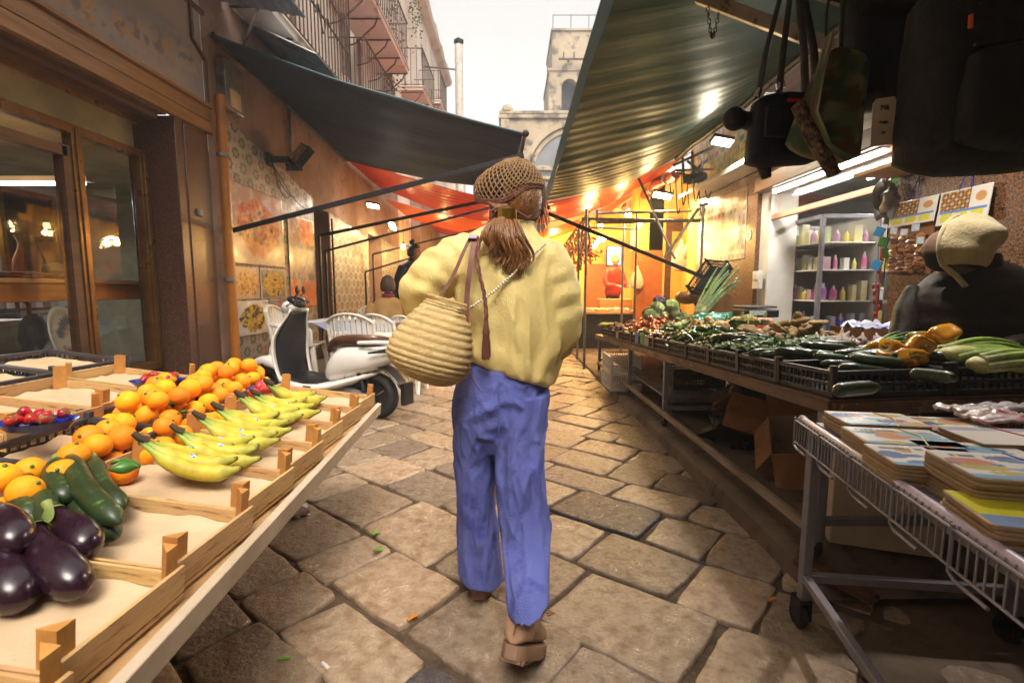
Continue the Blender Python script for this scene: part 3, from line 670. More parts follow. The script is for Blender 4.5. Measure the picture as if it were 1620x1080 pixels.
# small tin canopies under the first balcony
cn = thing('tin_canopy', 'grey corrugated tin canopy on the wall below the barred balcony', 'canopy', (XL, 6, 3.9))
b = B(); b.sheet(lambda s, t: V(XL+.85*t, 5.9+1.35*s, 4.28-.38*t+.012*math.sin(s*70)), 60, 3); M['tin'] = mat('dusty blue grey tin', '#98a1aa', '#808890', rough=.6, scale=4, c3='#6d6258', s3=9, a3=.64); b.build('sheet', M['tin'], cn, solid=.006)
b = B(); b.tube([V(XL+.85, 5.9, 3.9), V(XL+.85, 7.25, 3.9)], .014, 6); b.tube([V(XL, 5.9, 4.28), V(XL+.85, 5.9, 3.9)], .014, 6); b.tube([V(XL, 7.25, 4.28), V(XL+.85, 7.25, 3.9)], .014, 6); b.build('frame', M['steel'], cn)
ac = thing('shutter_box', 'ribbed grey sheet metal hood above the antique shop sign', 'hood', (XL, 4, 3.95))
b = B(); b.sheet(lambda s, t: V(XL+.9*t, 2.2+3.3*s, 4.25-.16*t+.012*abs(math.sin(t*26))), 4, 60); b.build('hood', M['tin'], ac, solid=.01)
b = B(); b.bx(XL, XL+.34, .6, 4.75, 3.98, 4.22); b.build('box', M['plaster'], ac, bevel=.01)
# second and third facade further on
ub2 = thing('apartment_block', 'crumbling apartment block further down the left side with hanging weeds', 'building', (XL, 18, 4))
ops2 = [(14.5, 15.4, 5.0, 7.2), (17.3, 18.2, 7.6, 9.5), (17.3, 18.2, 4.6, 6.6), (21, 21.9, 7.4, 9.3)]
b = B(); wall_open(b, XL+.02, 13.42, 23.5, 2, 10.7, ops2, .22); b.quad((XL+.02, 13.42, 2), (XL+.02, 13.42, 10.7), (XL-6, 13.42, 10.7), (XL-6, 13.42, 2)); b.quad((XL+.02, 23.5, 2), (XL+.02, 23.5, 10.7), (XL-6, 23.5, 10.7), (XL-6, 23.5, 2)); b.build('wall', M['plaster_up'], ub2, smooth=False)
for o in ops2:
    b = B(); b.bx(XL-.18, XL-.14, o[0], o[1], o[2], o[3]); b.build('shutter', M['shutter'], ub2)
b = B(); rs = []
for i in range(50):
    y = 13.4+10.15*i/49; j = .16*mn.noise(V(y*1.3, 7, 0)); rs.append([V(XL, y, 10.45), V(XL+.28, y, 10.55+j*.5), V(XL+.34, y, 10.7+j), V(XL, y, 10.85+j)])
b.rings(rs); b.build('cornice', M['plaster_up'], ub2)
balcony(ub2, 14.0, 16.0, 6.75, -2.45, 1.0, .16); balcony(ub2, 17.0, 18.6, 7.5, -2.4, .95, .16); balcony(ub2, 20.6, 22.3, 7.3, -2.5, .95, .2)
b = B(); r_ = random.Random(5)
wd = mat('wall weeds', '#6d7a3c', '#4c5a2a', rough=.8, rv=.1)
for k in range(340):
    cl = r_.choice([(12.6, 8.3, .5), (13.3, 7.6, .5), (12.2, 6.2, .35), (15.6, 9.4, .4)])
    p = V(XL+.06+r_.random()*.25, cl[0]+r_.gauss(0, .3), cl[1]+r_.gauss(0, cl[2])); d = V(r_.uniform(-1,1), r_.uniform(-1,1), r_.uniform(-1,.5)).normalized()*.1; e = d.cross(V(r_.random(), r_.random(), 1)).normalized()*.028
    b.quad(p, p+d*.5+e, p+d, p+d*.5-e)
tag(b.build('wall_weeds', wd, smooth=False), 'straggling green weeds growing out of the crumbling facade', 'plant', kind='stuff')
# white chimney pipe
ch = thing('flue_pipe', 'tall white flue pipe with a dark cap rising above the roofs', 'chimney', (-1.87, 18, 5))
b = B(); b.tube([(-1.87, 18, z) for z in (4, 6, 8, 9.72)], .14, 16); b.build('pipe', mat('white flue', '#c3bcb4', '#a59c92', rough=.6), ch)
b = B(); b.lathe([(.05, 9.9), (.17, 9.88), (.17, 9.76), (.12, 9.7)], 4, (-1.87, 18, .02)); b.build('cap', M['darksteel'], ch)
b = B(); b.beam((XL, 18, 6.2), (-1.9, 18, 6.2), .04); b.beam((XL, 18, 9), (-1.9, 18, 8.9), .04); b.build('stay', M['rust'], ch)

# ------------------------------------------------------------------ church at the street's end
M['church'] = mat('pale church stone', '#b3a184', '#8f7f68', rough=.9, scale=.45, detail=9, c3='#5f5548', s3=1.2, a3=.53, bump=.5, bscale=3)
chh = thing('church', 'pale stone church with a bell tower and round arched gable behind the awnings', 'church', (2, 36, 0))
b = B()
def tower_front():
    # front wall y=40 with arched opening centred x=4.55
    x0, x1, z0, z1 = 2.9, 10, 3, 18.2; cx, hw, zb, zs = 4.52, .62, 15.2, 17.0
    N_ = 12; arc = [(cx+hw*math.cos(PI-PI*k/N_), zs+hw*math.sin(PI-PI*k/N_)) for k in range(N_+1)]
    Y = 40
    b.quad((x0,Y,z0),(x1,Y,z0),(x1,Y,zb),(x0,Y,zb)); b.quad((x0,Y,zb),(cx-hw,Y,zb),(cx-hw,Y,zs),(x0,Y,zs)); b.quad((cx+hw,Y,zb),(x1,Y,zb),(x1,Y,zs),(cx+hw,Y,zs))
    top = [(x0, z1)]; pts = [(x0,zs)]+arc+[(x1,zs),(x1,z1),(x0,z1)]
    b.add([V(p[0], Y, p[1]) for p in pts], [tuple(range(len(pts)))])
    o = [(cx-hw,zb)]+arc+[(cx+hw,zb)]
    for i in range(len(o)-1): b.quad((o[i][0],Y,o[i][1]),(o[i+1][0],Y,o[i+1][1]),(o[i+1][0],Y+.7,o[i+1][1]),(o[i][0],Y+.7,o[i][1]))
    b.quad((cx-hw,Y,zb),(cx+hw,Y,zb),(cx+hw,Y+.7,zb),(cx-hw,Y+.7,zb))
tower_front(); b.quad((2.9,40,3),(2.9,46,3),(2.9,46,18.2),(2.9,40,18.2))
b.bx(2.82, 10, 39.92, 46, 18.2, 18.4); b.bx(3.15, 10, 40.1, 46, 18.4, 21.2); b.bx(3.05, 10, 40, 46, 21.2, 21.35)
b.build('tower', M['church'], chh, smooth=False)
b = B(); b.bx(3.5, 5.6, 40.9, 41, 15, 18); b.build('bell_opening', M['darksteel'], chh)
b = B()
for x in (3.2, 4.6, 6.0): b.beam((x, 40.2, 21.3), (x, 40.2, 22.4), .05)
b.beam((3.2, 40.2, 22.4), (8, 40.2, 22.4), .04); b.build('roof_railing', M['rust'], chh)
b = B(); b.beam((3.6, 39.6, 18.9), (6, 39.6, 18.9), .12); b.beam((4.0, 39.6, 18.9), (4.0, 39.6, 19.4), .1); b.beam((4.8, 39.6, 18.9), (4.8, 39.6, 19.4), .1); b.beam((4.4, 39.6, 18.9), (4.4, 40, 18.9), .1); b.build('antenna_bracket', M['rust'], chh)
b = B()
b.bx(-.75, 8, 34, 36, 0, 12.6); b.bx(-.9, 8, 33.85, 36, 12.6, 12.85); b.bx(-.85, 8, 33.9, 36, 12.9, 13.1)
for k in range(7): b.box((-.35+k*.0+.0, 33.95, 13.25), (.5, .2, .3)) if k == 0 else None
b.ell((-.3, 34.2, 13.2), (.4, .3, .4)); b.bx(-.75, -.2, 33.9, 34, 0, 12.6); b.bx(-.9, 8, 33.8, 34, 9.2, 9.5); b.bx(-.9, 8, 33.85, 34, 8.6, 8.75)
b.build('facade', M['church'], chh, bevel=.03)
b = B(); cx, cz = 4.3, 8.9
for r0, r1, dy in ((3.55, 3.2, .25), (3.1, 2.85, .12)):
    rs = []
    for k in range(25):
        a = PI*k/24; c, s = math.cos(a), math.sin(a)
        rs.append([V(cx+r1*c, 33.98, cz+r1*s), V(cx+r1*c, 34-dy, cz+r1*s), V(cx+r0*c, 34-dy, cz+r0*s), V(cx+r0*c, 33.98, cz+r0*s)])
    b.rings(rs)
b.build('round_arch', M['church'], chh)
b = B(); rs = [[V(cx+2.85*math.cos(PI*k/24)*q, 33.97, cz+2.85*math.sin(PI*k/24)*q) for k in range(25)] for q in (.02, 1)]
b.rings(rs, closed=False); b.build('lunette', mat('shaded lunette', '#7c7d80', '#6a6a6d', rough=.7, scale=.8), chh)  # plain grey infill of the round arch
# small corner house beyond
b = B(); b.bx(XL-6, XL+.3, 24.5, 30, 0, 9.2); b.bx(XL-6, XL+.45, 24.4, 30, 9.2, 9.4)
hs_ = thing('corner_house', 'low pale house standing just beyond the crumbling block', 'house', (XL, 27, 0)); b.build('wall', M['plaster_up'], hs_, bevel=.02)
for z in (3.5, 6.3):
    b = B(); b.bx(XL+.3, XL+.36, 25.5, 26.4, z, z+1.7); b.build('window', M['shutter'], hs_)
# ------------------------------------------------------------------ right side walls
XR = 2.8
rw = thing('right_wall', 'brown speckled granite wall with the open lit shop doorway behind the vegetables', 'wall', (XR, 4, 0))
b = B(); b.bx(XR, XR+.35, .2, 3.62, 0, 3.1)
for z in (.95, 1.68, 2.4): b.bx(XR-.0015, XR, .2, 3.62, z, z+.006)
for y in (1.2, 2.35, 3.3): b.bx(XR-.0016, XR, y, y+.006, 0, 3.1)
b.build('granite_wall', [M['granite_r']], rw, smooth=False)
b = B(); b.bx(XR, XR+.35, 5.65, 6.0, 0, 2.55); b.build('granite_pillar', M['granite_r'], rw, bevel=.004)
b = B(); b.bx(XR+.01, XR+.3, 6.0, 7.45, 0, 2.6); b.build('granite_panel', M['granite_r'], rw, smooth=False)
b = B(); b.bx(XR+.05, XR+.35, 5.45, 5.65, 0, 2.4); b.build('white_jamb', M['whiteplastic'], rw)
b = B(); b.bx(XR, XR+.35, 3.62, 5.65, 2.42, 3.4); b.bx(XR, XR+.35, .2, 3.62, 3.1, 3.4); b.bx(XR, XR+.35, 5.65, 7.45, 2.6, 3.4); b.build('lintel', M['brownwood'], rw)
b = B(); b.bx(XR-.12, XR+.02, 3.6, 5.5, 2.27, 2.42); b.build('shutter_housing', M['brownwood'], rw, bevel=.01)
b = B(); wall_open(b, XR+.02, .2, 12, 3.4, 7.2, [(5, 6, 4, 6), (8, 9, 4, 6)], -.2); b.build('upper_wall', M['plaster_up'], rw, smooth=False)
# lit shop interior
sh = thing('grocery_shop', 'small grocery with white walls and open front lit by tube lights', 'shop', (XR+2, 4.5, 0))
b = B(); M['white_wall'] = mat('white shop wall', '#b5b1a8', '#9b968c', rough=.7, scale=2)
x0, x1, y0, y1, zt = XR+.35, XR+3.2, 3.0, 7.9, 2.6
b.quad((x1,y0,0),(x1,y1,0),(x1,y1,zt),(x1,y0,zt)); b.quad((x0,y0,0),(x1,y0,0),(x1,y0,zt),(x0,y0,zt)); b.quad((x0,y1,0),(x1,y1,0),(x1,y1,zt),(x0,y1,zt)); b.quad((x0,y0,zt),(x1,y0,zt),(x1,y1,zt),(x0,y1,zt)); b.quad((x0+.002,5.6,0),(x0+.002,7.9,0),(x0+.002,7.9,zt),(x0+.002,5.6,zt)); b.quad((x0+.002,3.0,0),(x0+.002,3.62,0),(x0+.002,3.62,zt),(x0+.002,3.0,zt))
b.build('interior', M['white_wall'], sh, smooth=False)
b = B(); b.bx(XR+.06, XR+.12, 3.62, 5.45, 1.98, 2.03); b.bx(XR+.06, XR+.12, 3.62, 5.45, 2.25, 2.30); b.build('transom_frame', mat('salmon painted frame', '#a8745a', '#8f6049', rough=.5), sh)
b = B(); b.bx(XR+.085, XR+.095, 3.62, 5.45, 2.03, 2.25); b.build('transom_pane', M['glass'], sh)
def tubelight(a, c, lbl, e, col=(1, .97, .92), strength=16, tgt=None, lw=.1):
    a = Vector(a); c = Vector(c); m_ = (a+c)/2; t = thing('tube_light', lbl, 'light', m_)
    b = B(); b.beam(a+V(0,0,.035), c+V(0,0,.035), .06, .03); b.build('housing', M['whiteplastic'], t)
    b = B(); b.tube([a, c], .016, 8); b.build('tube', emat('tube glow', col, strength), t)
    d = (c-a); l = bpy.data.lights.new('tube_lamp', 'AREA'); l.shape = 'RECTANGLE'; l.size = d.length; l.size_y = lw; l.energy = e*LAMP; l.color = col
    o = bpy.data.objects.new('tube_lamp', l); COL.objects.link(o)
    z = -(Vector(tgt)-m_).normalized() if tgt else V(0, 0, 1); x = d.normalized(); y = z.cross(x).normalized(); z = x.cross(y)
    o.matrix_world = Matrix.Translation(m_ - z*.03) @ Matrix((x, y, z)).transposed().to_4x4(); o.parent = t; o.matrix_parent_inverse = WM[t.name].inverted()
    return t
tubelight((XR-.03, 3.72, 2.235), (XR-.03, 5.25, 2.235), 'long white tube light under the shutter housing of the grocery', 22, tgt=(2.85, 4.5, 0))
tubelight((XR+1.2, 3.9, 2.45), (XR+1.2, 5.6, 2.45), 'second white tube light inside the grocery ceiling', 70, strength=10)
# fridge with goods
fr = thing('drinks_fridge', 'tall glass fronted display cabinet with grey frame just inside the grocery', 'cabinet', (3.35, 5.4, .135))
def cabinet(x0, x1, y0, y1, z0, z1, root):
    b = B()
    for x in (x0, x1):
        for y in (y0, y1): b.bx(x-.02, x+.02, y-.02, y+.02, z0, z1)
    for z in (z0, z1):
        b.bx(x0, x1, y0-.02, y0+.02, z-.02, z+.02); b.bx(x0, x1, y1-.02, y1+.02, z-.02, z+.02); b.bx(x0-.02, x0+.02, y0, y1, z-.02, z+.02); b.bx(x1-.02, x1+.02, y0, y1, z-.02, z+.02)
    b.build('frame', M['greysteel'], root, bevel=.004)
cabinet(3.15, 3.75, 5.0, 5.95, .15, 1.95, fr)
b = B(); b.bx(3.73, 3.74, 5.0, 5.95, .15, 1.95); b.bx(3.16, 3.74, 5.94, 5.95, .15, 1.95); b.build('back_panel', M['white_wall'], fr)
b = B(); levels = [.45, .78, 1.1, 1.42, 1.7]
for z in levels: b.bx(3.17, 3.73, 5.02, 5.93, z-.012, z)
b.build('shelf', M['whiteplastic'], fr)
pal = {.45: ['#27409b', '#1d2f7a', '#c8c8d0'], .78: ['#2f3fa0', '#3a55b0', '#9fa8c8'], 1.1: ['#b0307f', '#d8d0d4', '#7a2f8a', '#c8b030'], 1.42: ['#a8487a', '#b8b040', '#2848a0', '#d8d4c8'], 1.7: ['#7fa82f', '#c8b83a', '#9fb83a', '#a06a8a'], .16: ['#27409b', '#b5b5b8']}
def goods(x, y, z, w, d, h, col, root=None, kind=0, lbl=None):
    b = B(); cols = []; w *= r_.uniform(.55, 1.15); h *= r_.uniform(.6, 1.05)
    if kind == 0: b.lathe([(w*.42, 0), (w*.5, h*.05), (w*.5, h*.62), (w*.2, h*.82), (w*.2, h)], 10, (x, y, z))
    else: b.box((x, y, z+h/2), (w, d, h))
    for p in b.v:
        t = (p[2]-z)/h; c = hexc(col); cols.append(c if .12 < t < .7 else lerp(c, (.4,.38,.35), .4) if t <= .8 else lerp(c, (.4,.38,.36), .8))
    return b.build('product', M['attrgloss'], root, colors=cols, bevel=0, ang=40)
r_ = random.Random(9)
n_ = 0
COLN = {'#27409b': 'blue', '#1d2f7a': 'navy', '#c8c8d0': 'pale', '#2f3fa0': 'blue', '#3a55b0': 'light blue', '#9fa8c8': 'pale blue', '#b0307f': 'pink', '#d8d0d4': 'white', '#7a2f8a': 'purple', '#c8b030': 'yellow', '#a8487a': 'mauve', '#b8b040': 'yellow', '#2848a0': 'blue', '#d8d4c8': 'white', '#7fa82f': 'green', '#c8b83a': 'yellow', '#9fb83a': 'lime', '#a06a8a': 'mauve', '#b5b5b8': 'grey'}
SHN = {.45: 'second shelf from the bottom', .78: 'middle shelf', 1.1: 'shelf just above the middle', 1.42: 'second shelf from the top', 1.7: 'top shelf', .16: 'floor'}
def product_row(x, ylist, z, zl, cols_, where):
    global n_
    for i, y in enumerate(ylist):
        col = r_.choice(cols_); k = r_.random() < .5
        o = goods(x, y, z, .07, .07, r_.uniform(.16, .24), col, None, 0 if k else 1)
        tag(o, '%s %s on the %s %s' % (COLN[col], 'bottle' if k else 'carton', zl, where), 'bottle' if k else 'carton', 'goods on the grocery shelves')
for z, cl in pal.items():
    product_row(3.26, [5.1+.1*i for i in range(8)], z+.001, SHN[z], cl, 'of the glass cabinet')
    for x_ in (3.36, 3.46, 3.56, 3.66): product_row(x_, [5.09], z+.001, SHN[z], cl, 'of the glass cabinet')
# shelves on the back wall + second fridge + red rack + plants
rk = thing('wall_shelving', 'white wall shelving stocked with packets inside the grocery', 'shelving', (5.2, 5.2, .135))
b = B()
for z in (.4, .75, 1.1, 1.45, 1.8): b.bx(4.6, 4.95, 4.6, 7.6, z-.015, z)
for y in (4.6, 5.6, 6.6, 7.6): b.bx(4.93, 4.95, y-.02, y+.02, .14, 1.95)
b.bx(4.94, 4.96, 4.6, 7.6, .14, 1.95); b.build('shelf', M['whiteplastic'], rk)
b = B(); cols = []
for z in (.4, .75, 1.1, 1.45, 1.8):
    y = 4.65
    while y < 7.5:
        w = r_.uniform(.06, .13); h = r_.uniform(.1, .24); b.bx(4.63, 4.83, y, y+w*.9, z, z+h); cols += [hexc(r_.choice(['#b04a3a', '#c8b45a', '#3f5a9a', '#c8c4ba', '#6a9a4a', '#8a4a6a', '#d0cac0', '#b58a3a']))]*8; y += w
b.build('packets', M['attrgloss'], rk, colors=cols, smooth=False)
f2 = thing('upright_freezer', 'grey upright freezer with white shelves near the grocery doorway', 'freezer', (3.9, 4.4, .135))
b = B(); b.bx(3.62, 4.2, 4.15, 4.75, .15, 1.75); b.build('body', M['greysteel'], f2, bevel=.02)
b = B(); b.bx(3.60, 3.62, 4.19, 4.71, .3, 1.70); b.build('door', M['glass'], f2)
b = B()
for z in (.5, .8, 1.1, 1.4): b.bx(3.59, 3.6, 4.2, 4.7, z-.015, z+.015)
b.build('door_rack', M['whiteplastic'], f2)
rr2 = thing('sweets_rack', 'red wire rack of hanging sweets beside the grey freezer', 'rack', (3.3, 4.25, .135))
b = B()
for y in (4.12, 4.38):
    b.beam((3.3, y, .14), (3.3, y, 1.62), .014)
b.tube([(3.3, 4.12, 1.62), (3.3, 4.25, 1.72), (3.3, 4.38, 1.62)], .008, 6)
for z in [.3+.13*i for i in range(10)]: b.beam((3.3, 4.12, z), (3.3, 4.38, z), .006)
b.build('frame', mat('red wire', '#a3202c', '#7d1822', rough=.4), rr2)
b = B()
for k in range(90): b.ell((3.27+r_.uniform(-.02,.02), r_.choice((4.12,4.16,4.34,4.38))+r_.uniform(-.015,.015), .3+r_.random()*1.2), (.012,.016,.028), nu=6, nv=4)
b.build('sweets', mat('red sweets', '#b01828', '#7a0f20', rough=.3, rv=.1), rr2)
hp = thing('hanging_packets', 'strings of green and red packets hanging by the grocery door edge', 'packets', (XR+.05, 3.75, 1.9))
b = B(); cols = []
for k in range(16):
    yy = 3.72+.05*(k % 3); z = 2.0-.085*(k//2); b.box((XR+.05+.03*(k % 2), yy, z), (.012, .07, .075), rotm(.2*(k%3), .1, .3)); cols += [hexc(['#2f5a24', '#b83a2a', '#3f8ac0', '#c8b43a', '#3a6a2a', '#b8b8b0'][(k*7) % 6])]*8
b.build('packet', M['attrgloss'], hp, colors=cols, smooth=False); b = B(); b.beam((XR+.06, 3.75, 1.3), (XR+.06, 3.75, 2.2), .006); b.build('string', M['rubber'], hp)
b = B(); b.bx(XR-.03, XR+.02, 5.48, 5.62, 1.22, 1.42); b.bx(XR-.037, XR-.03, 5.5, 5.6, 1.32, 1.4); tag(b.build('card_terminal', M['whiteplastic'], bevel=.01), 'small white terminal box fixed on the white door jamb', 'terminal')
def stick(s, t):
    r = math.hypot(s-.5, t-.5); n = math.hypot(s-.38, t-.58) < .07 or math.hypot(s-.62, t-.58) < .07 or (abs(r-.27) < .035 and t < .42)
    return (.08,.08,.08) if n else (.5,.5,.48)
sc_ = B(); sc_.lathe([(.001, 0), (.065, 0), (.065, .004), (.001, .004)], 24, (XR-.004, 5.82, 1.85), Matrix.Rotation(-PI/2, 3, 'Y')); so = sc_.build('round_sticker', M['whiteplastic'])
tag(so, 'round white sticker with a small face print on the granite pillar', 'sticker')
b = B(); b.ell((XR-.011, 5.80, 1.865), (.003, .010, .012)); b.ell((XR-.011, 5.845, 1.865), (.003, .010, .012)); b.tube([V(XR-.011, 5.82+.028*math.cos(a), 1.85+.026*math.sin(a)) for a in [PI*1.15+PI*.7*k/8 for k in range(9)]], .003, 5); b.build('print', M['rubber'], so)
# product posters
def bottleposter(rows, cols, seed, bg, dark=False):
    rr = random.Random(seed); pc = [[rr.choice([(.4,.05,.03),(.5,.28,.04),(.15,.2,.05),(.45,.1,.2),(.1,.12,.35),(.55,.42,.08),(.3,.12,.03),(.08,.25,.12)]) for _ in range(cols)] for _ in range(rows)]
    def fn(s, t):
        r = min(rows-1, int(t*rows)); c = min(cols-1, int(s*cols)); fs = s*cols-c-.5; ft = t*rows-r
        w = .30 if ft < .62 else (.12 if ft < .86 else 0)
        if .06 < ft and abs(fs) < w: return lerp(pc[r][c], (.75,.72,.65), .75 if .25 < ft < .42 else .1)
        return bg
    return fn
pp_ = painted('bottle_poster', bottleposter(3, 11, 2, (.46,.41,.35)), (XR-.004, 7.2, 1.58), (0, -1.3, 0), (0, 0, .86), 150, 90, None, M['attrgloss']); md = pp_.modifiers.new('s', 'SOLIDIFY'); md.thickness = .006; md.offset = -1
tag(pp_, 'white poster with three rows of bottles on the granite panel beyond the grocery', 'poster')
sg = thing('bottle_signboard', 'long white signboard with rows of drink pictures above the grocery corner', 'signboard', (XR, 6.5, 2.6))
b = B(); b.bx(XR-.30, XR, 5.35, 7.45, 2.56, 2.62); b.bx(XR-.14, XR-.01, 5.35, 7.45, 2.62, 3.28); b.build('box', M['whiteplastic'], sg, bevel=.006)
painted('printed_front', lambda s, t: ((bottleposter(1, 12, 5, (.5,.42,.34))(s, (t-.42)/.58) if not .0 < s < .06 else (.6,.3,.03)) if t > .42 else (lerp((.25,.28,.08), (.6,.4,.06), sm(-.2,.3,fbm(s*22,t*8,3))) if .06 < t and (s*9) % 1 > .07 else (.6,.56,.5))) , (XR-.145, 7.43, 2.64), (0, -2.05, 0), (0, 0, .62), 190, 60, sg, M['attrgloss'])
# nut cards on the granite wall
def nutcard(s, t):
    if min(s, 1-s, t, 1-t) < .03: return (.6,.57,.52)
    if t > .42:
        if s < .62:
            n = math.hypot(((s*13) % 1)-.5, ((t*9) % 1)-.5); cc = [(.5,.38,.08),(.35,.12,.05),(.45,.35,.2),(.3,.16,.06)][(int(s*13)*3+int(t*9)*5) % 4]; return cc if n < .42 else (.14,.05,.03)
        return (.5,.25,.08) if math.hypot((s-.82)/.1, (t-.7)/.14) < 1 else (.62,.58,.5)
    if t > .34: return (.1,.2,.45)
    return (.55,.5,.05) if (s*3.3) % 1 > .25 and t > .08 else (.6,.57,.5)
def nutboard(lbl, y0, y1, z0, z1, zc, bags, kind):
    t = thing('nut_display', lbl, 'display card', (XR-.03, (y0+y1)/2, zc))
    painted('card', nutcard, (XR-.05, y1, zc), (.0, -(y1-y0), 0), (.02, 0, z1-zc), 70, 40, t, M['attrgloss'], solid=.006)
    b = B(); b.bx(XR-.03, XR-.02, y0+.02, y1-.02, z0, zc); b.build('backing', M['cardboard'], t)
    b = B(); cols = []; r_ = random.Random(int(y0*100))
    for i in range(bags):
        for j in range(12 if kind else 9):
            c = V(XR-.055, y0+.04+(y1-y0-.08)*(i+.5)/bags, z0+.03+(zc-z0-.1)*j/(12 if kind else 9)); n0 = len(b.v)
            b.ell(c, (.026, (y1-y0)/bags*.42, .022), nu=8, nv=5, jit=.5, seed=i*9+j); k = len(b.v)-n0
            cols += [lerp((.30,.14,.05), (.12,.05,.03), r_.random()) if kind else lerp((.62,.36,.16), (.5,.26,.1), r_.random())]*k
    b.build('nut_bags', M['attrgloss'], t, colors=cols)
    b = B(); b.tube([(XR-.04, (y0+y1)/2-.04, z1), (XR-.01, (y0+y1)/2, z1+.16), (XR-.04, (y0+y1)/2+.04, z1)], .004, 5); b.build('ribbon', mat('violet ribbon', '#3a2f8a', None, rough=.4), t)
    if kind:
        b = B()
        for i in range(3): b.box((XR-.085, y0+.06+(y1-y0-.1)*(i+.4)/3, zc-.03-.02*(i % 2)), (.004, .06, .045), rotm(.1*i, 0, 0))
        b.box((XR-.085, y0+.05, zc-.12), (.004, .055, .045)); b.build('price_tag', mat('pale blue tag', '#8fa5bf', '#c0c6cc', rough=.5, scale=30), t)
nutboard('display card with dark nut bags hanging on the granite wall nearest the grocery door', 3.22, 3.60, 1.32, 1.83, 1.66, 4, True)
nutboard('display card with pale biscuit bags partly hidden behind the hooded vendor', 2.86, 3.20, 1.22, 1.83, 1.62, 4, False)
b = B(); b.bx(XR-.32, XR, 3.25, 3.62, 2.02, 2.045); tag(b.build('wooden_shelf_board', M['wood']), 'short raw wooden board sticking out above the granite corner', 'board')
b = B(); b.sheet(lambda s, t: V(XR-.07+.05*math.sin(s*9+t*5)*s, 3.58+.12*s, 2.02-.28*t+.02*math.sin(s*14)), 10, 10); b.ell((XR-.06, 3.6, 1.86), (.04,.06,.1), jit=.8); tag(b.build('crumpled_bag', M['steel'], solid=.003), 'crumpled grey plastic bag hanging at the granite corner', 'bag')

# ------------------------------------------------------------------ awnings
def awning(name, label, fn, nu, nv, m, thick=.004):
    t = thing(name, label, 'awning', fn(.5, .5)); b = B(); b.sheet(fn, nu, nv); b.build('canopy', m, t, ang=180); return t
tarpL = cloth_trans('dark slate tarpaulin', '#2b3139', '#363d47', tr=.05, rough=.5, gloss=.06, bump=.12, bscale=5, stretch=(1,4,1))
def fL(s, t):  # s along the wall (near->far), t from wall to outer edge
    y = 5.25 + 4.0*s; a = V(XL+.02, y, 3.80-.22*s); c = V(.125-.17*s, 4.98+3.05*s, 2.74+.06*s)
    p = a.lerp(c, t); p.z -= .06*math.sin(PI*t); p.z += .005*math.sin(s*30+t*3)*sm(0, .3, t) + .02*mn.noise(V(s*3, t*4, 1))
    p.y += .12*math.sin(PI*t)*(s-.5)*0; return p
aw = awning('dark_awning', 'large slate grey awning stretched from the left wall over the street', fL, 90, 50, tarpL)
b = B(); b.tube([fL(i/20, 1.0)+V(0,0,-.01) for i in range(21)], .022, 8); b.build('front_bar', M['darksteel'], aw)
b = B(); b.tube([fL(i/20, 0)+V(.02,0,.0) for i in range(21)], .03, 8); b.build('wall_tube', M['darksteel'], aw)
b = B(); b.tube([fL(0, i/24)+V(0,0,.004) for i in range(25)], .012, 6); b.build('edge_hem', mat('teal hem', '#2a4a50', None, rough=.5), aw)
b = B(); b.sheet(lambda s, t: fL(s, 1)+V(0, 0, -.11*t), 40, 3); b.build('valance', tarpL, aw, ang=180)
b = B(); b.ell(fL(0, 1)+V(.01, -.02, 0), .035); b.build('end_cap', M['rust'], aw)
def strut(par, a, c, w=.05, h=.03, nm='strut', m=None):
    b = B(); b.beam(a, c, w, h); return b.build(nm, m or M['darksteel'], par, bevel=.003)
strut(aw, W(355, 368, XL), P(829, 246, 5.05), .03, .05)
strut(aw, W(505, 373, XL), P(800, 311, 8.0), .03, .05)
# further frames on the left
fr1 = thing('awning_support', 'dark steel stall frame with sloping bars behind the scooter', 'frame', (XL+.1, 8, 0))
def fb(a, c, w=.035, nm='bar'): strut(fr1, a, c, w, w, nm)
fb(W(505, 373, XL+.05), V(XL+.05, W(505, 373, XL+.05).y, .1)); fb(W(515, 397, XL+.05), P(800, 322, 8.6))
fb(W(515, 397, XL+.05), V(XL+.05, W(515, 397, XL+.05).y, .1)); fb(V(XL+.05, 8.36, 2.4), V(XL+.05, 8.36, .1), .03)
q = P(590, 402, 10.5); fb(q, V(q.x, q.y, 0)); fb(q, P(800, 352, 11)); q2 = P(578, 430, 10); fb(q2, V(q2.x, q2.y, 0)); fb(q2, P(800, 362, 10.5))
tarpR = cloth_trans('glossy dark green tarpaulin', '#0d3f36', '#15382e', tr=.06, rough=.42, gloss=.2, bump=.12, bscale=2.2, stretch=(1,9,1), scale=1.2)
def fR(s, t):  # s near->far, t outer edge -> wall
    y = -3.0 + 10.4*s; a = V(.38+.08*s, y, 2.66-.14*s); c = V(2.52, y+.25*t, 3.32-.10*s)
    p = a.lerp(c, t); p.z -= .13*math.sin(PI*t); p.z += (.010*math.sin(y*9+1.8*math.sin(t*3+y*.7)+t*3)*sm(.1,.5,t)*(.5+mn.noise(V(y*1.3,t*1.5,0)))*1.4+.004*math.sin(y*27+t*6+2*math.sin(y*3)))*(.22+.6*sm(3.0, 6.0, y)) + .04*mn.noise(V(t*2, y*.8, 5)); return p
ar = awning('green_awning', 'glossy dark green awning rippling over the right hand stalls', fR, 400, 40, tarpR)
b = B(); b.sheet(lambda s, t: fR(s, 0)+V(-.004, 0, -.02-.17*t + .014*math.sin(s*60)*t), 120, 4); b.build('valance', tarpR, ar, ang=180)
b = B(); b.tube([fR(i/30, 0)+V(.03, 0, -.012) for i in range(31)], .018, 8); b.build('front_bar', M['steel'], ar)
b = B(); b.tube([fR(i/30, 1)+V(0, 0, -.03) for i in range(31)], .04, 10); b.build('wall_tube', M['darksteel'], ar)
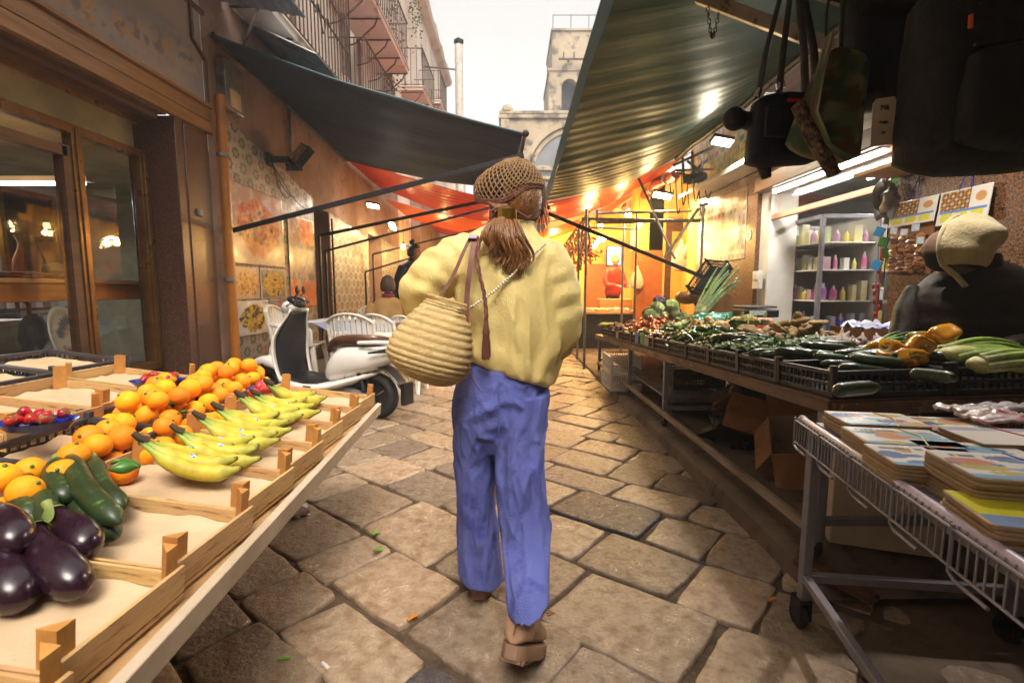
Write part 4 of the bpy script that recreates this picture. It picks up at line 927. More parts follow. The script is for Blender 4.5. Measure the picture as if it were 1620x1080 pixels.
strut(ar, P(868, 338, 6.9), P(1112, 438, 6.2), .028, .05)
strut(ar, P(868, 330, 6.9), P(868, 338, 6.9)+V(0,.2,.15), .03, .03)
# red and orange awnings further down, lit from below by the stall lamps
tarpRed = cloth_trans('red tarpaulin', '#b51a08', '#9c1406', tr=.4, rough=.3, gloss=.5, bump=.25, bscale=3, stretch=(1,7,1))
tarpOr = cloth_trans('orange tarpaulin', '#d8560a', '#cf3d0a', tr=.5, rough=.3, gloss=.5, bump=.25, bscale=3, stretch=(1,7,1))
def mk(x0, x1, y0, y1, z0, z1, zf=0, sag=.12, k=24):
    def fn(s, t):
        y = y0+(y1-y0)*s; p = V(x0+(x1-x0)*t, y, z0+(z1-z0)*t+zf*s); p.z -= sag*math.sin(PI*t); p.z += .014*math.sin(y*k+t*4) + .03*mn.noise(V(y, t*3, x0)); return p
    return fn
for nm, lb, fn, m in (
    ('red_awning', 'red awning starting directly behind the slate grey awning', mk(XL+.05, .1, 8.9, 11.6, 3.62, 2.78, -.1), tarpRed),
    ('orange_awning', 'orange awning beyond the red one over the cafe side', mk(XL+.05, .3, 11.7, 14.8, 3.35, 2.75, -.05), tarpOr),
    ('red_awning', 'second red awning deep down the left side of the street', mk(XL+.2, .3, 15, 19, 3.4, 2.85), tarpRed),
    ('red_awning', 'red awning behind the glossy green one on the right side', mk(.5, 2.75, 7.6, 10.6, 2.55, 3.3, .05), tarpRed),
    ('orange_awning', 'orange awning over the far right stalls', mk(.35, 2.75, 10.7, 14.5, 2.4, 3.35), tarpOr),
    ('red_awning', 'farthest red awning on the right above the butcher', mk(.0, 2.9, 14.6, 19, 2.5, 3.4), tarpRed)):
    a_ = awning(nm, lb, fn, 90, 24, m)
    b = B(); b.tube([fn(i/12, 1 if fn(0,1).x < 1 else 0) for i in range(13)], .02, 8); b.build('front_bar', M['darksteel'], a_)
rt = thing('rolled_tarp', 'rolled up red tarpaulin tied along the right wall frame', 'tarpaulin', (2.6, 8.5, 3))
b = B(); b.tube([V(2.5+.02*math.sin(y*5), y, 2.98+.03*math.sin(y*3)) for y in [7.6+.2*i for i in range(18)]], [.07+.02*math.sin(i*1.7) for i in range(18)], 12); b.build('roll', tarpRed, rt)
for y in (8, 8.8, 9.6, 10.4):
    b = B(); b.lathe([(.095,-.01),(.1,-.01),(.1,.01),(.095,.01)], 12, (2.5, y, 2.98), Matrix.Rotation(PI/2, 3, 'X')); b.build('tie', M['whiteplastic'], rt)

# ------------------------------------------------------------------ far right: yellow lit shops and scaffold
M['yellow_wall'] = mat('yellow painted wall', '#d8b052', '#c39a42', rough=.6, scale=2, bump=.1)
M['orange_tile'] = mat('orange brick tiles', '#b0622a', '#9a5022', rough=.45, scale=8, bump=.1)
yb = thing('butcher_building', 'yellow plastered shop building with orange tiled pillar at the far right', 'building', (3, 10, 0))
b = B(); b.bx(XR+.02, XR+.5, 7.45, 7.9, 0, 3.4); b.bx(3.25, 3.5, 7.9, 9.4, 0, 3.4); b.build('side_wall', M['yellow_wall'], yb, smooth=False)
b = B(); b.bx(2.62, 3.3, 9.4, 9.7, 1.35, 3.4); b.bx(3.05, 3.3, 9.4, 9.7, 0, 1.35); b.build('yellow_pier', M['yellow_wall'], yb)
b = B(); p0 = P(1003, 470, 9.38).x; p1 = P(1043, 470, 9.38).x; b.bx(p0, p1+.02, 9.36, 9.42, 0, 1.95)
for i in range(26): b.bx(p0-.001, p1+.021, 9.3585, 9.36, .07*i+.005, .07*i+.062) if i % 1 == 0 else None
b.build('tiled_pillar', M['orange_tile'], yb)
b = B(); b.bx(p0-.02, p1+.05, 9.40, 9.7, 1.952, 3.4); b.bx(p1+.04, p1+.12, 9.37, 9.42, 0, 2.9); b.build('pillar_top', M['yellow_wall'], yb)
b = B(); dx0 = P(1052, 400, 9.38).x; dx1 = P(1092, 400, 9.38).x; b.bx(dx0, dx1, 9.36, 9.40, 0, 2.55); b.build('door', M['brownwood'], yb, bevel=.004)
b = B(); b.bx(dx0+.12, dx1-.06, 9.345, 9.36, 1.0, 2.3); b.build('door_pane', M['yellow_wall'], yb)
b = B(); b.bx(.9, 4.5, 13.4, 13.6, 0, 3.4); b.bx(1.35, 3.3, 13.38, 13.4, 0, 1.7); b.build('back_wall', M['yellow_wall'], yb)
b = B(); b.bx(2.05, 2.58, 13.35, 13.37, 0, 1.9); b.build('tiled_wall', M['orange_tile'], yb)
b = B(); b.bx(3.3, 3.5, 9.7, 13.4, 0, 3.4); b.build('inner_wall', M['yellow_wall'], yb)
b = B(); b.bx(p0-.9, p0, 10.6, 10.7, 2.35, 2.8); fz = b.build('fascia', M['yellow_wall'], yb)
# counters
cn_ = thing('butcher_counter', 'butcher counter with glass top and trays at the far right', 'counter', (1.9, 10, 0))
b = B(); b.bx(1.15, 2.45, 9.7, 10.4, 0, .72); b.build('base', M['darksteel'], cn_, bevel=.01)
b = B(); b.bx(1.05, 2.5, 9.6, 10.5, .72, .78); b.bx(1.9, 2.6, 10.45, 10.9, .78, 1.0); b.build('worktop', M['wood'], cn_, bevel=.01)
b = B(); cols = []
for k in range(60):
    n0 = len(b.v); b.ell((r_.uniform(1.1,2.4), r_.uniform(9.62,10.3), .80), (.07,.05,.03), nu=8, nv=5, jit=.5, seed=k); cols += [r_.choice([(.5,.28,.12),(.45,.15,.08),(.55,.38,.2),(.4,.2,.1)])]*(len(b.v)-n0)
b.build('trays_of_meat', M['attrgloss'], cn_, colors=cols)
scr = thing('tv_screen', 'small glowing blue screen on the wall behind the person in red', 'screen', P(971, 405, 13.2))
q = P(971, 405, 13.25); b = B(); b.bx(q.x-.2, q.x+.2, 13.2, 13.3, q.z-.25, q.z+.25); b.build('case', M['rubber'], scr)
b = B(); b.bx(q.x-.18, q.x+.18, 13.195, 13.2, q.z-.23, q.z+.23); b.build('panel', emat('blue screen glow', '#6fa8e8', 2.2), scr)
# red chillies / sausages hung along a rail
hg = thing('hanging_garlands', 'strings of dried peppers and garlands hung from a rail above the far stalls', 'garlands', (1.2, 10, 2))
b = B(); b.beam(P(880, 405, 10), P(932, 335, 7.6), .03); b.build('rail', M['steel'], hg)
for k in range(26):
    b = B(); cols = []
    p = P(880, 405, 10).lerp(P(932, 335, 7.6), k/25)
    L_ = r_.uniform(.35, .8)
    for j in range(int(L_/.045)):
        n0 = len(b.v); b.ell(p+V(r_.uniform(-.02,.02), r_.uniform(-.02,.02), -.05-j*.045), (.024,.024,.03), nu=6, nv=4); cols += [r_.choice([(.42,.12,.04),(.5,.26,.07),(.38,.2,.08),(.55,.33,.12)])]*(len(b.v)-n0)
    b.build('string', M['attr'], hg, colors=cols)
ch_ = thing('chilli_bunch', 'bright red chilli bunch hanging at the far stall post', 'chillies', P(935, 395, 7.6))
b = B()
for k in range(70):
    p = P(935, 400, 7.6)+V(r_.gauss(0,.09), r_.gauss(0,.05), r_.gauss(0,.09)); d = V(r_.uniform(-1,1), r_.uniform(-1,1), r_.uniform(-1,.6)).normalized()*.07; b.tube([p, p+d*.5, p+d], [.012,.010,.002], 5)
b.build('chillies', mat('red chilli', '#b8160a', '#8a0f08', rough=.3), ch_)
for (px, py, Y, s_, lb, c) in ((1078, 405, 8.6, 1.0, 'pale cloth bag hanging left of the frame post', '#c8bfa8'), (1090, 395, 8.2, .6, 'smaller patterned bag hanging right of the pale cloth bag', '#a39a88'), (1008, 440, 9.3, .8, 'white apron hanging on the orange tiled pillar', '#b8ad90')):
    p = P(px, py, Y); b = B(); b.rings([[p+V(rx*s_*math.cos(a)*(1+.1*math.sin(5*a)), ry*s_*math.sin(a), z*s_) for a in [2*PI*k/16 for k in range(16)]] for rx, ry, z in ((.015,.015,.30),(.03,.03,.24),(.09,.06,.12),(.15,.08,-.02),(.17,.09,-.14),(.12,.07,-.24),(.03,.02,-.27))])
    tag(b.build('hanging_bag', mat('cloth '+c, c, None, rough=.8, bump=.4, bscale=20)), lb, 'bag')
# scaffold frame of steel tubes
sf = thing('scaffold', 'galvanised steel tube frame standing over the far vegetable stall', 'frame', (2, 7, 0))
def sb(a, c, r=.02):
    b = B(); b.tube([a, c], r, 8); b.build('tube', M['steel'], sf)
def post(px, pytop, Y, z0=.05):
    q = P(px, pytop, Y); sb(q, V(q.x, q.y, z0)); return q
q1 = post(928, 330, 7.0); q2_ = post(916, 360, 8.0); q3 = post(987, 350, 8.4); q4 = post(1008, 335, 8.0); q5 = post(1113, 325, 6.6); q6 = post(1098, 330, 8.0)
sb(P(945, 337, 7.8), P(1105, 334, 7.8)); sb(P(920, 346, 7.2), P(1108, 350, 7.0)); sb(P(945, 332, 7.8), P(945, 352, 7.8), .025); sb(P(930, 360, 8.2), P(1010, 362, 8.2)); sb(P(945, 352, 7.2), P(1108, 348, 7.2), .025)
sb(P(1010, 282, 7.0), P(1068, 410, 6.8), .017); sb(P(1105, 330, 6.8), P(1051, 408, 6.8), .022); sb(P(1106, 326, 6.6), P(1120, 322, 6.6), .02)
tg = thing('awning_winch', 'tangle of steel brackets and cables where the awnings meet the right wall', 'brackets', P(1095, 265, 6.9))
b = B()
for a, c in (((1065, 262), (1130, 232)), ((1075, 275), (1118, 282)), ((1080, 250), (1082, 290)), ((1110, 245), (1112, 285)), ((1088, 255), (1118, 280)), ((1118, 252), (1085, 285)), ((1068, 270), (1130, 268)), ((1095, 240), (1097, 295))): b.beam(P(*a, 6.9), P(*c, 6.6), .03)
b.build('bracket', M['steel'], tg)
b = B(); b.lathe([(.05,-.15),(.07,-.1),(.07,.1),(.05,.15)], 12, P(1100, 282, 6.7), rotm(PI/2, 0, .6)); b.build('drum', M['darksteel'], tg)
b = B()
for k in range(7):
    p0_ = P(1060+k*9, 290-(k % 3)*9, 6.8); p1_ = P(1066+k*10, 300+(k % 2)*30, 6.9); b.tube([p0_.lerp(p1_, t)+V(0, 0, -.16*math.sin(PI*t)*(1+(k % 3)*.5)) for t in [i/8 for i in range(9)]], .008, 5)
b.build('cable', M['rubber'], tg)

# ------------------------------------------------------------------ lamps
WARM = (1.0, .62, .19); WARM2 = (1, .70, .32)
def led(px, py, Y, lbl, col, e, s, w=.2, d=.12, tgt=None, es=30):
    p = P(px, py, Y); t = thing('stall_lamp', lbl, 'lamp', p)
    rot = rotm(R(-20), R(10), 0)
    b = B(); b.box(p+V(0, .02, .03), (w*1.15, d*1.3, .04), rot); b.build('housing', M['darksteel'], t, bevel=.006)
    b = B(); b.box(p, (w, d, .02), rot); b.build('lens', emat('lamp glow '+lbl[:12], col, es), t)
    light('lamp_light', 'AREA', p+V(0, -.02, -.04), e, col, s, tgt or (p+V(0, -.3, -2)), t)
    return t
led(1143, 225, 5.5, 'white floodlight under the signboard at the right wall', (1,.86,.62), 62, .2, .2, .1, (1.8, 5.0, .8), 10)
led(1437, 13, 2.55, 'small white lamp above the black backpack', (1,.93,.85), 42, .08, .09, .09, None, 9)
led(1048, 310, 8, 'bright warm lamp beside the rolled red tarpaulin', WARM2, 90, .25, .28, .12, (1.8, 7.5, .8), 40)
led(1000, 341, 11, 'smaller warm lamp beyond the tube frame', WARM2, 120, .25, .3, .12, None, 40)
led(590, 326, 9.0, 'white lamp hanging under the red awning by the cafe', (1,.9,.75), 34, .2, .2, .1, (-1.5, 8.5, .5), 40)
led(621, 358, 11, 'second lamp, warm and narrow, under the orange awning', WARM2, 60, .2, .12, .3, None, 40)
for k, (px, py, Y) in enumerate(((1011, 354, 9), (948, 379, 10.5), (951, 374, 10.7), (943, 385, 10.3), (955, 378, 11), (940, 390, 10.2))):
    p = P(px, py, Y); t = thing('bare_bulb', ['bare bulb hanging alone before the yellow pier', 'bare bulb, middle of the cluster above the butcher counter', 'bare bulb, highest of the cluster above the butcher counter', 'bare bulb, second lowest of the cluster above the butcher counter', 'bare bulb, rightmost of the cluster above the butcher counter', 'bare bulb, lowest of the cluster above the butcher counter'][k], 'bulb', p)
    b = B(); b.ell(p, .05); b.build('bulb', emat('bulb glow', (1, .7, .35), 45), t)
    b = B(); b.lathe([(.02, .04), (.025, .09), (.005, .1), (.004, .5)], 8, p); b.build('flex', M['rubber'], t)
    if k in (0, 1, 4): light('bulb_light', 'POINT', p+V(0, 0, -.08), 75, WARM, .06, None, t)
# the stalls' bulbs that make the lane glow under the red and orange canvas
for k, (x, y, z, e, n) in enumerate(((-2.3, 10.4, 2.1, 16, 'left'), (-2.2, 13.5, 2.2, 60, 'left'), (-1.0, 17, 2.4, 150, 'left'), (1.6, 8.9, 2.35, 110, 'right'), (1.2, 12.6, 2.3, 210, 'right'), (1.4, 16.5, 2.4, 150, 'right'))):
    t = thing('stall_bulb', ['glass bulb above the cafe doorway under the red awning', 'glass bulb over the second cafe doorway', 'glass bulb deepest on the left side of the lane', 'glass bulb over the back of the far vegetable stall', 'glass bulb above the butcher under the orange awning', 'glass bulb deepest on the right side of the lane'][k], 'bulb', (x, y, z))
    b = B(); b.ell((x, y, z), (.045, .045, .06)); b.build('bulb', emat('stall bulb glow', WARM, 40), t)
    b = B(); b.lathe([(.018, .05), (.022, .1), (.004, .11), (.004, .6)], 8, (x, y, z)); b.build('flex', M['rubber'], t)
    light('stall_bulb_light', 'POINT', (x, y, z-.1), e, WARM, .08, None, t)
# far stalls that close the lane
def stall_far(x0, x1, y, lbl, seed):
    t = thing('market_stall', lbl, 'stall', ((x0+x1)/2, y, 0)); r = random.Random(seed)
    b = B(); b.bx(x0, x1, y, y+.9, .55, .68); b.bx(x0+.05, x0+.1, y+.05, y+.1, 0, .55); b.bx(x1-.1, x1-.05, y+.05, y+.1, 0, .55); b.bx(x0, x1, y, y+.02, .2, .55); b.build('table', M['brownwood'], t)
    b = B(); cols = []
    for k in range(150):
        n0 = len(b.v); b.ell((r.uniform(x0, x1), r.uniform(y, y+.85), .70+r.random()*.12), r.uniform(.035,.06), nu=7, nv=5); cols += [r.choice([(.6,.25,.03),(.5,.05,.03),(.2,.3,.06),(.6,.45,.1)])]*(len(b.v)-n0)
    b.build('fruit', M['attrgloss'], t, colors=cols)
stall_far(-2.9, -1.2, 15.5, 'fruit stall far down the left side of the lane', 1); stall_far(1.0, 2.6, 14.8, 'fruit stall far down the right side of the lane', 2); stall_far(-1.0, .8, 20.5, 'fruit stall closing the end of the lane', 3)
ew = thing('end_wall', 'old plastered wall closing the end of the lane below the church', 'wall', (0, 23, 0))
b = B(); b.bx(-3.1, 3.0, 23, 23.3, 0, 4.2); b.build('wall', M['plaster'], ew); b = B(); b.bx(-1, .2, 22.95, 23, 0, 2.3); b.build('door', M['brownwood'], ew)
b = B(); b.bx(XL, XL+.3, 15, 23, 0, 4.2); b.bx(XL+.3, XL+.34, 16, 17, 0, 2.3); tag(b.build('side_wall', M['plaster']), 'plastered wall along the far left of the lane', 'wall')
b = B(); b.bx(2.95, 3.3, 13.6, 23, 0, 6); tag(b.build('side_wall', M['yellow_wall']), 'yellow wall along the far right of the lane', 'wall')
# the street goes on behind the camera; closing house added to block sky light
for nm, lb, bb_ in (('side_building', 'plastered house continuing behind the viewer on the left', (XL-3, XL, -9, .19, 0, 9)), ('side_building', 'plastered house continuing behind the viewer on the right', (XR, XR+3, -9, .19, 0, 7)), ('street_building', 'tall unseen house added behind the viewer to block sky light', (XL-3, XR+3, -12, -9.05, 0, 10))):
    b = B(); b.bx(*bb_); o = tag(b.build(nm, M['plaster_up']), lb, 'building')
    b = B(); b.bx(bb_[0]+.6, bb_[1]-.6, bb_[3]-.02 if nm[1] == 't' else bb_[2]+.5, bb_[3]+.03 if nm[1] == 't' else bb_[2]+.52, 3, 5); b.build('window', M['shutter'], o)
# ------------------------------------------------------------------ left produce stall (tilted table frame: a = away from street, b = along it, c = up)
TO = V(-.650, .40, .605); Tb = V(-.052, 1, 0).normalized(); Ta = V(-1, .0, .11); Ta = (Ta - Tb*Ta.dot(Tb) + Tb*.10).normalized(); Tc = Tb.cross(Ta).normalized()
if Tc.z < 0: Tc = -Tc
TM = Matrix((Ta, Tb, Tc)).transposed().to_4x4(); TM.translation = TO
def T(a, b_, c=0): return TM @ V(a, b_, c)
TI = TM.inverted()
def TP(px, py, c=0.0):
    """table coordinates of the photograph's point at height c over the stall top"""
    d = ray(px, py); o = V(0, 0, CAM_H); oc = TI @ o; dc = TI.to_3x3() @ d; t = (c-oc.z)/dc.z; return oc + dc*t
def place(o, a, b_, c, rz=0, w=0):
    """local x -> away from the street, local y -> toward the camera; w = depth of the thing along b"""
    Rm = Matrix((Ta, -Tb, Tc)).transposed() @ rotm(0, 0, rz); o.location = T(a, b_+w, c); o.rotation_euler = Rm.to_euler(); return o
def place_dir(o, p, tip, up=None):
    z = Tc; x = (tip-p); x = (x-z*x.dot(z)).normalized(); y = z.cross(x); o.location = p; o.rotation_euler = Matrix((x, y, z)).transposed().to_euler(); return o
st = thing('produce_stall', 'low produce stall with white lip and steel legs on the left of the street', 'stall', (-1.2, 1.8, 0))
b = B(); b.T = TM; b.bx(-.035, 2.35, -.3, 2.15, -.03, -.012); b.build('tabletop', M['wood'], st)
b = B(); b.T = TM; b.bx(-.06, -.036, -.3, 2.15, -.045, .012); b.build('lip_board', mat('pale lip board', '#b9a893', '#a39078', rough=.6, scale=4), st, bevel=.003)
for a, bb in ((.42, 2.1), (.42, .25), (1.9, 2.1), (1.9, .25)):
    p = T(a, bb, -.03); b = B(); b.bx(p.x-.017, p.x+.017, p.y-.017, p.y+.017, 0, p.z); b.build('leg', M['darksteel'], st)
b = B(); q = T(.42, 2.1, -.03); b.ell((q.x+.02, q.y-.03, .035), (.06, .05, .035), jit=.9, seed=3, nu=16, nv=10); tag(b.build('knotted_bag', mat('white plastic bag', '#c8c2ba', None, rough=.3, bump=.4, bscale=40)), 'white plastic bag tied round the foot of the produce stall leg', 'bag')
def paper_fn(a0, a1, b0, b1, seed, c=.012, curl=.02):
    def fn(s, t):
        e = max(sm(.93, 1, s), sm(.07, 0, s) if False else 0, sm(.93, 1, t), 1-sm(0, .07, t), 1-sm(0, .06, s))
        return V(a0+(a1-a0)*s, b0+(b1-b0)*t, c + .005*mn.noise(V(s*3, t*3, seed)) + .003*mn.noise(V(s*9, t*9, seed)) + curl*e*(.6+.8*mn.noise(V(s*5, t*5, seed+9))))
    return fn
def wooden_crate(L=.52, Wd=.292, label='', h=.068, seed=0, paper=True, liner=None):
    r = thing('wooden_crate', label, 'crate', (0,0,0), 0, 'wooden crates on the produce stall')
    b = B(); b.bx(0, L, .004, Wd-.004, .0, .008); b.build('bottom_board', M['wood'], r)
    for y in (.004, Wd-.010):
        b = B(); b.bx(.012, L-.012, y, y+.007, .006, h*.78); b.build('side_board', M['wood'], r, bevel=.001)
    for x in (0, L-.008):
        b = B(); b.bx(x, x+.008, .002, Wd-.002, .012, h); b.build('end_board', M['wood'], r, bevel=.001)
    for x in (.009, L-.009):
        for y in (.012, Wd-.012):
            sx = 1 if x < .1 else -1; sy = 1 if y < .1 else -1
            b = B(); b.prism([(0, 0), (.032*sx, 0), (0, .03*sy)], (x, y, .006), (1,0,0), (0,1,0), (0,0,h+.042)); b.build('corner_post', M['wood_end'], r, smooth=False)
    if paper:
        b = B(); b.sheet(paper_fn(.012, L-.012, .013, Wd-.013, seed, .012, .018), 26, 16); b.build('paper_liner', M['paper'], r, ang=180)
    return r
names = ['wooden paper lined crate cut by the bottom edge of the picture', 'wooden paper lined crate holding the aubergines', 'wooden paper lined crate with the courgettes at its back', 'wooden crate with the banana bunch nearest the camera', 'wooden crate with green print on its board', 'wooden crate in the middle of the banana row', 'wooden crate second from the far end of the banana row', 'wooden crate at the far end of the banana row beside the scooter wheel']
NCR = 8; PITCH = .270; B0 = -.02
for k in range(NCR):
    c = wooden_crate(.50, .268, names[k], seed=k*3)
    place(c, -.02 + rnd.uniform(-.006, .006), B0+k*PITCH, 0, rnd.uniform(-.012, .012), .268)
    if k in (0, 3, 6):
        b = B(); b.bx(.05, .44, .0015, .004, .030, .050); [b.bx(.06+.035*i, .08+.035*i, .0008, .0015, .034, .046) for i in range(10)]; b.build('printed_strip', [mat('print ink', ['#a8382c', '', '', '#4f7a4a', '', '', '#3a5f9a'][k], '#b9986a', rough=.7, scale=40)], c)
# rear wooden crates and dark plastic crates
lab2 = ['wooden crate with dusty paper at the left edge of the picture', 'wooden crate with dusty paper left of the far strawberry tray', 'paper lined wooden crate behind the oranges under the shop window']
for k, (a, bb, L_, W_) in enumerate(((.80, .98, .46, .33), (.80, 1.33, .46, .31), (.84, 1.66, .42, .3))):
    c = wooden_crate(L_, W_, lab2[k], seed=30+k); place(c, a, bb, .035, rnd.uniform(-.04, .04), W_)
def plastic_crate(L, Wd, H, label, m, group, open_rows=3, posts=True, liner=False, seed=0, name='plastic_crate'):
    r = thing(name, label, 'crate', (0,0,0), 0, group)
    b = B(); b.bx(0, L, 0, Wd, 0, .008); b.build('base', m, r)
    def side(b, o, u, n, ln):
        # lattice side from o along u, outward n
        def bar(s0, s1, z0, z1, th=.008):
            p = [o+u*s0, o+u*s1]; x0, x1 = sorted((p[0].x, p[1].x)); y0, y1 = sorted((p[0].y, p[1].y))
            if abs(u.x) > .5: b.bx(x0, x1, y0-th/2, y1+th/2, z0, z1)
            else: b.bx(x0-th/2, x1+th/2, y0, y1, z0, z1)
        bar(0, ln, H-.016, H, .016); bar(0, ln, 0, .02, .010); bar(0, ln, H*.45, H*.45+.010, .007)
        k = max(5, int(ln/.028))
        for i in range(k+1): s = ln*i/k; bar(max(0, s-.003), min(ln, s+.003), .01, H-.008, .006)
    for o, u, ln in ((V(0,0,0), V(1,0,0), L), (V(0,Wd,0), V(1,0,0), L), (V(0,0,0), V(0,1,0), Wd), (V(L,0,0), V(0,1,0), Wd)):
        b = B(); side(b, o, u, None, ln); b.build('lattice_side', m, r, smooth=False)
    for x in (0, L):
        for y in (0, Wd): b = B(); b.bx(x-.011, x+.011, y-.011, y+.011, 0, H+(.022 if posts else 0)); b.build('corner_post', m, r, bevel=.003)
    if liner:
        b = B(); b.sheet(paper_fn(.015, L-.015, .015, Wd-.015, seed, H*.35, .03), 24, 16); b.build('paper_liner', M['paper'], r, ang=180)
    return r
gcl = ['dark grey lattice crate with crumpled paper behind the oranges', 'dark grey lattice crate with paper left of the strawberry tray', 'dark grey lattice crate under the shop window at the far left', 'dark grey lattice crate with paper under the shop mullion', 'dark grey lattice crate with paper behind the courgettes', 'dark grey lattice crate holding the heap of oranges']
for k, (a, bb, L_) in enumerate(((.50, 1.23, .28), (.50, .84, .28), (1.28, 1.25, .42), (1.28, 1.66, .42), (.50, .45, .28), (.50, 1.62, .28))):
    c = plastic_crate(L_, .38, .085, gcl[k], M['greyplastic'], 'dark lattice crates on the produce stall', liner=True, seed=k); place(c, a, bb, .0 if k not in (2, 3) else .03, rnd.uniform(-.02, .02), .38)
# --- fruit
M['orange'] = mat('orange peel skin', '#f0980a', '#e68206', rough=.62, scale=3, bump=.25, bscale=90, rv=.16, c3='#f0a012', s3=4, a3=.6, spec=.35, coat=0)
M['leaf'] = mat('citrus leaf', '#3f6a1e', '#2c5016', rough=.4, scale=9, rv=.2)
def protofruit(name, b, m, label, group, cat, colors=None, extra=None):
    o = b.build(name, m, colors=colors, ang=180); return tag(o, label, cat, group)
b = B(); b.ell((0,0,0), (.037, .037, .0345), nu=20, nv=14, jit=.035)
orange = protofruit('orange', b, M['orange'], 'orange in the long heap behind the bananas and courgettes', 'oranges heaped on the left stall', 'orange')
b = B(); b.lathe([(.004, .031), (.005, .037), (.002, .04)], 8); st_ = b.build('stalk', M['leaf'], orange)
first = True
def put_orange(p, sc=1.0):
    global first
    o = orange if first else dup(orange)
    first = False
    o.location = p; o.rotation_euler = (rnd.uniform(-1,1), rnd.uniform(-1,1), rnd.random()*6); o.scale = (sc,)*3
    return o
def heap(path, wid, h, n, sc):
    """fruit heaped along a ridge path in table coordinates: settled by rejecting overlaps"""
    pts = []
    for layer in range(4):
        for _ in range(n*12):
            t = rnd.random()*(len(path)-1); i = min(int(t), len(path)-2); f_ = t-i; c = path[i].lerp(path[i+1], f_); d = (path[i+1]-path[i]); nrm = V(-d.y, d.x, 0).normalized()
            w_ = wid[i]*(1-f_)+wid[i+1]*f_; off = rnd.uniform(-1, 1)*w_*(1-.27*layer); hh = h[i]*(1-f_)+h[i+1]*f_
            z = .045+.055*layer
            if z > hh: continue
            q = c + nrm*off; q.z = z+rnd.uniform(-.006, .006)
            if all((q-p).length > .069*sc for p in pts): pts.append(q)
    return pts
pth = [TP(-40, 830, .05), TP(40, 790, .05), TP(160, 735, .05), TP(250, 668, .05), TP(300, 640, .05), TP(375, 612, .05), TP(410, 603, .05)]
for q in pth: q.z = 0
for p in heap(pth, [.07, .07, .08, .17, .19, .12, .05], [.12, .12, .12, .17, .2, .17, .12], 130, 1.0): put_orange(T(p.x, p.y, p.z), rnd.uniform(.9, 1.1))
lf = None
for k, (px, py, s) in enumerate(((268, 635, 1.0), (338, 592, .8), (200, 725, 1.1), (325, 602, .6), (290, 655, .7), (196, 745, .9), (300, 610, .6))):
    q = TP(px, py, .14); b = B()
    b.sheet(lambda u, w: V((u-.5)*.075, (w-.5)*.042*math.sin(PI*min(.97, max(.03, u))), .010*math.cos((w-.5)*3)-.012*(u-.5)**2*4), 8, 6)
    o = b.build('citrus_leaf', M['leaf'], ang=180, solid=.0006); tag(o, 'dark green citrus leaf lying among the oranges', 'leaf', 'leaves among the oranges')
    o.location = T(q.x, q.y, .13 if s > .9 else .15); o.rotation_euler = (rnd.uniform(-.5,.5)+.5, rnd.uniform(-.4,.4), rnd.random()*6); o.scale = (s*.9,)*3
# bananas
M['banana'] = mat('banana skin', '#ffffff', '#b9a860', attr=True, rough=.55, scale=14, stops=(.5,.8), c3='#6b5020', s3=70, a3=.70, bump=.05)
def banana_bunch(label, n, seed, green=.5):
    r = random.Random(seed); root = thing('banana_bunch', label, 'bananas', (0,0,0), 0, 'banana bunches on the wooden crates')
    crown = V(0, 0, .085)
    for k in range(n):
        ang = (k-(n-1)/2)*.25 + r.uniform(-.04, .04); layer = k % 2
        L_ = .185+r.uniform(-.012, .012); rad = .0200
        pts = []; rs = []; N_ = 16; cols = []
        for i in range(N_+1):
            t = i/N_
            x = L_*(1.02*t - .02); sag = .082*(1-((1-t)**2.2)) - .026*t*t*t
            loc = V(x, (ang*1.05*x) + .05*ang*0, -sag + layer*.010)
            loc.y += .022*math.sin(t*PI)*(-1 if ang < 0 else 1)*abs(ang)
            pts.append(crown+loc)
            rs.append(rad*(.34 if t < .10 else .34+.66*sm(.10, .30, t))*(1 if t < .8 else 1-.62*sm(.80, .985, t)))
        pts.append(pts[-1]+(pts[-1]-pts[-2]).normalized()*.009); rs.append(.004)
        b = B(); b.tube(pts, rs, 10, flat=1.0)
        g_ = lerp((.68,.47,.03), (.42,.43,.04), green)
        for i in range(len(pts)):
            t = i/N_
            c = lerp((.22,.33,.05), g_, sm(.05, .34, t)); c = lerp(c, (.30,.34,.05), sm(.72,.92,t)*.7); c = (.05,.035,.02) if t > 1.0 else c
            c = (.10,.08,.03) if t < .02 else c
            for j in range(10):
                e = .92+.10*math.cos(2*PI*j/10*2.5); cols.append(tuple(q*e for q in c))
        o = b.build('banana', M['banana'], root, colors=cols, ang=180)
        if k in (1, n-2) or r.random() < .35:
            i = 9; p = pts[i]; b = B(); b.ell(p+V(0, 0, rs[i]*.93), (.012, .009, .0022), rotm(0, .45, ang), 12, 6); b.build('sticker', mat('blue sticker', '#2f62b0', '#b8c4d8', rough=.3, scale=90, stops=(.48,.52)) if 'stk' not in M else M['stk'], o)
            M['stk'] = o.children[0].data.materials[0]
    b = B(); b.tube([crown+V(.012, 0, .0), crown+V(-.006, 0, .010), crown+V(-.018, 0, .022)], [.011, .009, .006], 8); b.build('crown_stem', mat('banana stem', '#4a3a20', '#2c2416', rough=.7) if 'bst' not in M else M['bst'], root)
    return root
bl = ['banana bunch nearest the camera, beside the courgettes', 'second banana bunch from the camera', 'third banana bunch from the camera, lying low', 'middle banana bunch of the row', 'fifth banana bunch from the camera', 'sixth banana bunch from the camera', 'farthest banana bunch, beside the scooter']
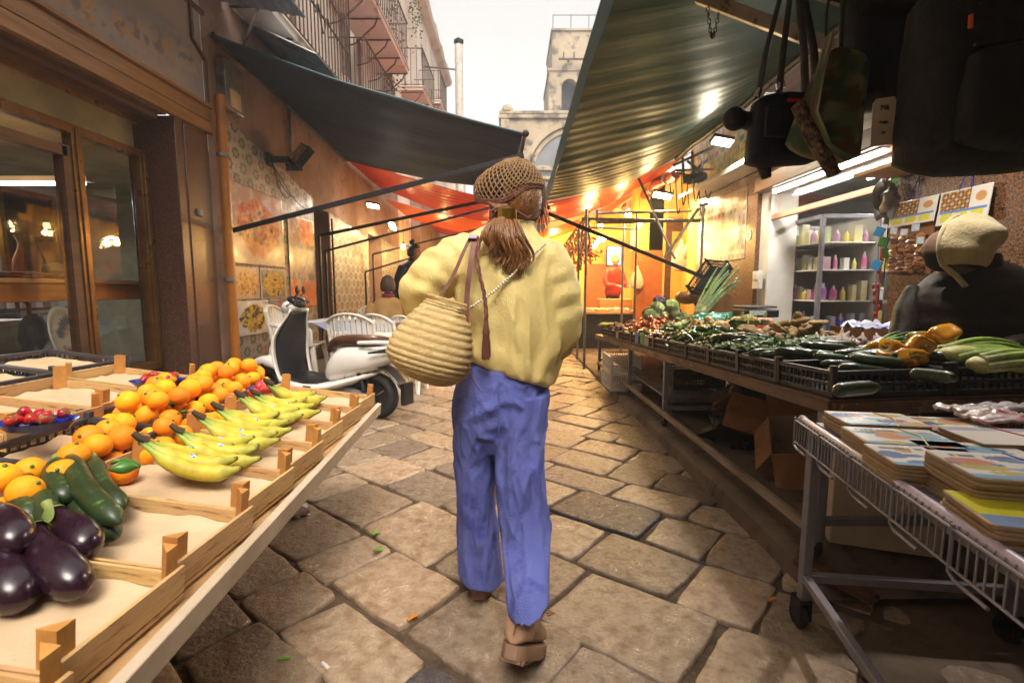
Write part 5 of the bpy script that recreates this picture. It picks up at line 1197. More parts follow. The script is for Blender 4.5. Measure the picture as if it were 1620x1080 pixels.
for k, (px, py, n, rz, sc) in enumerate(((225, 702, 5, -.50, 1.0), (282, 688, 4, -.46, .95), (316, 665, 4, -.42, .98), (345, 650, 4, -.34, 1.0), (380, 630, 4, -.34, 1.0), (404, 627, 4, -.30, 1.0), (425, 610, 3, -.24, 1.05))):
    q = TP(px, py, .14*sc); q2 = TP(px+88, py+44+k*-3, .04); o = banana_bunch(bl[k], n, k, .45+.1*math.sin(k*2)); place_dir(o, T(q.x, q.y, .045), T(q2.x, q2.y, .045)); o.scale = (sc*1.2,)*3
# courgettes and aubergines on the near crates
M['courgette'] = mat('courgette skin', '#1a2a12', '#28391c', rough=.42, scale=5, c3='#5f7f38', s3=60, a3=.60, coat=.08, bump=.15, stretch=(1,1,.5))
M['aub'] = mat('aubergine skin', '#1a0a16', '#26101e', rough=.24, scale=3, coat=.15, spec=.5)
M['calyx'] = mat('calyx green', '#7f8a4a', '#5f6f34', rough=.6, bump=.3)
def courgette(a, c, r, label, bend=.015, name='courgette', group='courgettes on the left stall', stem=True):
    a = Vector(a); c = Vector(c); d = (c-a); L_ = d.length; side = d.cross(V(0,0,1)).normalized(); N_ = 14
    pts = [a + d*(i/N_) + side*bend*math.sin(PI*i/N_) for i in range(N_+1)]
    rs = [r*(.55+.45*sm(0, .18, i/N_))*(1 if i/N_ < .82 else math.sqrt(max(.02, 1-((i/N_-.82)/.185)**2))) for i in range(N_+1)]
    root = thing(name, label, 'courgette', a, 0, group); b = B(); b.tube(pts, rs, 18); b.build('body', M['courgette'], root, ang=180)
    if stem:
        b = B(); b.tube([a+d.normalized()*.004, a-d.normalized()*.014, a-d.normalized()*.028+V(0,0,.004)], [r*.52, r*.42, r*.45], 7); b.build('stem', M['calyx'], root, ang=25)
    return root
def TPW(px, py, c): q = TP(px, py, c); return T(q.x, q.y, c)
cz = [((150,728),(196,802),.024,.085,'courgette, rightmost at the back of the heap'), ((116,775),(186,848),.027,.06,'long courgette lying rightmost at the front of the heap'), ((92,730),(108,790),.026,.10,'courgette lying on top at the back of the heap'), ((66,778),(130,862),.026,.085,'greyish courgette lying in front with its tip under the aubergine'), ((112,724),(188,826),.027,.105,'courgette in the middle of the heap with a speckled tip'), ((44,756),(52,822),.026,.09,'leftmost courgette standing steep with yellow flecks')]
for (p0, p1, r, h, lb) in cz: courgette(TPW(*p0, h), TPW(*p1, h-.02), r, lb)
def aubergine(a, c, r, label, seed=0):
    a = Vector(a); c = Vector(c); d = c-a; N_ = 18; side = d.cross(V(0,0,1)).normalized()
    pts = [a+d*(i/N_)+side*.008*math.sin(PI*i/N_)*(1 if seed % 2 else -1) for i in range(N_+1)]
    rs = [r*(.52+.48*sm(0,.62,i/N_))*(1 if i/N_ < .72 else math.sqrt(max(.015, 1-((i/N_-.72)/.283)**2))) for i in range(N_+1)]
    rs[0] = r*.3
    root = thing('aubergine', label, 'aubergine', a, 0, 'aubergines on the left stall'); b = B(); b.tube(pts, rs, 24); b.build('body', M['aub'], root, ang=180)
    dn = d.normalized(); u = dn.orthogonal().normalized(); w = dn.cross(u); b = B(); n = 30; rsn = []
    for j in range(7):
        t = j/6; ring = []
        for k in range(n):
            an = 2*PI*k/n; ext = .25+.75*max(0, math.cos(an*2.5+seed))**.8
            s = t*.062*ext; i = s/d.length*N_; i0 = min(int(i), N_-1); rr_ = rs[i0]+(rs[i0+1]-rs[i0])*(i-i0) if s > .002 else r*.2
            ring.append(a+dn*(s-.004)+(u*math.cos(an)+w*math.sin(an))*(max(rr_, r*.45*t)*1.0+.003))
        rsn.append(ring)
    b.rings(rsn, cap1=False); b.tube([a-dn*.004, a-dn*.02, a-dn*.034+V(0,0,.006)], [.013,.009,.011], 8); b.build('calyx', M['calyx'], root, ang=60)
    return root
aubergine(TPW(52, 836, .095), TPW(134, 936, .05), .038, 'glossy aubergine in front, lying rightmost with its round end forward', 1)
aubergine(TPW(84, 810, .10), TPW(142, 874, .07), .034, 'aubergine lying behind and half under the glossy front one', 2)
aubergine(TPW(-30, 845, .08), TPW(40, 955, .045), .042, 'aubergine at the left edge cut by the picture', 3)
aubergine(TPW(-40, 796, .12), TPW(30, 868, .10), .038, 'dull aubergine lying on top at the left edge', 4)
# strawberry trays
M['bluetray'] = mat('blue plastic tray', '#1f2d8a', '#182270', rough=.3)
def straw_tray(px, py, a_, lbl, c=.12, n=14):
    q = TP(px, py, c); p = T(q.x, q.y, c); root = thing('strawberry_tray', lbl, 'tray', p)
    b = B(); rs = []
    for rx, ry, z in ((.001,.001,0),(.07,.045,0),(.088,.062,.022),(.092,.066,.026),(.084,.058,.022),(.066,.042,.004),(.001,.001,.004)): rs.append([p+rotm(0,0,a_) @ V(rx*math.cos(t)*(1.15 if 1 else 1), ry*math.sin(t), z) for t in [2*PI*k/28 for k in range(28)]])
    b.rings(rs); b.build('tray', M['bluetray'], root)
    r = random.Random(int(px)); sm_ = M.setdefault('straw', mat('strawberry', '#b3121a', '#8a0c14', rough=.3, scale=30, c3='#d8b070', s3=260, a3=.72, rv=.15))
    for k in range(n):
        o = p+V(r.uniform(-.07,.07), r.uniform(-.04,.04), .022+.02*r.random()); rot = rotm(r.uniform(-1.4,1.4), r.uniform(-1.4,1.4), r.random()*6)
        s = B(); s.lathe([(.002,-.021),(.008,-.016),(.014,-.004),(.0165,.006),(.012,.015),(.002,.018)], 12, o, rot); so = s.build('strawberry', sm_, ang=180); tag(so, 'strawberry in the tray on the '+('near' if px < 100 else 'far')+' side of the produce stall', 'strawberry', 'strawberries in the %s tray' % ('near' if px < 100 else 'far'))
        s = B()
        for i in range(5):
            a0 = 2*PI*i/5; s.quad(*[o+rot @ v for v in (V(0,0,.018), V(.009*math.cos(a0-.4), .009*math.sin(a0-.4), .017), V(.016*math.cos(a0), .016*math.sin(a0), .014), V(.009*math.cos(a0+.4), .009*math.sin(a0+.4), .017))])
        s.build('leaves', M['leaf'], so, smooth=False)
straw_tray(60, 678, .1, 'blue tray of strawberries at the left edge on the grey crate corner', .13)
straw_tray(250, 610, .1, 'blue tray of strawberries on the far side by the oranges', .13, 11)
q = TP(408, 622, .1); b = B(); cols = []
for k in range(9):
    n0 = len(b.v); p = T(q.x+rnd.uniform(-.05,.05), q.y+rnd.uniform(-.06,.06), .1+rnd.random()*.03); b.ell(p, (.02,.03,.018), rotm(rnd.random(), rnd.random(), rnd.random()*3), 8, 6); cols += [rnd.choice([(.5,.03,.04),(.5,.05,.04),(.05,.03,.14)])]*(len(b.v)-n0)
tag(b.build('wrapped_sweets', M['attrgloss'], colors=cols), 'red and violet wrapped packets among the far oranges', 'packets')

# ------------------------------------------------------------------ right vegetable stall
def vz(y): return .80 - .045*(y-1.9)
def VG(x, y, c=0): return V(x, y, vz(y) + .03*(x-1.27) + c)
def VPt(px, py, c=0.0):
    d = ray(px, py); # solve z = vz(y)+.03(x-1.27)+c
    t = (CAM_H - .80 - .045*1.9 + .03*1.27 - c)/(-(d.z + .045*d.y - .03*d.x)); return V(0, 0, CAM_H)+d*t
vt = thing('vegetable_stall', 'long steel framed vegetable stall with wooden rail along the right pavement', 'stall', (1.7, 4, 0))
b = B(); b.beam(VG(1.25, 1.85, -.045), VG(1.25, 7.1, -.045), .035, .05); b.beam(VG(1.25, 1.85, -.045), VG(2.2, 1.85, -.045), .035, .05); b.build('top_rail', mat('scuffed brown rail', '#6d4e34', '#4a3626', rough=.55, scale=6, stretch=(3,.4,3), c3='#9a8878', s3=9, a3=.6), vt, bevel=.003)
b = B(); b.add([VG(1.23, 1.84, -.018), VG(2.2, 1.84, -.018), VG(2.2, 7.1, -.018), VG(1.23, 7.1, -.018), VG(1.23, 1.84, -.010), VG(2.2, 1.84, -.010), VG(2.2, 7.1, -.010), VG(1.23, 7.1, -.010)], [(0,1,2,3),(4,5,6,7),(0,1,5,4),(1,2,6,5),(2,3,7,6),(3,0,4,7)]); b.build('tabletop', M['brownwood'], vt, smooth=False)
for y in (1.9, 3.9, 5.1, 6.9):
    for x in (1.26, 2.15):
        b = B(); b.bx(x-.02, x+.02, y-.02, y+.02, pz(y)+.06, vz(y)-.06); o = b.build('leg', M['greysteel'], vt, bevel=.002)
        b = B(); b.lathe([(.045,-.014),(.05,-.01),(.05,.01),(.045,.014)], 16, (x, y+.02, pz(y)+.05), Matrix.Rotation(PI/2, 3, 'Y')); b.box((x, y+.01, pz(y)+.085), (.045,.04,.03)); b.build('castor', M['rubber'], o)
b = B(); b.beam((1.24, 1.9, pz(1.9)+.12), (1.24, 6.9, pz(6.9)+.12), .03, .04); b.build('lower_rail', mat('pale scuffed rail', '#94826f', '#6d5540', rough=.6, scale=8, stretch=(3,.4,3), c3='#7a3f1c', s3=7, a3=.62), vt, bevel=.003)
for y in (1.9, 3.9, 5.1, 6.9):
    b = B(); b.beam((1.26, y, pz(y)+.16), (2.15, y, pz(y)+.16), .03, .03); b.build('cross_rail', M['greysteel'], vt)
b = B(); b.beam((1.26, 3.95, .30), (2.15, 3.95, .30), .03, .03); b.bx(1.3, 2.12, 3.95, 6.8, .30, .315); b.build('lower_shelf', M['steel'], vt)
cl = {0:'black lattice crate of cucumbers at the near corner of the vegetable stall', 1:'black lattice crate of courgettes second from the near corner', 2:'black lattice crate of courgettes third from the near corner'}
GB = 'black crates along the vegetable stall'
crs = []
yy = 1.86
for k in range(12):
    for row in range(2):
        lb = ('black lattice crate, %s from the near corner, %s row of the vegetable stall' % (['first','second','third','fourth','fifth','sixth','seventh','eighth','ninth','tenth','eleventh','twelfth'][k], ['front','back'][row]))
        c = plastic_crate(.44, .385, .105, lb, M['blackplastic'], GB, name='plastic_crate')
        y = 1.86+k*.40; p = VG(1.26+row*.465, y, -.006); c.location = p; c.rotation_euler = (-.045, -.03, rnd.uniform(-.012, .012))
# ------------------------------------------------------------------ vegetables on the right stall
r_ = random.Random(21)
def scatter(proto, n, x0, x1, y0, y1, c0, c1, md, rot=None, sc=(.85, 1.15), yaw=None, seed=0, mound=0):
    r = random.Random(seed+5); pts = []; tries = 0; used = 0
    while used < n and tries < n*60:
        tries += 1; x = r.uniform(x0, x1); y = r.uniform(y0, y1); lay = used/n
        m_ = mound*math.sin(PI*(x-x0)/(x1-x0))*math.sin(PI*(y-y0)/(y1-y0)) if mound else 0
        p = VG(x, y, c0+(c1-c0)*lay+m_)
        if all((p-q).length > md for q in pts[-40:]):
            pts.append(p); o = proto if (used == 0 and not proto.get('placed')) else dup(proto)
            if used == 0: proto['placed'] = 1
            o.location = p; s = r.uniform(*sc); o.scale = (s,)*3
            if yaw is not None: o.rotation_euler = (r.uniform(-.12,.12), r.uniform(-.12,.12), yaw+r.uniform(-.22,.22))
            else: o.rotation_euler = (r.uniform(-.5,.5), r.uniform(-.5,.5), r.random()*6.3)
            if used > 0 and 'placed' in o: del o['placed']
            used += 1
def pv_(name, b, m, label, group, cat, colors=None, ang=180):
    return tag(b.build(name, m, colors=colors, ang=ang), label, cat, group)
def longveg(name, L_, r, m, label, group, cat, bend=.02, taper=.55, n=12):
    N_ = 12; b = B(); b.tube([V(L_*(i/N_-.5), bend*math.sin(PI*i/N_), 0) for i in range(N_+1)], [r*(taper+(1-taper)*sm(0,.25,i/N_))*(1 if i/N_ < .75 else math.sqrt(max(.04, 1-((i/N_-.75)/.26)**2))) for i in range(N_+1)], n)
    return pv_(name, b, m, label, group, cat)
M['cuc'] = mat('cucumber skin', '#16260f', '#22381a', rough=.34, scale=8, c3='#4f6f30', s3=50, a3=.68, coat=.2, rv=.25)
M['cuc2'] = mat('striped courgette skin', '#24381c', '#3f5a30', rough=.4, scale=9, c3='#7a8f58', s3=40, a3=.62, coat=.15, rv=.25, stretch=(.3,2,2))
cu = longveg('cucumber', .20, .022, M['cuc'], 'dark green courgette in the crates at the near end of the vegetable stall', 'courgettes on the right stall', 'courgette')
b = B(); b.tube([V(-.10, 0, 0), V(-.115, 0, .002)], [.011, .009], 7); b.build('stem', M['calyx'], cu)
scatter(cu, 34, 1.32, 1.66, 1.92, 2.62, .05, .125, .038, yaw=PI-.15, seed=1, mound=.06)
scatter(cu, 30, 1.32, 1.68, 2.62, 3.35, .06, .13, .04, yaw=PI-.35, seed=2, mound=.06)
cu2 = longveg('courgette', .17, .020, M['cuc2'], 'pale striped courgette lying on the courgette crates', 'striped courgettes on the right stall', 'courgette')
scatter(cu2, 30, 1.32, 1.9, 1.95, 3.2, .11, .15, .05, yaw=PI-.3, seed=3)
for (a, c, lb) in (((1388, 612), (1320, 618), 'courgette lying alone at the front lip of the near black crate'), ((1512, 598), (1440, 590), 'courgette lying rightmost before the celery')):
    pa = VPt(*a, .11); pc = VPt(*c, .11); courgette(pa, pc, .021, lb, .005, group='courgettes on the right stall', stem=False)
# green peppers, long
M['gpep'] = mat('green pepper skin', '#2a4a12', '#3f5f18', rough=.2, scale=5, c3='#b0701a', s3=7, a3=.66, coat=.4, rv=.3)
gp = longveg('green_pepper', .11, .019, M['gpep'], 'small glossy green pepper in the pepper crate mid stall', 'green peppers on the right stall', 'pepper', bend=.015, taper=.9, n=9)
b = B(); b.tube([V(-.055,0,0), V(-.075,.003,.006)], [.006,.004], 6); b.build('stem', M['calyx'], gp)
scatter(gp, 75, 1.31, 1.72, 3.2, 4.05, .07, .14, .033, seed=4, mound=.07)
# dark and purple aubergines
b = B(); N_ = 12; b.tube([V(.16*(i/N_-.5), .01*math.sin(3*i/N_), 0) for i in range(N_+1)], [.034*(.5+.5*sm(0,.55,i/N_))*(1 if i/N_ < .75 else math.sqrt(max(.03, 1-((i/N_-.75)/.26)**2))) for i in range(N_+1)], 12)
pa_ = pv_('aubergine', b, mat('violet aubergine skin', '#2c0f2a', '#4a1c40', rough=.18, scale=3, coat=.5, rv=.5), 'violet aubergine in the crate mid way along the vegetable stall', 'aubergines on the right stall', 'aubergine')
b = B(); b.tube([V(-.075,0,0), V(-.09,0,.002), V(-.105,0,.006)], [.022,.014,.008], 8); b.build('calyx', M['calyx'], pa_)
scatter(pa_, 26, 1.31, 1.66, 4.0, 4.95, .07, .12, .06, yaw=1.9, seed=5, mound=.02)
# avocados / green fruit
b = B(); b.ell((0,0,0), (.05,.036,.036), nu=14, nv=10, jit=.1); av = pv_('green_melon', b, mat('green fruit', '#3f5520', '#5d7030', rough=.5, scale=6, rv=.3, bump=.15), 'round green fruit in the heap beyond the violet aubergines', 'green fruit on the right stall', 'fruit')
scatter(av, 30, 1.55, 2.0, 4.5, 5.2, .10, .2, .06, seed=6, mound=.05); 
b = B(); b.ell((0,0,0), (.032,.030,.028), nu=12, nv=8, jit=.12); tm = pv_('tomato', b, mat('tomato', '#a82a10', '#b85a1a', rough=.25, scale=4, rv=.3, coat=.3), 'small red orange tomato in the far crates of the vegetable stall', 'tomatoes on the right stall', 'tomato')
scatter(tm, 70, 1.3, 2.1, 5.0, 6.2, .08, .16, .045, seed=7, mound=.09)
# far: potatoes, radicchio, carrots
b = B(); b.ell((0,0,0), (.045,.032,.028), nu=12, nv=8, jit=.3); po = pv_('potato', b, mat('potato', '#7d5f3c', '#5f452a', rough=.8, scale=8, rv=.3, bump=.2), 'brown potato heaped at the far end of the vegetable stall', 'potatoes on the right stall', 'potato')
scatter(po, 60, 1.3, 2.0, 5.9, 6.7, .07, .14, .045, seed=8, mound=.05)
ca = longveg('yellow_bean', .12, .012, mat('yellow bean', '#a8983a', '#8a7a2a', rough=.5, rv=.3), 'yellow bean pod in the far front crate', 'bean pods in the far front crate', 'bean', n=8); scatter(ca, 50, 1.3, 1.65, 5.0, 5.7, .08, .13, .02, seed=9)
ba_ = longveg('plantain', .2, .02, mat('green plantain', '#7a8a2a', '#9a9a3a', rough=.5), 'green banana at the far end of the vegetable stall', 'green bananas at the far end', 'banana', bend=.05, n=8)
scatter(ba_, 9, 1.25, 1.5, 6.5, 6.8, .1, .16, .02, yaw=2.6, seed=10)
b = B(); b.ell((0,0,0), (.045,.032,.03), nu=10, nv=8, jit=.4); rad = pv_('radicchio', b, mat('radicchio', '#3c1326', '#5a2040', rough=.5, scale=9, c3='#b09a9a', s3=12, a3=.66, rv=.3, bump=.5), 'dark red radicchio in the far front crate', 'radicchio on the right stall', 'radicchio'); scatter(rad, 30, 1.28, 1.6, 5.7, 6.4, .08, .15, .05, seed=11)
# cabbages
def leafball(name, r, c_in, c_out, label, group, cat, m=None, squash=.85, n=16, curl=.25, seed=0):
    b = B(); cols = []; rr = random.Random(seed)
    n0 = len(b.v); b.ell((0,0,0), (r*.86, r*.86, r*.86*squash), nu=18, nv=12, jit=.12, seed=seed); cols += [c_in]*(len(b.v)-n0)
    for k in range(n):
        az = rr.random()*6.28; el = rr.uniform(-.4, .9); d = V(math.cos(az)*math.cos(el), math.sin(az)*math.cos(el), math.sin(el)); up = V(0,0,1); x = d.cross(up).normalized(); y = x.cross(d)
        def fn(s, t):
            u = (s-.5)*1.5; w = (t-.5)*1.5; q = d + x*u + y*w; q.normalize(); edge = max(abs(u), abs(w))/.75
            q = q*r*(.90+.05*edge+curl*edge**4*.4+.03*math.sin(u*14+k)*edge); cols.append(lerp(c_in, c_out, edge**2)); return V(q.x, q.y, q.z*squash)
        b.sheet(fn, 8, 8)
    return pv_(name, b, m or M['attrleaf'], label, group, cat, colors=cols)
M['attrleaf'] = mat('leafy colours', '#ffffff', '#b5bd98', attr=True, rough=.5, scale=18, bump=.3, bscale=30)
cb = leafball('cabbage', .085, (.60,.66,.34), (.38,.52,.2), 'pale green round cabbage in the back heap', 'cabbages on the right stall', 'cabbage')
cpos = [((603, 0), 0)]
for k, (px, py, h) in enumerate(((1040, 488, .17), (1062, 483, .18), (1028, 496, .14), (1048, 499, .13), (1036, 500, .12), (1067, 495, .12), (1078, 504, .10))):
    o = cb if k == 0 else dup(cb); p = VPt(px, py, h+.06); q = V(2.0, 5.7, vz(5.7)+h); d = ray(px, py); t = 5.8/d.y; o.location = V(0,0,CAM_H)+d*t; o.scale = (1.0,)*3; o.rotation_euler = (rnd.random(), rnd.random(), rnd.random()*6)
rc = leafball('red_cabbage', .075, (.22,.10,.25), (.14,.06,.18), 'violet cabbage on top of the pale green cabbages', None, 'cabbage', seed=4); rc.location = P(1043, 476, 5.9)
# cauliflower
def cauli(p, s, label, seed):
    root = thing('cauliflower', label, 'cauliflower', p, 0, 'cauliflowers on the right stall'); rr = random.Random(seed)
    b = B()
    for k in range(120):
        az = rr.random()*6.28; el = math.asin(rr.uniform(0, 1)); d = V(math.cos(az)*math.cos(el), math.sin(az)*math.cos(el), math.sin(el)); b.ell(p+d*.075*s, rr.uniform(.012,.020)*s, nu=7, nv=5, jit=.5, seed=k)
    b.ell(p, .072*s); b.build('curd', M.setdefault('curd', mat('cauliflower curd', '#c2b37a', '#a89a5a', rough=.8, scale=30, bump=.8, bscale=80)), root)
    b = B(); cols = []
    for k in range(9):
        az = 2*PI*k/9+rr.uniform(-.2,.2); d = V(math.cos(az), math.sin(az), 0)
        def fn(s_, t): cols.append(lerp((.35,.42,.18), (.12,.24,.07), t)); return p+(d*(.055+.05*t)+V(-d.y, d.x, 0)*(s_-.5)*.10*(.5+t) + V(0,0,-.05+.10*t+.012*math.sin(s_*9+k)))*s
        b.sheet(fn, 7, 6)
    b.build('leaves', M['attrleaf'], root, colors=cols, ang=180)
def on(px, py, Y): return P(px, py, Y)
cauli(P(1183, 519, 3.75), 1.15, 'large yellowish cauliflower beside the orange pumpkins', 1)
cauli(P(1272, 523, 3.3), .85, 'smaller cauliflower behind the ginger heap', 2)
# pumpkins: orange ribbed
def pumpkin(p, s, col, label, ribs=10, sq=.7, name='pumpkin', cat='pumpkin', m=None, grp=None):
    root = thing(name, label, cat, p, 0, grp); b = B(); rs = []; nu = 50
    for i in range(15):
        t = PI*i/14; ring = []
        for k in range(nu):
            a = 2*PI*k/nu; rr = s*(1-.09*abs(math.cos(a*ribs/2))**.6*math.sin(t))*(max(math.sin(t), .05)); ring.append(p+V(rr*math.cos(a), rr*math.sin(a), -math.cos(t)*s*sq*(1-.25*math.exp(-((t-PI)/.4)**2))))
        rs.append(ring)
    b.rings(rs); b.build('flesh', m or mat(name+' '+label[:8], col[0], col[1], rough=.45, scale=8, bump=.1), root, ang=180)
    b = B(); b.tube([p+V(0,0,s*sq*.7), p+V(.01*1,0,s*sq+.01), p+V(.02,.01,s*sq+.03)], [.014,.010,.012], 7); b.build('stalk', M['calyx'], root)
pumpkin(P(1146, 519, 4.05), .105, ('#b8793c', '#a8652a'), 'large ribbed orange pumpkin left of the yellowish cauliflower', 12)
pumpkin(P(1172, 511, 4.3), .10, ('#b8703a', '#a85f2c'), 'ribbed orange pumpkin behind the big one', 12)
pumpkin(P(1208, 512, 4.2), .09, ('#b06838', '#a05a2c'), 'third ribbed pumpkin, rightmost of the pumpkins', 12)
pumpkin(P(1087, 470, 5.9), .14, ('#8a5a2a', '#7a4c20'), 'big brown ribbed pumpkin on the back shelf left of the leeks', 12, .62)
pumpkin(P(1108, 478, 6.0), .09, ('#7a5230', '#6a4424'), 'smaller brown pumpkin touching the big brown one', 12)
for k, (px, py, Y) in enumerate(((1108, 522, 4.2), (1122, 511, 4.35), (1118, 526, 4.1), (1135, 523, 4.0), (1098, 518, 4.4))):
    p = P(px, py, Y); b = B(); b.lathe([(.002,-.06),(.045,-.045),(.055,-.01),(.04,.03),(.028,.06),(.018,.075),(.006,.08)], 20, p, rotm(rnd.uniform(-.6,.6), rnd.uniform(-.6,.6), 0)); tag(b.build('butternut_squash', M.setdefault('squash', mat('butternut skin', '#c08f4a', '#b07c38', rough=.45, rv=.1)), ang=180), 'pale butternut squash in the cluster left of the pumpkins', 'squash', 'butternut squashes')
# ginger
b = B(); b.ell((0,0,0), (.05,.022,.02), jit=.5, nu=12, nv=8); b.ell((.035,.025,.004), (.025,.018,.016), jit=.5, seed=2); b.ell((-.03,-.022,.0), (.022,.02,.016), jit=.5, seed=3)
gi = pv_('ginger_root', b, mat('ginger skin', '#a58a5a', '#8a6f44', rough=.75, scale=12, bump=.4, rv=.15), 'knobbly ginger root in the heap before the small cauliflower', 'ginger roots on the right stall', 'ginger')
scatter(gi, 34, 1.62, 2.12, 2.95, 3.55, .09, .2, .05, seed=12, mound=.08)
# garlic, red onions and white onion
b = B(); b.lathe([(.003,-.022),(.02,-.02),(.027,-.004),(.022,.014),(.008,.026),(.004,.045)], 12); ga = pv_('garlic', b, mat('garlic', '#b8a898', '#9a7f8a', rough=.6, scale=20, rv=.15), 'garlic bulb near the red onions', 'garlic bulbs on the right stall', 'garlic'); scatter(ga, 24, 1.68, 2.1, 2.45, 3.0, .08, .15, .04, seed=13, mound=.03)
b = B(); b.ell((0,0,0), (.026,.026,.024), nu=12, nv=9); ro = pv_('red_onion', b, mat('red onion', '#5a1f33', '#7a3a50', rough=.3, scale=14, rv=.3, coat=.2), 'small red onion in the crate beyond the courgettes', 'red onions on the right stall', 'onion'); scatter(ro, 46, 1.66, 2.12, 2.1, 2.75, .07, .13, .035, seed=14, mound=.03)
p = P(1331, 540, 2.62); b = B(); b.lathe([(.002,-.042),(.03,-.036),(.046,-.008),(.040,.016),(.014,.036),(.006,.06),(.003,.075)], 24, p); tag(b.build('white_onion', mat('white onion', '#cfc4b0', '#bfae94', rough=.3, coat=.3), ang=180), 'single large white onion in front of the cardboard box', 'onion')
# yellow peppers
def bell(p, s, col, label, rot):
    root = thing('yellow_pepper', label, 'pepper', p, 0, 'yellow peppers on the right stall'); b = B(); rs = []
    for r, z in ((.004,-.052),(.022,-.05),(.034,-.035),(.042,-.005),(.045,.025),(.036,.043),(.012,.036),(.004,.034)):
        rs.append([p+rotm(*rot) @ (V(r*(1+.12*math.cos(a*4))*math.cos(a), r*(1+.12*math.cos(a*4))*math.sin(a), z*1.2)*s) for a in [2*PI*k/32 for k in range(32)]])
    b.rings(rs); b.build('flesh', M.setdefault('ypep'+col, mat('yellow pepper '+col, col, '#a8660f', rough=.2, scale=4, coat=.5)), root, ang=180)
    b = B(); b.tube([p+rotm(*rot) @ (V(0,0,.04)*s), p+rotm(*rot) @ (V(.004,0,.07)*s)], .006*s, 7); b.build('stalk', M['calyx'], root)
for k, (px, py, Y, s, lb) in enumerate(((1492, 532, 2.12, 1.15, 'yellow bell pepper lying highest before the vendor'), (1452, 549, 2.05, 1.1, 'orange yellow bell pepper left of the celery roots'), (1415, 556, 2.1, 1.0, 'yellow bell pepper lowest left of the pepper group'), (1385, 553, 2.2, 1.0, 'yellow bell pepper farthest left of the group'), (1440, 566, 1.98, .95, 'yellow bell pepper in front under the celery'), (1452, 536, 2.25, .8, 'half green bell pepper behind the yellow ones'), (1400, 568, 2.0, .9, 'yellow bell pepper resting against the courgettes'), (1425, 570, 1.97, .9, 'yellow bell pepper between the courgettes and the celery'))):
    bell(P(px, py, Y), s, '#c8901a' if k != 5 else '#6a7a22', lb, (rnd.uniform(.9, 2), rnd.uniform(-.6,.6), rnd.random()*6))
# celery / fennel bunches, leeks, spring onions
def stalks(name, label, cat, base, dirv, L_, n, r0, root_r, cols_, seed, fan=.25, leafy=0, grp=None, flat=.7):
    rr = random.Random(seed); base = Vector(base); d = Vector(dirv).normalized(); x = d.cross(V(0,0,1)).normalized(); y = x.cross(d); root = thing(name, label, cat, base, 0, grp)
    b = B(); cs = []
    for k in range(n):
        a = rr.random()*6.28; q = math.sqrt(rr.random()); o = base+(x*math.cos(a)+y*math.sin(a)*flat)*root_r*q; dd = (d+(x*math.cos(a)+y*math.sin(a)*.5)*fan*q); N_ = 8; n0 = len(b.v)
        dr = rr.uniform(.02, .08); le = L_*rr.uniform(.75, 1.1)
        pts = [o+dd*le*(i/N_)+V(0, 0, .02*math.sin(PI*i/N_)-dr*(i/N_)**2) for i in range(N_+1)]
        b.tube(pts, [r0*(1-.35*i/N_) for i in range(N_+1)], 7)
        for i in range(N_+1): cs += [lerp(lerp(cols_[0], cols_[1], sm(0, .35, i/N_)), cols_[2], sm(.4, 1, i/N_))]*7
    b.build('stalks', M.setdefault('stalk', mat('vegetable stalks', '#ffffff', '#a8b890', attr=True, rough=.35, scale=25, coat=.15)), root, colors=cs, ang=60)
    b = B(); b.rings([[base+d*z+(x*math.cos(a)+y*math.sin(a)*flat)*r for a in [2*PI*k/18 for k in range(18)]] for r, z in ((root_r*.3,-.03),(root_r*.75,-.022),(root_r*1.05,.0),(root_r*1.15,.05),(root_r*.9,.10))]); b.build('root_end', M.setdefault('rootend', mat('celery root end', '#c2b080', '#94a850', rough=.5, scale=22, bump=.3, c3='#8a6a44', s3=30, a3=.6)), root)
    if leafy:
        b = B(); cs = []
        for k in range(leafy):
            p = base+d*L_*rr.uniform(.75, 1.25)+x*rr.gauss(0, .06)+y*rr.gauss(0, .04); u = V(rr.uniform(-1,1), rr.uniform(-1,1), rr.uniform(-.5,1)).normalized()*.03; w = u.cross(V(rr.random(), rr.random(), 1)).normalized()*.018
            b.quad(p, p+u+w, p+u*2, p+u-w); cs += [(.10,.22,.05)]*4
        b.build('leaves', M['attrleaf'], root, colors=cs, smooth=False)
    return root
CG = [(.50,.52,.28), (.36,.50,.11), (.20,.36,.06)]
stalks('celery', 'celery bunch lying nearest, its brown root end to the left', 'celery', P(1548, 576, 1.82), (1, -.05, .05), .42, 16, .013, .042, CG, 1, .18)
stalks('celery', 'celery bunch lying highest on the pile at the right edge', 'celery', P(1500, 560, 1.98), (1, .1, .08), .45, 16, .013, .040, CG, 2, .18)
stalks('celery', 'celery bunch with its root end farthest left', 'celery', P(1468, 562, 2.05), (1, .2, .03), .40, 14, .012, .038, CG, 3, .18)
stalks('spring_onions', 'bunch of spring onions pointing toward the vendor', 'spring onions', P(1385, 548, 2.5), (1, .25, .28), .30, 12, .006, .02, [(.5,.5,.4), (.16,.3,.1), (.08,.18,.07)], 4, .25)
LK = [(.55,.58,.42), (.34,.46,.20), (.07,.15,.07)]
stalks('leeks', 'bundle of leeks with dark tops fanning up into the tilted black crate', 'leeks', P(1105, 497, 5.4), (.62, .15, .85), .62, 20, .014, .07, LK, 5, .3)
stalks('leeks', 'bundle of leeks in turquoise plastic lying across the middle of the stall', 'leeks', P(1068, 520, 4.9), (1, -.25, .12), .85, 22, .014, .075, [(.55,.6,.35), (.30,.45,.12), (.16,.34,.10)], 6, .22)
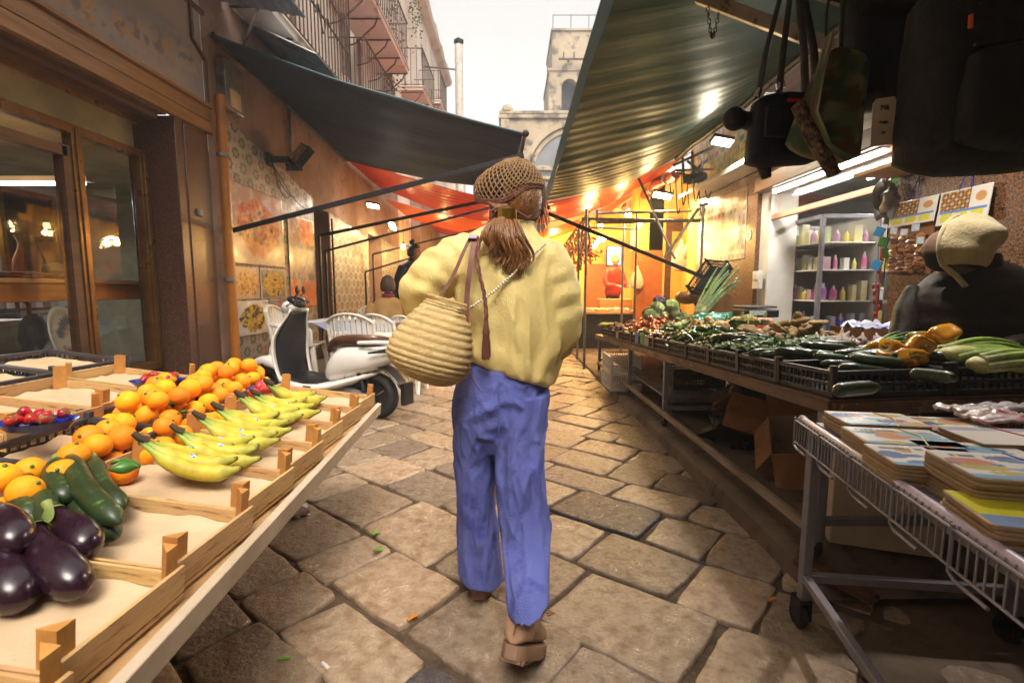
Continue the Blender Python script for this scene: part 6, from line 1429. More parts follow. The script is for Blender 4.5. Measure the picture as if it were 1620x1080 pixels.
stalks('fennel', 'bundle of white rooted green stalks in front of the leeks', 'fennel', P(1150, 530, 4.4), (-1, .25, .05), .42, 16, .010, .05, [(.62,.62,.48), (.35,.46,.16), (.14,.26,.07)], 7, .3, 60)
b = B(); c0 = P(1145, 512, 4.75); b.sheet(lambda s, t: c0+V((s-.5)*.62, (t-.5)*.22-.1*(s-.5), .03+.07*math.sin(PI*t)+.035*mn.noise(V(s*6, t*6, 2))-.05*(s-.5)**2), 34, 20)
tag(b.build('plastic_wrap', mat('turquoise plastic film', '#1f8f7c', '#2aa090', rough=.15, coat=.5, alpha=.6, bump=.6, bscale=14), ang=180), 'crumpled turquoise plastic film wrapped over the leeks', 'plastic film')
# dark greens as bunches
def greens(p, lbl, n, rx, ry, rz, cols_, seed, size=.024):
    rr = random.Random(seed); b = B(); cs = []
    for k in range(n):
        q = Vector(p)+V(rr.gauss(0, rx), rr.gauss(0, ry), abs(rr.gauss(0, rz))); u = V(rr.uniform(-1,1), rr.uniform(-1,1), rr.uniform(-.4,.8)).normalized()*size*rr.uniform(.6,1.4); w = u.cross(V(rr.uniform(-1,1), rr.uniform(-1,1), 1)).normalized()*size*.55; bend = V(0,0,-size*.3)
        b.quad(q, q+u*.6+w, q+u*1.3+bend, q+u*.6-w); cs += [rr.choice(cols_)]*4
    return tag(b.build('leafy_greens', M['attrleaf'], colors=cs, smooth=False), lbl, 'greens')
DG = [(.06,.13,.03), (.10,.2,.05), (.14,.26,.07)]
greens(VPt(1225, 545, .14), 'dark green chard leaves behind the front courgettes', 150, .12, .10, .015, DG, 1); greens(VPt(1270, 548, .13), 'dark green herb bunch before the ginger roots', 120, .09, .07, .015, DG, 2); greens(VPt(1180, 548, .13), 'dark green leaves around the yellowish cauliflower', 120, .12, .1, .015, DG, 3)
greens(VPt(1120, 528, .12), 'feathery green tops between the fennel and the squashes', 300, .2, .12, .05, [(.16,.26,.06), (.25,.36,.1), (.1,.18,.04)], 4, .03)
greens(VPt(1330, 548, .12), 'parsley leaves round the single white onion', 140, .08, .06, .02, DG, 5, .02)
for k in range(1):
    p = P(1210, 527, 3.6); b = B(); cols = []
    b.ell(p, (.14, .11, .06), nu=20, nv=12, jit=.5, seed=2)
    tag(b.build('net_bag', mat('orange net with tags', '#a83a1c', '#c87a5a', rough=.5, scale=22, stops=(.45,.6), c3='#c8c0b4', s3=14, a3=.6, bump=.6)), 'orange red net bag of vegetables with white tags behind the ginger', 'net bag')
# tilted black crate behind leeks, scale, cardboard box, vendor's goods
c = plastic_crate(.40, .30, .14, 'tilted black crate standing up behind the leeks', M['blackplastic'], None); q = P(1128, 470, 5.5); c.location = q; c.rotation_euler = (.2, -.9, .3)
b = B(); b.box(P(1140, 486, 5.7), (.36, .04, .34), rotm(.2, .6, 0)); tag(b.build('cardboard_sheet', M['cardboard']), 'folded cardboard sheet leaning under the tilted black crate', 'cardboard')
sc0 = thing('weighing_scale', 'dark weighing scale with a pale key panel at the back of the stall', 'scale', P(1195, 492, 4.6))
p = P(1195, 490, 4.6); b = B(); b.box(p+V(0, 0, -.03), (.32, .26, .07)); b.box(p+V(0, .02, .03), (.30, .26, .02), rotm(0, 0, .05)); b.build('body', M['darksteel'], sc0, bevel=.01)
b = B(); b.box(p+V(-.04, -.132, -.025), (.16, .012, .045), rotm(-.4, 0, 0)); b.build('key_panel', mat('key panel', '#a9b0a6', '#6f7a75', rough=.4, scale=40), sc0)
cbx = thing('cardboard_box', 'open brown cardboard box full of bags at the back of the vegetable stall', 'box', P(1365, 520, 3.0))
p = V(2.18, 2.92, .82)
b = B(); L_ = .34
b.bx(p.x-.16, p.x+.16, p.y-.14, p.y-.135, p.z, p.z+.17); b.bx(p.x-.16, p.x+.16, p.y+.135, p.y+.14, p.z, p.z+.17); b.bx(p.x-.16, p.x-.155, p.y-.14, p.y+.14, p.z, p.z+.17); b.bx(p.x+.155, p.x+.16, p.y-.14, p.y+.14, p.z, p.z+.17); b.bx(p.x-.16, p.x+.16, p.y-.14, p.y+.14, p.z, p.z+.006)
b.build('box', M['cardboard'], cbx, smooth=False)
b = B(); b.prism([(0,0),(.05,0),(.04,.03),(.01,.03)], (p.x-.03, p.y-.1405, p.z+.09), (1,0,0), (0,0,1), (0,-.001,0)); b.build('hand_hole', M['rubber'], cbx, smooth=False)
b = B(); b.sheet(lambda s, t: p+V((s-.5)*.3, (t-.5)*.26, .15+.05*mn.noise(V(s*5, t*5, 1))+.03), 16, 14); tag(b.build('folded_bags', mat('blue white carrier bags', '#b8b8c8', '#2a3a9a', rough=.3, scale=7, stops=(.52,.58)), ang=180), 'blue and white carrier bags stuffed in the cardboard box', 'bags')
bxs = thing('printed_box', 'dark printed fruit box with red and purple panels beside the vendor', 'box', (2.42, 2.8, .82))
b = B(); b.bx(2.36, 2.62, 2.70, 2.95, .80, .93); b.build('box', mat('dark purple carton', '#2a1830', '#3a1c28', rough=.5), bxs, bevel=.004)
b = B(); b.bx(2.38, 2.46, 2.697, 2.70, .82, .88); b.bx(2.5, 2.58, 2.697, 2.70, .86, .9); b.build('red_print', mat('red print', '#8f3a22', '#a85a30', rough=.5, scale=30), bxs)
b = B(); b.bx(2.40, 2.62, 2.82, 3.02, .935, 1.03); b.build('upper_tray', M['darksteel'], bxs, bevel=.004)
# price signs on near crates far away
for k, (px, py, Y, c, lb) in enumerate(((985, 523, 4.6, '#1f9a4a', 'green price card clipped on a front crate'), (973, 517, 4.8, '#2a5fa8', 'blue price card clipped on the crate before the green card'), (1003, 531, 4.45, '#a8a39a', 'small white label on the crate right of the green card'), (938, 512, 5.7, '#9a958a', 'white label on the farthest front crate'))):
    p = P(px, py, Y); p.x = 1.25; b = B(); b.box(V(1.245, Y, vz(Y)+.05+.02*(k < 2)), (.004, .13, .11 if k < 2 else .07)); tag(b.build('price_card', mat('card '+c, c, None, rough=.4)), lb, 'price card')
# ------------------------------------------------------------------ underneath the stall
def stack(x, y, n, H, L, Wd, m, lb, grp, rz=0, z0=None):
    z = pz(y)+.01 if z0 is None else z0
    base = plastic_crate(L, Wd, H, lb[0], m, grp, posts=False)
    for k in range(n):
        o = base if k == 0 else dup(base, label=lb[min(k, len(lb)-1)])
        o.location = (x, y, z+k*(H+.006)); o.rotation_euler = (0, 0, rz+rnd.uniform(-.03,.03))
stack(1.45, 5.35, 2, .19, .46, .34, M['whiteplastic'], ['lower white lattice crate standing under the far part of the vegetable stall', 'upper white lattice crate under the far part of the vegetable stall'], 'white crates under the stall', PI/2)
stack(1.48, 4.35, 5, .075, .46, .36, M['blackplastic'], ['bottom crate of the black stack left under the stall', 'second crate from the bottom of the left black stack under the stall', 'middle crate of the left black stack under the stall', 'fourth crate of the left black stack under the stall', 'topmost crate of the left black stack under the stall'], 'black crates stacked under the stall')
stack(1.95, 3.95, 5, .065, .40, .32, M['blackplastic'], ['bottom crate of the black stack right of the middle leg', 'second crate of the black stack right of the middle leg', 'middle crate of the black stack right of the middle leg', 'fourth crate of the black stack right of the middle leg', 'topmost crate of the black stack right of the middle leg'], 'black crates stacked right of the middle leg')
def open_box(name, label, c, L, Wd, H, rot, m, m2=None, flaps=(.5, .9, .2, 1.1), fl=.6, printed=False):
    root = thing(name, label, 'box', c); c = Vector(c); th = .005; Rm = rotm(*rot)
    def bb(b, p, s, r2=None):
        b.box(c+Rm @ Vector(p), s, Rm if r2 is None else Rm @ r2)
    b = B(); bb(b, (0,0,0), (L,Wd,th)); bb(b, (-L/2,0,H/2), (th,Wd,H)); bb(b, (L/2,0,H/2), (th,Wd,H)); bb(b, (0,-Wd/2,H/2), (L,th,H)); bb(b, (0,Wd/2,H/2), (L,th,H)); b.build('box', m, root, smooth=False)
    f = Wd*fl
    for k, (p, s, ax) in enumerate((((0,-Wd/2,H), (L,f,th), 0), ((0,Wd/2,H), (L,f,th), 1), ((-L/2,0,H), (f*.8,Wd*.98,th), 2), ((L/2,0,H), (f*.8,Wd*.98,th), 3))):
        a = flaps[k]; p = Vector(p)
        if ax == 0: r2 = rotm(a,0,0); off = r2 @ V(0,-f/2,0)
        elif ax == 1: r2 = rotm(-a,0,0); off = r2 @ V(0,f/2,0)
        elif ax == 2: r2 = rotm(0,-a,0); off = r2 @ V(-f*.4,0,0)
        else: r2 = rotm(0,a,0); off = r2 @ V(f*.4,0,0)
        b = B(); bb(b, p+off, s, r2); b.build('flap', m2 or m, root, smooth=False)
    if printed:
        b = B(); bb(b, (0,-Wd/2-.004,.03), (L*.98,.003,.018)); b.build('printed_band', M['rubber'], root)
        b = B()
        for i in range(9): bb(b, (-L*.42+i*L*.1,-Wd/2-.0065,.03), (L*.035,.002,.012))
        bb(b, (-L*.2, -Wd/2-.004, H*.5), (L*.3, .002, .012)); bb(b, (-L*.2, -Wd/2-.004, H*.4), (L*.2, .002, .008)); b.build('print_marks', M['cardwhite'], root)
        b = B(); b.prism([(.05*math.cos(a), .028*math.sin(a)) for a in [2*PI*k/16 for k in range(16)]], c+Rm @ V(L*.18,-Wd/2-.004,H*.62), Rm @ V(1,0,0), Rm @ V(0,0,1), Rm @ V(0,-.002,0)); b.build('hand_hole', M['brownwood'], root)
    return root
open_box('cardboard_box', 'open cardboard box tipped forward with white printed end under the stall', (1.83, 2.82, .20), .44, .36, .20, (.42, -.18, -.5), M['cardwhite'], M['cardboard'], (.7, -1.0, .9, 1.3), .55, True)
open_box('cardboard_box', 'brown cardboard box with round logos leaning behind the printed one', (1.72, 3.32, .18), .40, .34, .24, (.1, .4, .8), M['cardboard'], None, (.8, .9, 1.3, .5), .5)
open_box('cardboard_box', 'low cardboard box of greens standing at the back under the stall', (2.35, 3.25, .12), .4, .3, .18, (0, 0, .3), M['cardboard'], None, (1.4, 1.4, 1.5, 1.5), .3)
greens((2.35, 3.2, .26), 'pale discarded leaves in the low cardboard box', 80, .1, .08, .03, [(.3,.36,.15), (.45,.45,.35)], 9)
b = B(); b.ell((1.72, 3.55, .36), (.20, .18, .16), jit=.6, nu=22, nv=14, seed=4); tag(b.build('sack', mat('brown sack', '#4a3220', '#33241a', rough=.7, bump=.6, bscale=9)), 'dark brown full sack behind the leaning cardboard box', 'sack')
b = B(); b.ell((1.95, 3.4, .22), (.45, .22, .16), jit=.7, nu=26, nv=14, seed=8); tag(b.build('rubbish_bag', mat('black rubbish bag', '#0d0c0e', None, rough=.22, bump=.8, bscale=10)), 'black rubbish bag slumped behind the open printed box', 'bag')
b = B(); b.sheet(lambda s, t: V(1.60+.10*s, 3.48+.1*t, .46+.05*math.sin(PI*s)*math.sin(PI*t)+.02*mn.noise(V(s*5,t*5,0))), 10, 10); tag(b.build('crumpled_paper', M['cardwhite'], ang=180, solid=.002), 'crumpled white paper on top of the brown sack', 'paper')
# ------------------------------------------------------------------ book table
bt = thing('book_table', 'grey steel wheeled table with a white wire edge at the lower right', 'table', (1.3, 1.3, 0))
A_ = V(1.035, 1.645, .765); Bp = V(.845, .66, .765); dl = (Bp-A_); inn = V(1, -.12, 0).normalized()*.68
def leg(p, zt=.755):
    b = B(); b.beam((p.x, p.y, .115), (p.x, p.y, zt), .032, .032); o = b.build('leg', M['greysteel'], bt, bevel=.003)
    b = B(); b.lathe([(.038,-.014),(.044,-.009),(.044,.009),(.038,.014)], 20, (p.x, p.y+.02, .044), Matrix.Rotation(PI/2, 3, 'Y')); b.build('wheel', M['rubber'], o)
    b = B(); b.bx(p.x-.022, p.x-.017, p.y-.02, p.y+.04, .04, .115); b.bx(p.x+.017, p.x+.022, p.y-.02, p.y+.04, .04, .115); b.bx(p.x-.022, p.x+.022, p.y-.02, p.y+.04, .108, .116); b.build('castor_fork', M['darksteel'], o)
l1 = A_+V(.01, -.02, 0); l2 = l1+inn; l3 = Bp+V(.01, .0, 0); l4 = l3+inn
for p in (l1, l2, l3, l4): leg(p)
b = B()
for z in (.20,): b.beam((l1.x, l1.y, z), (l2.x, l2.y, z), .026, .03); b.beam((l1.x, l1.y, z), (l3.x, l3.y, z), .026, .03); b.beam((l2.x, l2.y, z), (l4.x, l4.y, z), .026, .03)
for a, c in ((l1, l2), (l1, l3), (l2, l4), (l3, l4)): b.beam((a.x, a.y, .735), (c.x, c.y, .735), .03, .035)
b.build('frame', M['greysteel'], bt, bevel=.003)
b = B(); b.prism([(0,0),(1,0),(1,1),(0,1)], V(l1.x, l1.y, .757), (l3-l1), (l2-l1), V(0,0,.006)); b.build('tabletop', M['greysteel'], bt, smooth=False)
mlil = mat('lilac white tube', '#b8a6b4', '#a594a2', rough=.35)
b = B(); off = -inn.normalized()*.02; b.tube([A_+off, A_+off+dl*.33, A_+off+dl*.66, A_+off+dl], .014, 10); b.ell(A_+off, .017); b.build('edge_tube', mlil, bt)
b = B(); o2 = -inn.normalized()*.045
n = 46
for i in range(n+1):
    p = A_+o2+dl*(i/n); b.tube([p+V(0,0,.005)-o2*.3, p+V(0,0,-.01), p+V(0,0,-.075)], .0022, 5)
for z in (.0, -.075): b.tube([A_+o2+V(0,0,z), A_+o2+dl+V(0,0,z)], .0032, 6)
for i in range(0, n, 9):
    p = A_+o2+dl*(i/n); b.tube([p+V(0,0,.01), p+V(0,0,-.085), p+V(0,0,-.095)+dl.normalized()*.02, p+dl.normalized()*.10+V(0,0,-.095)], .004, 6)
b.build('wire_basket_edge', M['greysteel'], bt)
# stacks of card puzzles / board books
def cover(seed):
    r = random.Random(seed); bl = [(r.uniform(.1,.9), r.uniform(.1,.8), r.uniform(.08,.25), r.uniform(.06,.18), r.choice([(.18,.27,.5), (.25,.45,.6), (.6,.36,.15), (.62,.3,.2), (.55,.5,.2), (.1,.15,.35), (.35,.5,.6)])) for _ in range(9)]
    def fn(s, t):
        c = (.78,.76,.72)
        if t < .14: c = (.24,.45,.65)
        for x, y, rx, ry, cc in bl:
            if ((s-x)/rx)**2+((t-y)/ry)**2 < 1+.12*fbm(s*6, t*6, seed): c = cc
        if .78 < t < .86 and .1 < s < .55 and fbm(s*60, 1, seed) > -.1: c = (.2,.2,.26)
        return c
    return fn
bl2 = 0
def bookstack(p, rz, n, label, seed, L=.235, Wd=.165, band=None, th=.0085, ex=None):
    root = thing('book_stack', label, 'books', p, 0, 'stacks of board books on the wheeled table'); r = random.Random(seed)
    for k in range(n):
        z = p.z+th*k; Rz = rotm(0, 0, rz+r.uniform(-.03,.03)); o_ = V(r.uniform(-.004,.004), r.uniform(-.004,.004), 0)
        c = V(p.x, p.y, z)+o_
        if r.random() < 0.999:
            b = B(); pr = .016; poly = []
            for cx, cy, a0 in ((L/2-pr, Wd/2-pr, 0), (-L/2+pr, Wd/2-pr, PI/2), (-L/2+pr, -Wd/2+pr, PI), (L/2-pr, -Wd/2+pr, 1.5*PI)):
                for j in range(4): a = a0+PI/2*j/3; poly.append((cx+pr*math.cos(a), cy+pr*math.sin(a)))
            b.prism(poly, c, Rz @ V(1,0,0), Rz @ V(0,1,0), V(0,0,th*.86)); bo = b.build('board_book', M.setdefault('bookedge', mat('book board', '#a58a68', '#8a6f50', rough=.7, scale=20, stretch=(1,1,20))), root, smooth=False, bevel=.001)
    topz = p.z+th*n-th*.14+.0008; R0 = rotm(0, 0, rz)
    painted('top_cover', cover(seed) if ex is None else ex, V(p.x, p.y, topz)+R0 @ V(-L/2+.004, -Wd/2+.004, 0), R0 @ V(L-.008, 0, 0), R0 @ V(0, Wd-.008, 0), 46, 34, bo, M['attrgloss'])
    if band:
        b = B(); e = .001; x = .02
        pts = [V(x, -Wd/2-e, 0), V(x, -Wd/2-e, th*n), V(x+.03, 0, th*n+.0015), V(x+.01, Wd/2+e, th*n), V(x+.01, Wd/2+e, 0)]
        b.tube([V(p.x, p.y, p.z)+R0 @ q for q in pts], .0022, 6); b.build('rubber_band', M.setdefault('bd'+band, mat('rubber band '+band, band, None, rough=.4)), root)
TZ = .764
def bp(px, py, h=.07):
    q = G(px, py, TZ+h); return V(q.x, q.y, TZ)
ed = math.atan2(dl.x, -dl.y)
bookstack(bp(1385, 662, .05), -.15, 6, 'stack of board books at the far left corner of the table', 1, band='#c27a2a')
bookstack(bp(1425, 690, .05), -.18, 6, 'stack of board books with a green band, second along the front edge', 2, band='#8a9a3a')
bookstack(bp(1500, 668, .045), -.12, 5, 'stack of pale blue board books behind the front corner stacks', 3)
bookstack(bp(1475, 722, .05), -.2, 6, 'stack of board books with a red band, third along the front edge', 4, band='#b8201c')
bookstack(bp(1548, 715, .05), -.2, 6, 'stack of board books in the middle of the table, next to the red banded one', 5)
bookstack(bp(1590, 692, .055), -.1, 7, 'thick stack of white board books tied with a red cord at the right edge', 6, band='#b8201c', ex=lambda s, t: (.8,.76,.72) if t < .8 else (.45,.45,.6))
bookstack(bp(1612, 745, .075), -.22, 10, 'tall stack of board books with a dark blue band nearest the camera', 7, band='#141c5a', L=.26, Wd=.18)
bookstack(V(.985, .86, TZ), -.25, 5, 'stack with a yellow cover at the lower right edge', 8, ex=lambda s, t: (.65,.6,.04) if t > .3 else (.2,.3,.5))
for k, (px, py, c, lb) in enumerate(((1545, 655, '#b8a8a4', 'clear plastic packet of papers at the back of the book table'), (1585, 668, '#9a3a4a', 'dark pink toy in a clear packet behind the books'), (1605, 652, '#8a8490', 'crumpled clear packet at the back right of the table'))):
    p = bp(px, py, .05); p.z += .04
    b = B(); b.sheet(lambda s, t: p+V((s-.5)*.17, (t-.5)*.10-.04*(s-.5), .03+.02*mn.noise(V(s*5, t*5, k))-.02*abs(s-.5)), 16, 10)
    tag(b.build('plastic_packet', mat('packet '+c, c, '#c8c0bc', rough=.12, scale=14, coat=.6, bump=.5), ang=180, solid=.008), lb, 'packet')
# white cartons beneath
b = B(); b.box((1.62, 2.06, .36), (.40, .22, .50), rotm(0, 0, -.32)); wb = b.build('white_carton', M['cardwhite'], bevel=.004); tag(wb, 'large white cardboard carton standing under the book table corner', 'carton')
b = B(); b.box((1.76, 1.985, .36), (.035, .01, .48), rotm(0, 0, -.32)); b.build('tape_strip', M['brownwood'], wb)
b = B(); b.box((1.95, 1.35, .28), (.40, .30, .46), rotm(0, 0, -.25)); tag(b.build('white_carton', M['cardwhite'], bevel=.004), 'second pale carton in the dark under the book table', 'carton')
b = B(); b.box((1.27, 1.80, .085), (.06, .30, .03), rotm(0, 0, .45)); tag(b.build('wood_offcut', M['brownwood'], bevel=.003), 'brown wooden offcut lying by the castor of the book table', 'wood')
# ------------------------------------------------------------------ bags hanging at the upper right
hr = thing('hanging_rail', 'chipped white steel rail carrying the hanging bags at the upper right', 'rail', (1.1, 2, 2.3))
b = B(); b.beam(P(1105, -5, 2.3), P(1362, 92, 1.95), .035, .05); b.build('bar', mat('chipped white rail', '#a39a8c', '#8a7f70', rough=.5, c3='#5a3018', s3=16, a3=.58), hr, bevel=.003)
b = B(); b.beam(P(1255, -25, 1.9), P(1640, 75, 1.5), .03, .05); b.beam(P(1250, -30, 1.9), P(1000, -60, 2.3), .03, .04); b.build('dark_bar', M['rust'], hr)
b = B(); pts = [P(1120, 15, 2.25)+V(0, 0, -.0)+V(.05*t, 0, -.11*math.sin(PI*t)) for t in [i/14 for i in range(15)]]
for i, p in enumerate(pts): b.tube([p+rotm(0, 0, (i % 2)*1.57) @ V(.007*math.cos(a), 0, .011*math.sin(a)) for a in [2*PI*k/8 for k in range(8)]], .002, 5, loop=True)
b.build('chain', M['rust'], hr)
M['nylon'] = mat('black nylon', '#0b0b0e', '#111116', rough=.75, scale=30, bump=.35, bscale=60)
M['navy'] = mat('navy nylon', '#0f1220', '#161a2c', rough=.6, scale=20, bump=.3, bscale=40)
M['redtag'] = mat('red label', '#a8202a', None, rough=.5)
def camo(s, t):
    n = fbm(s*3.2, t*3.2, 3, 2); m = fbm(s*3.5, t*3.5, 11, 2); k = fbm(s*3, t*3, 20, 2)
    c = (.10,.12,.045)
    if n > .06: c = (.20,.17,.07)
    if m > .1: c = (.10,.055,.025)
    if k > .14: c = (.035,.06,.03)
    return c
def softbag(root, c, w, h, d, m, part='body', top=.75, seed=0, col=None, nx=36, exps=3.2, rot=None, bottom=1.0):
    """rounded, slightly crumpled fabric bag as one closed surface"""
    b = B(); rs = []; cols = []; Rm = rot or rotm(0, 0, 0)
    for i in range(25):
        t = i/24; z = (t-.5)*h; e = 1 if .08 < t < .85 else (sm(-.02, .08, t) if t < .5 else math.sqrt(max(.02, 1-((t-.85)/.155)**2)))
        sx = w/2*(bottom+(top-bottom)*t)*(.55+.45*e if t < .5 else e); sy = d/2*(1-.25*t)*(.4+.6*e if t < .5 else e); ring = []
        for k in range(nx):
            a = 2*PI*k/nx; cx = math.copysign(abs(math.cos(a))**(2/exps), math.cos(a)); cy = math.copysign(abs(math.sin(a))**(2/exps), math.sin(a))
            q = V(cx*sx, cy*sy, z); n_ = 1+.05*mn.noise(V(q.x*9+seed, q.y*9, q.z*9)); q = V(q.x*n_, q.y*n_, q.z)
            ring.append(Vector(c)+Rm @ q); cols.append(col(cx*.5+.5+cy*.2, t*h/w) if col else (1,1,1))
        rs.append(ring)
    b.rings(rs); return b.build(part, m, root, colors=cols if col else None, ang=60)
# big black backpack
c = P(1562, 122, 1.30); bk_ = thing('backpack', 'large black backpack with a small red label hanging nearest at the upper right', 'backpack', c)
softbag(bk_, c, .42, .47, .22, M['nylon'], 'body', .92, 1, rot=rotm(0, R(-3), .05))
softbag(bk_, c+V(.02, -.115, -.09), .36, .24, .09, M['nylon'], 'front_pocket', .96, 2)
b = B(); b.tube([c+V(-.17+.02, -.122, .02), c+V(0, -.135, .035), c+V(.19, -.122, .02)], .005, 6); b.tube([c+V(-.13, -.10, .12), c+V(-.08, -.115, .17), c+V(.05, -.115, .185), c+V(.16, -.10, .13)], .005, 6); b.build('zip', M['rubber'], bk_)
b = B(); lc = c+V(.012, -.168, -.05); b.box(lc, (.085, .004, .017)); lb_ = b.build('label', M['redtag'], bk_, bevel=.003)
text('label_lettering', 'SPORT', lc+V(0, -.003, 0), (1,0,0), (0,0,1), .016, mat('white lettering', '#c8c4bc', None), lb_)
b = B(); b.tube([c+V(-.155, -.11, .09), c+V(-.158, -.115, .06)], .005, 6); b.build('zip_pull', mat('orange pull', '#b84a1c', None), bk_)
b = B(); b.tube([c+V(-.12, .05, .2), c+V(-.06, .02, .36), c+V(.02, 0, .45)], .014, 8, flat=.3); b.tube([c+V(.12, .05, .2), c+V(.08, .02, .36), c+V(.02, 0, .45)], .014, 8, flat=.3); b.build('strap', M['nylon'], bk_)
t = thing('price_tag', 'white paper price tag hanging between the camouflage bag and the black backpack', 'tag', P(1398, 190, 1.36))
p = P(1398, 192, 1.36); b = B(); b.prism([(-.03,-.066),(.028,-.06),(.034,.052),(.024,.064),(-.022,.058),(-.032,.046)], p, V(1,0,0), V(0,0,1), V(0,.002,0)); b.build('card', M['cardwhite'], t, smooth=False)
for k, (s_, z, sz) in enumerate((('M&', .035, .017), ('maglia', -.002, .010), ('18', -.03, .012))): text('lettering', s_, p+V(0, -.001, z), (1,0,0), (.02,0,1), sz, M['rubber'], t)
b = B(); b.tube([p+V(0,0,.06), p+V(.02,.02,.10), p+V(.05,.03,.13)], .0015, 5); b.build('string', M['rubber'], t)
# camouflage sling bag
c = P(1318, 165, 1.62); cm = thing('sling_bag', 'camouflage sling bag hanging in the middle of the bags', 'bag', c)
softbag(cm, c, .24, .34, .12, M['attrmatte'], 'body', .55, 4, col=camo, rot=rotm(0, R(12), .1))
b = B(); cols = []; pts = [c+V(-.07, -.07, .17), c+V(-.10, -.085, .05), c+V(-.115, -.09, -.06), c+V(-.07, -.09, -.15), c+V(0, -.08, -.19)]; b.tube(pts, [.022]*5, 10, flat=.35); cols = [camo(v[2]*30, v[0]*20) if rnd.random() < .7 else (.35,.27,.18) for v in b.v]; b.build('edge_strap', M['attrmatte'], cm, colors=cols)
b = B(); cols = []; b.tube([c+V(-.14, -.05, -.02), c+V(-.10, -.07, -.12), c+V(-.02, -.06, -.23)], [.03, .034, .028], 12, flat=.7); b.build('side_pocket', mat('brown camouflage', '#5a4630', '#2a1c14', rough=.8, scale=45, stops=(.46,.54), c3='#8a7050', s3=60, a3=.58), cm)
b = B(); b.tube([c+V(.0, -.02, .16), c+V(.01, 0, .28), c+V(.03, 0, .42)], .010, 8, flat=.3); b.tube([c+V(-.06, -.04, .14), c+V(-.04, 0, .28), c+V(-.02, 0, .42)], .007, 8, flat=.3); b.build('strap', M['nylon'], cm)
# black bag behind between
c = P(1400, 60, 1.75); nb = thing('backpack', 'navy black rucksack hanging behind the price tag', 'backpack', c); softbag(nb, c, .30, .46, .18, M['navy'], 'body', .8, 6, rot=rotm(0, R(-8), 0)); softbag(nb, c+V(-.02, -.07, .10), .22, .13, .10, M['nylon'], 'top_flap', .9, 8)
b = B(); b.tube([c+V(-.05, -.04, .2), c+V(-.03, 0, .45)], .015, 8, flat=.3); b.build('strap', M['nylon'], nb)
# black shoulder bag left
c = P(1240, 205, 1.72); sb_ = thing('shoulder_bag', 'flat black shoulder bag with long straps and a small red label, leftmost of the bags', 'bag', c)
softbag(sb_, c, .24, .24, .07, M['navy'], 'body', .86, 9, exps=6, rot=rotm(0, R(-4), 0), bottom=1.12)
b = B(); b.box(c+V(.005, -.045, .01), (.19, .012, .10)); b.build('front_pocket', M['navy'], sb_, bevel=.006)
b = B(); b.box(c+V(.005, -.053, .075), (.055, .004, .010), rotm(0, .05, 0)); b.build('label', M['redtag'], sb_)
b = B()
for dx, tx in ((-.10, -.02), (.10, .02), (-.03, .0), (.06, .01)): b.tube([c+V(dx, -.01, .10), c+V(dx*.75+tx*.2, -.01, .25), c+V(tx, 0, .50)], [.024, .022, .018], 8, flat=.2)
b.build('strap', M['nylon'], sb_)
b = B(); b.box(c+V(-.10, -.02, .11), (.03, .008, .022), rotm(0, .6, 0)); b.box(c+V(-.03, -.02, .135), (.03, .008, .02), rotm(0, -.3, 0)); b.build('buckle', M['chrome'], sb_)
c = P(1163, 188, 1.75); cp = thing('black_cap', 'round black cap hanging at the far left of the bags', 'cap', c); b = B(); b.ell(c+V(.0, 0, 0), (.04, .04, .04)); b.tube([c+V(.02,0,0), c+V(.07,.01,-.01), c+V(.10,0,-.05), c+V(.11,.0,-.16), c+V(.12,0,-.2)], [.035, .04, .04, .03, .02], 12, flat=.7); b.build('crown', M['nylon'], cp)

# ------------------------------------------------------------------ scooter (local: x forward, y left, z up)
SC0 = V(-1.27, 4.50, 0); SC1 = V(-2.60, 5.10, 0); sdir = (SC1-SC0).normalized(); srz = math.atan2(sdir.y, sdir.x)
sco = thing('scooter', 'white and black electric scooter with brown seat parked by the cafe chairs', 'scooter', (0,0,0))
WBs = 1.32
M['swhite'] = mat('scooter white paint', '#e6e2dc', '#dcd7cf', rough=.22, scale=2, coat=.6); M['sblack'] = mat('scooter black plastic', '#17171b', '#101014', rough=.4, scale=14, bump=.05)
def wheel(x, r, w, name='wheel'):
    b = B(); n = 36; rs = []
    for k in range(12):
        a = 2*PI*k/12; rs.append([V(x+(r-.045+.045*math.cos(a)*1.0)*math.cos(t), w*.5*math.sin(a), r+(r-.045+.045*math.cos(a))*math.sin(t)) for t in [2*PI*j/n for j in range(n)]])
    b.rings(rs, loop=True); o = b.build('wheel', M['rubber'], sco)
    b = B(); b.lathe([(.02,-.03),(r*.42,-.035),(r*.62,-.02),(r*.62,.02),(r*.42,.035),(.02,.03)], 24, (x,0,r), Matrix.Rotation(PI/2,3,'X')); b.build('hub', M['sblack'], o)
    b = B()
    for k in range(3):
        a = 2*PI*k/3+.5; b.beam((x+.02*math.cos(a), .042, r+.02*math.sin(a)), (x+r*.6*math.cos(a), .036, r+r*.6*math.sin(a)), .02, .012)
    b.build('rim_spoke', M['chrome'], o)
wheel(0, .205, .11); wheel(WBs, .205, .10)
def shell(name, secs, m, ang=60, n=20, e=2.6):
    """body shell from cross sections: (x, z centre, half width, half height)"""
    b = B(); rs = []
    for x, z, hw, hh in secs:
        rs.append([V(x, math.copysign(abs(math.cos(t))**(2/e), math.cos(t))*hw, z+math.copysign(abs(math.sin(t))**(2/e), math.sin(t))*hh) for t in [2*PI*k/n for k in range(n)]])
    b.rings(rs); return b.build(name, m, sco, ang=ang, sub=1)
shell('rear_body', [(-.24,.60,.02,.02),(-.20,.59,.09,.05),(-.08,.56,.15,.10),(.10,.53,.17,.14),(.28,.50,.165,.17),(.42,.44,.14,.15),(.50,.38,.10,.08),(.54,.36,.05,.03)], M['swhite'])
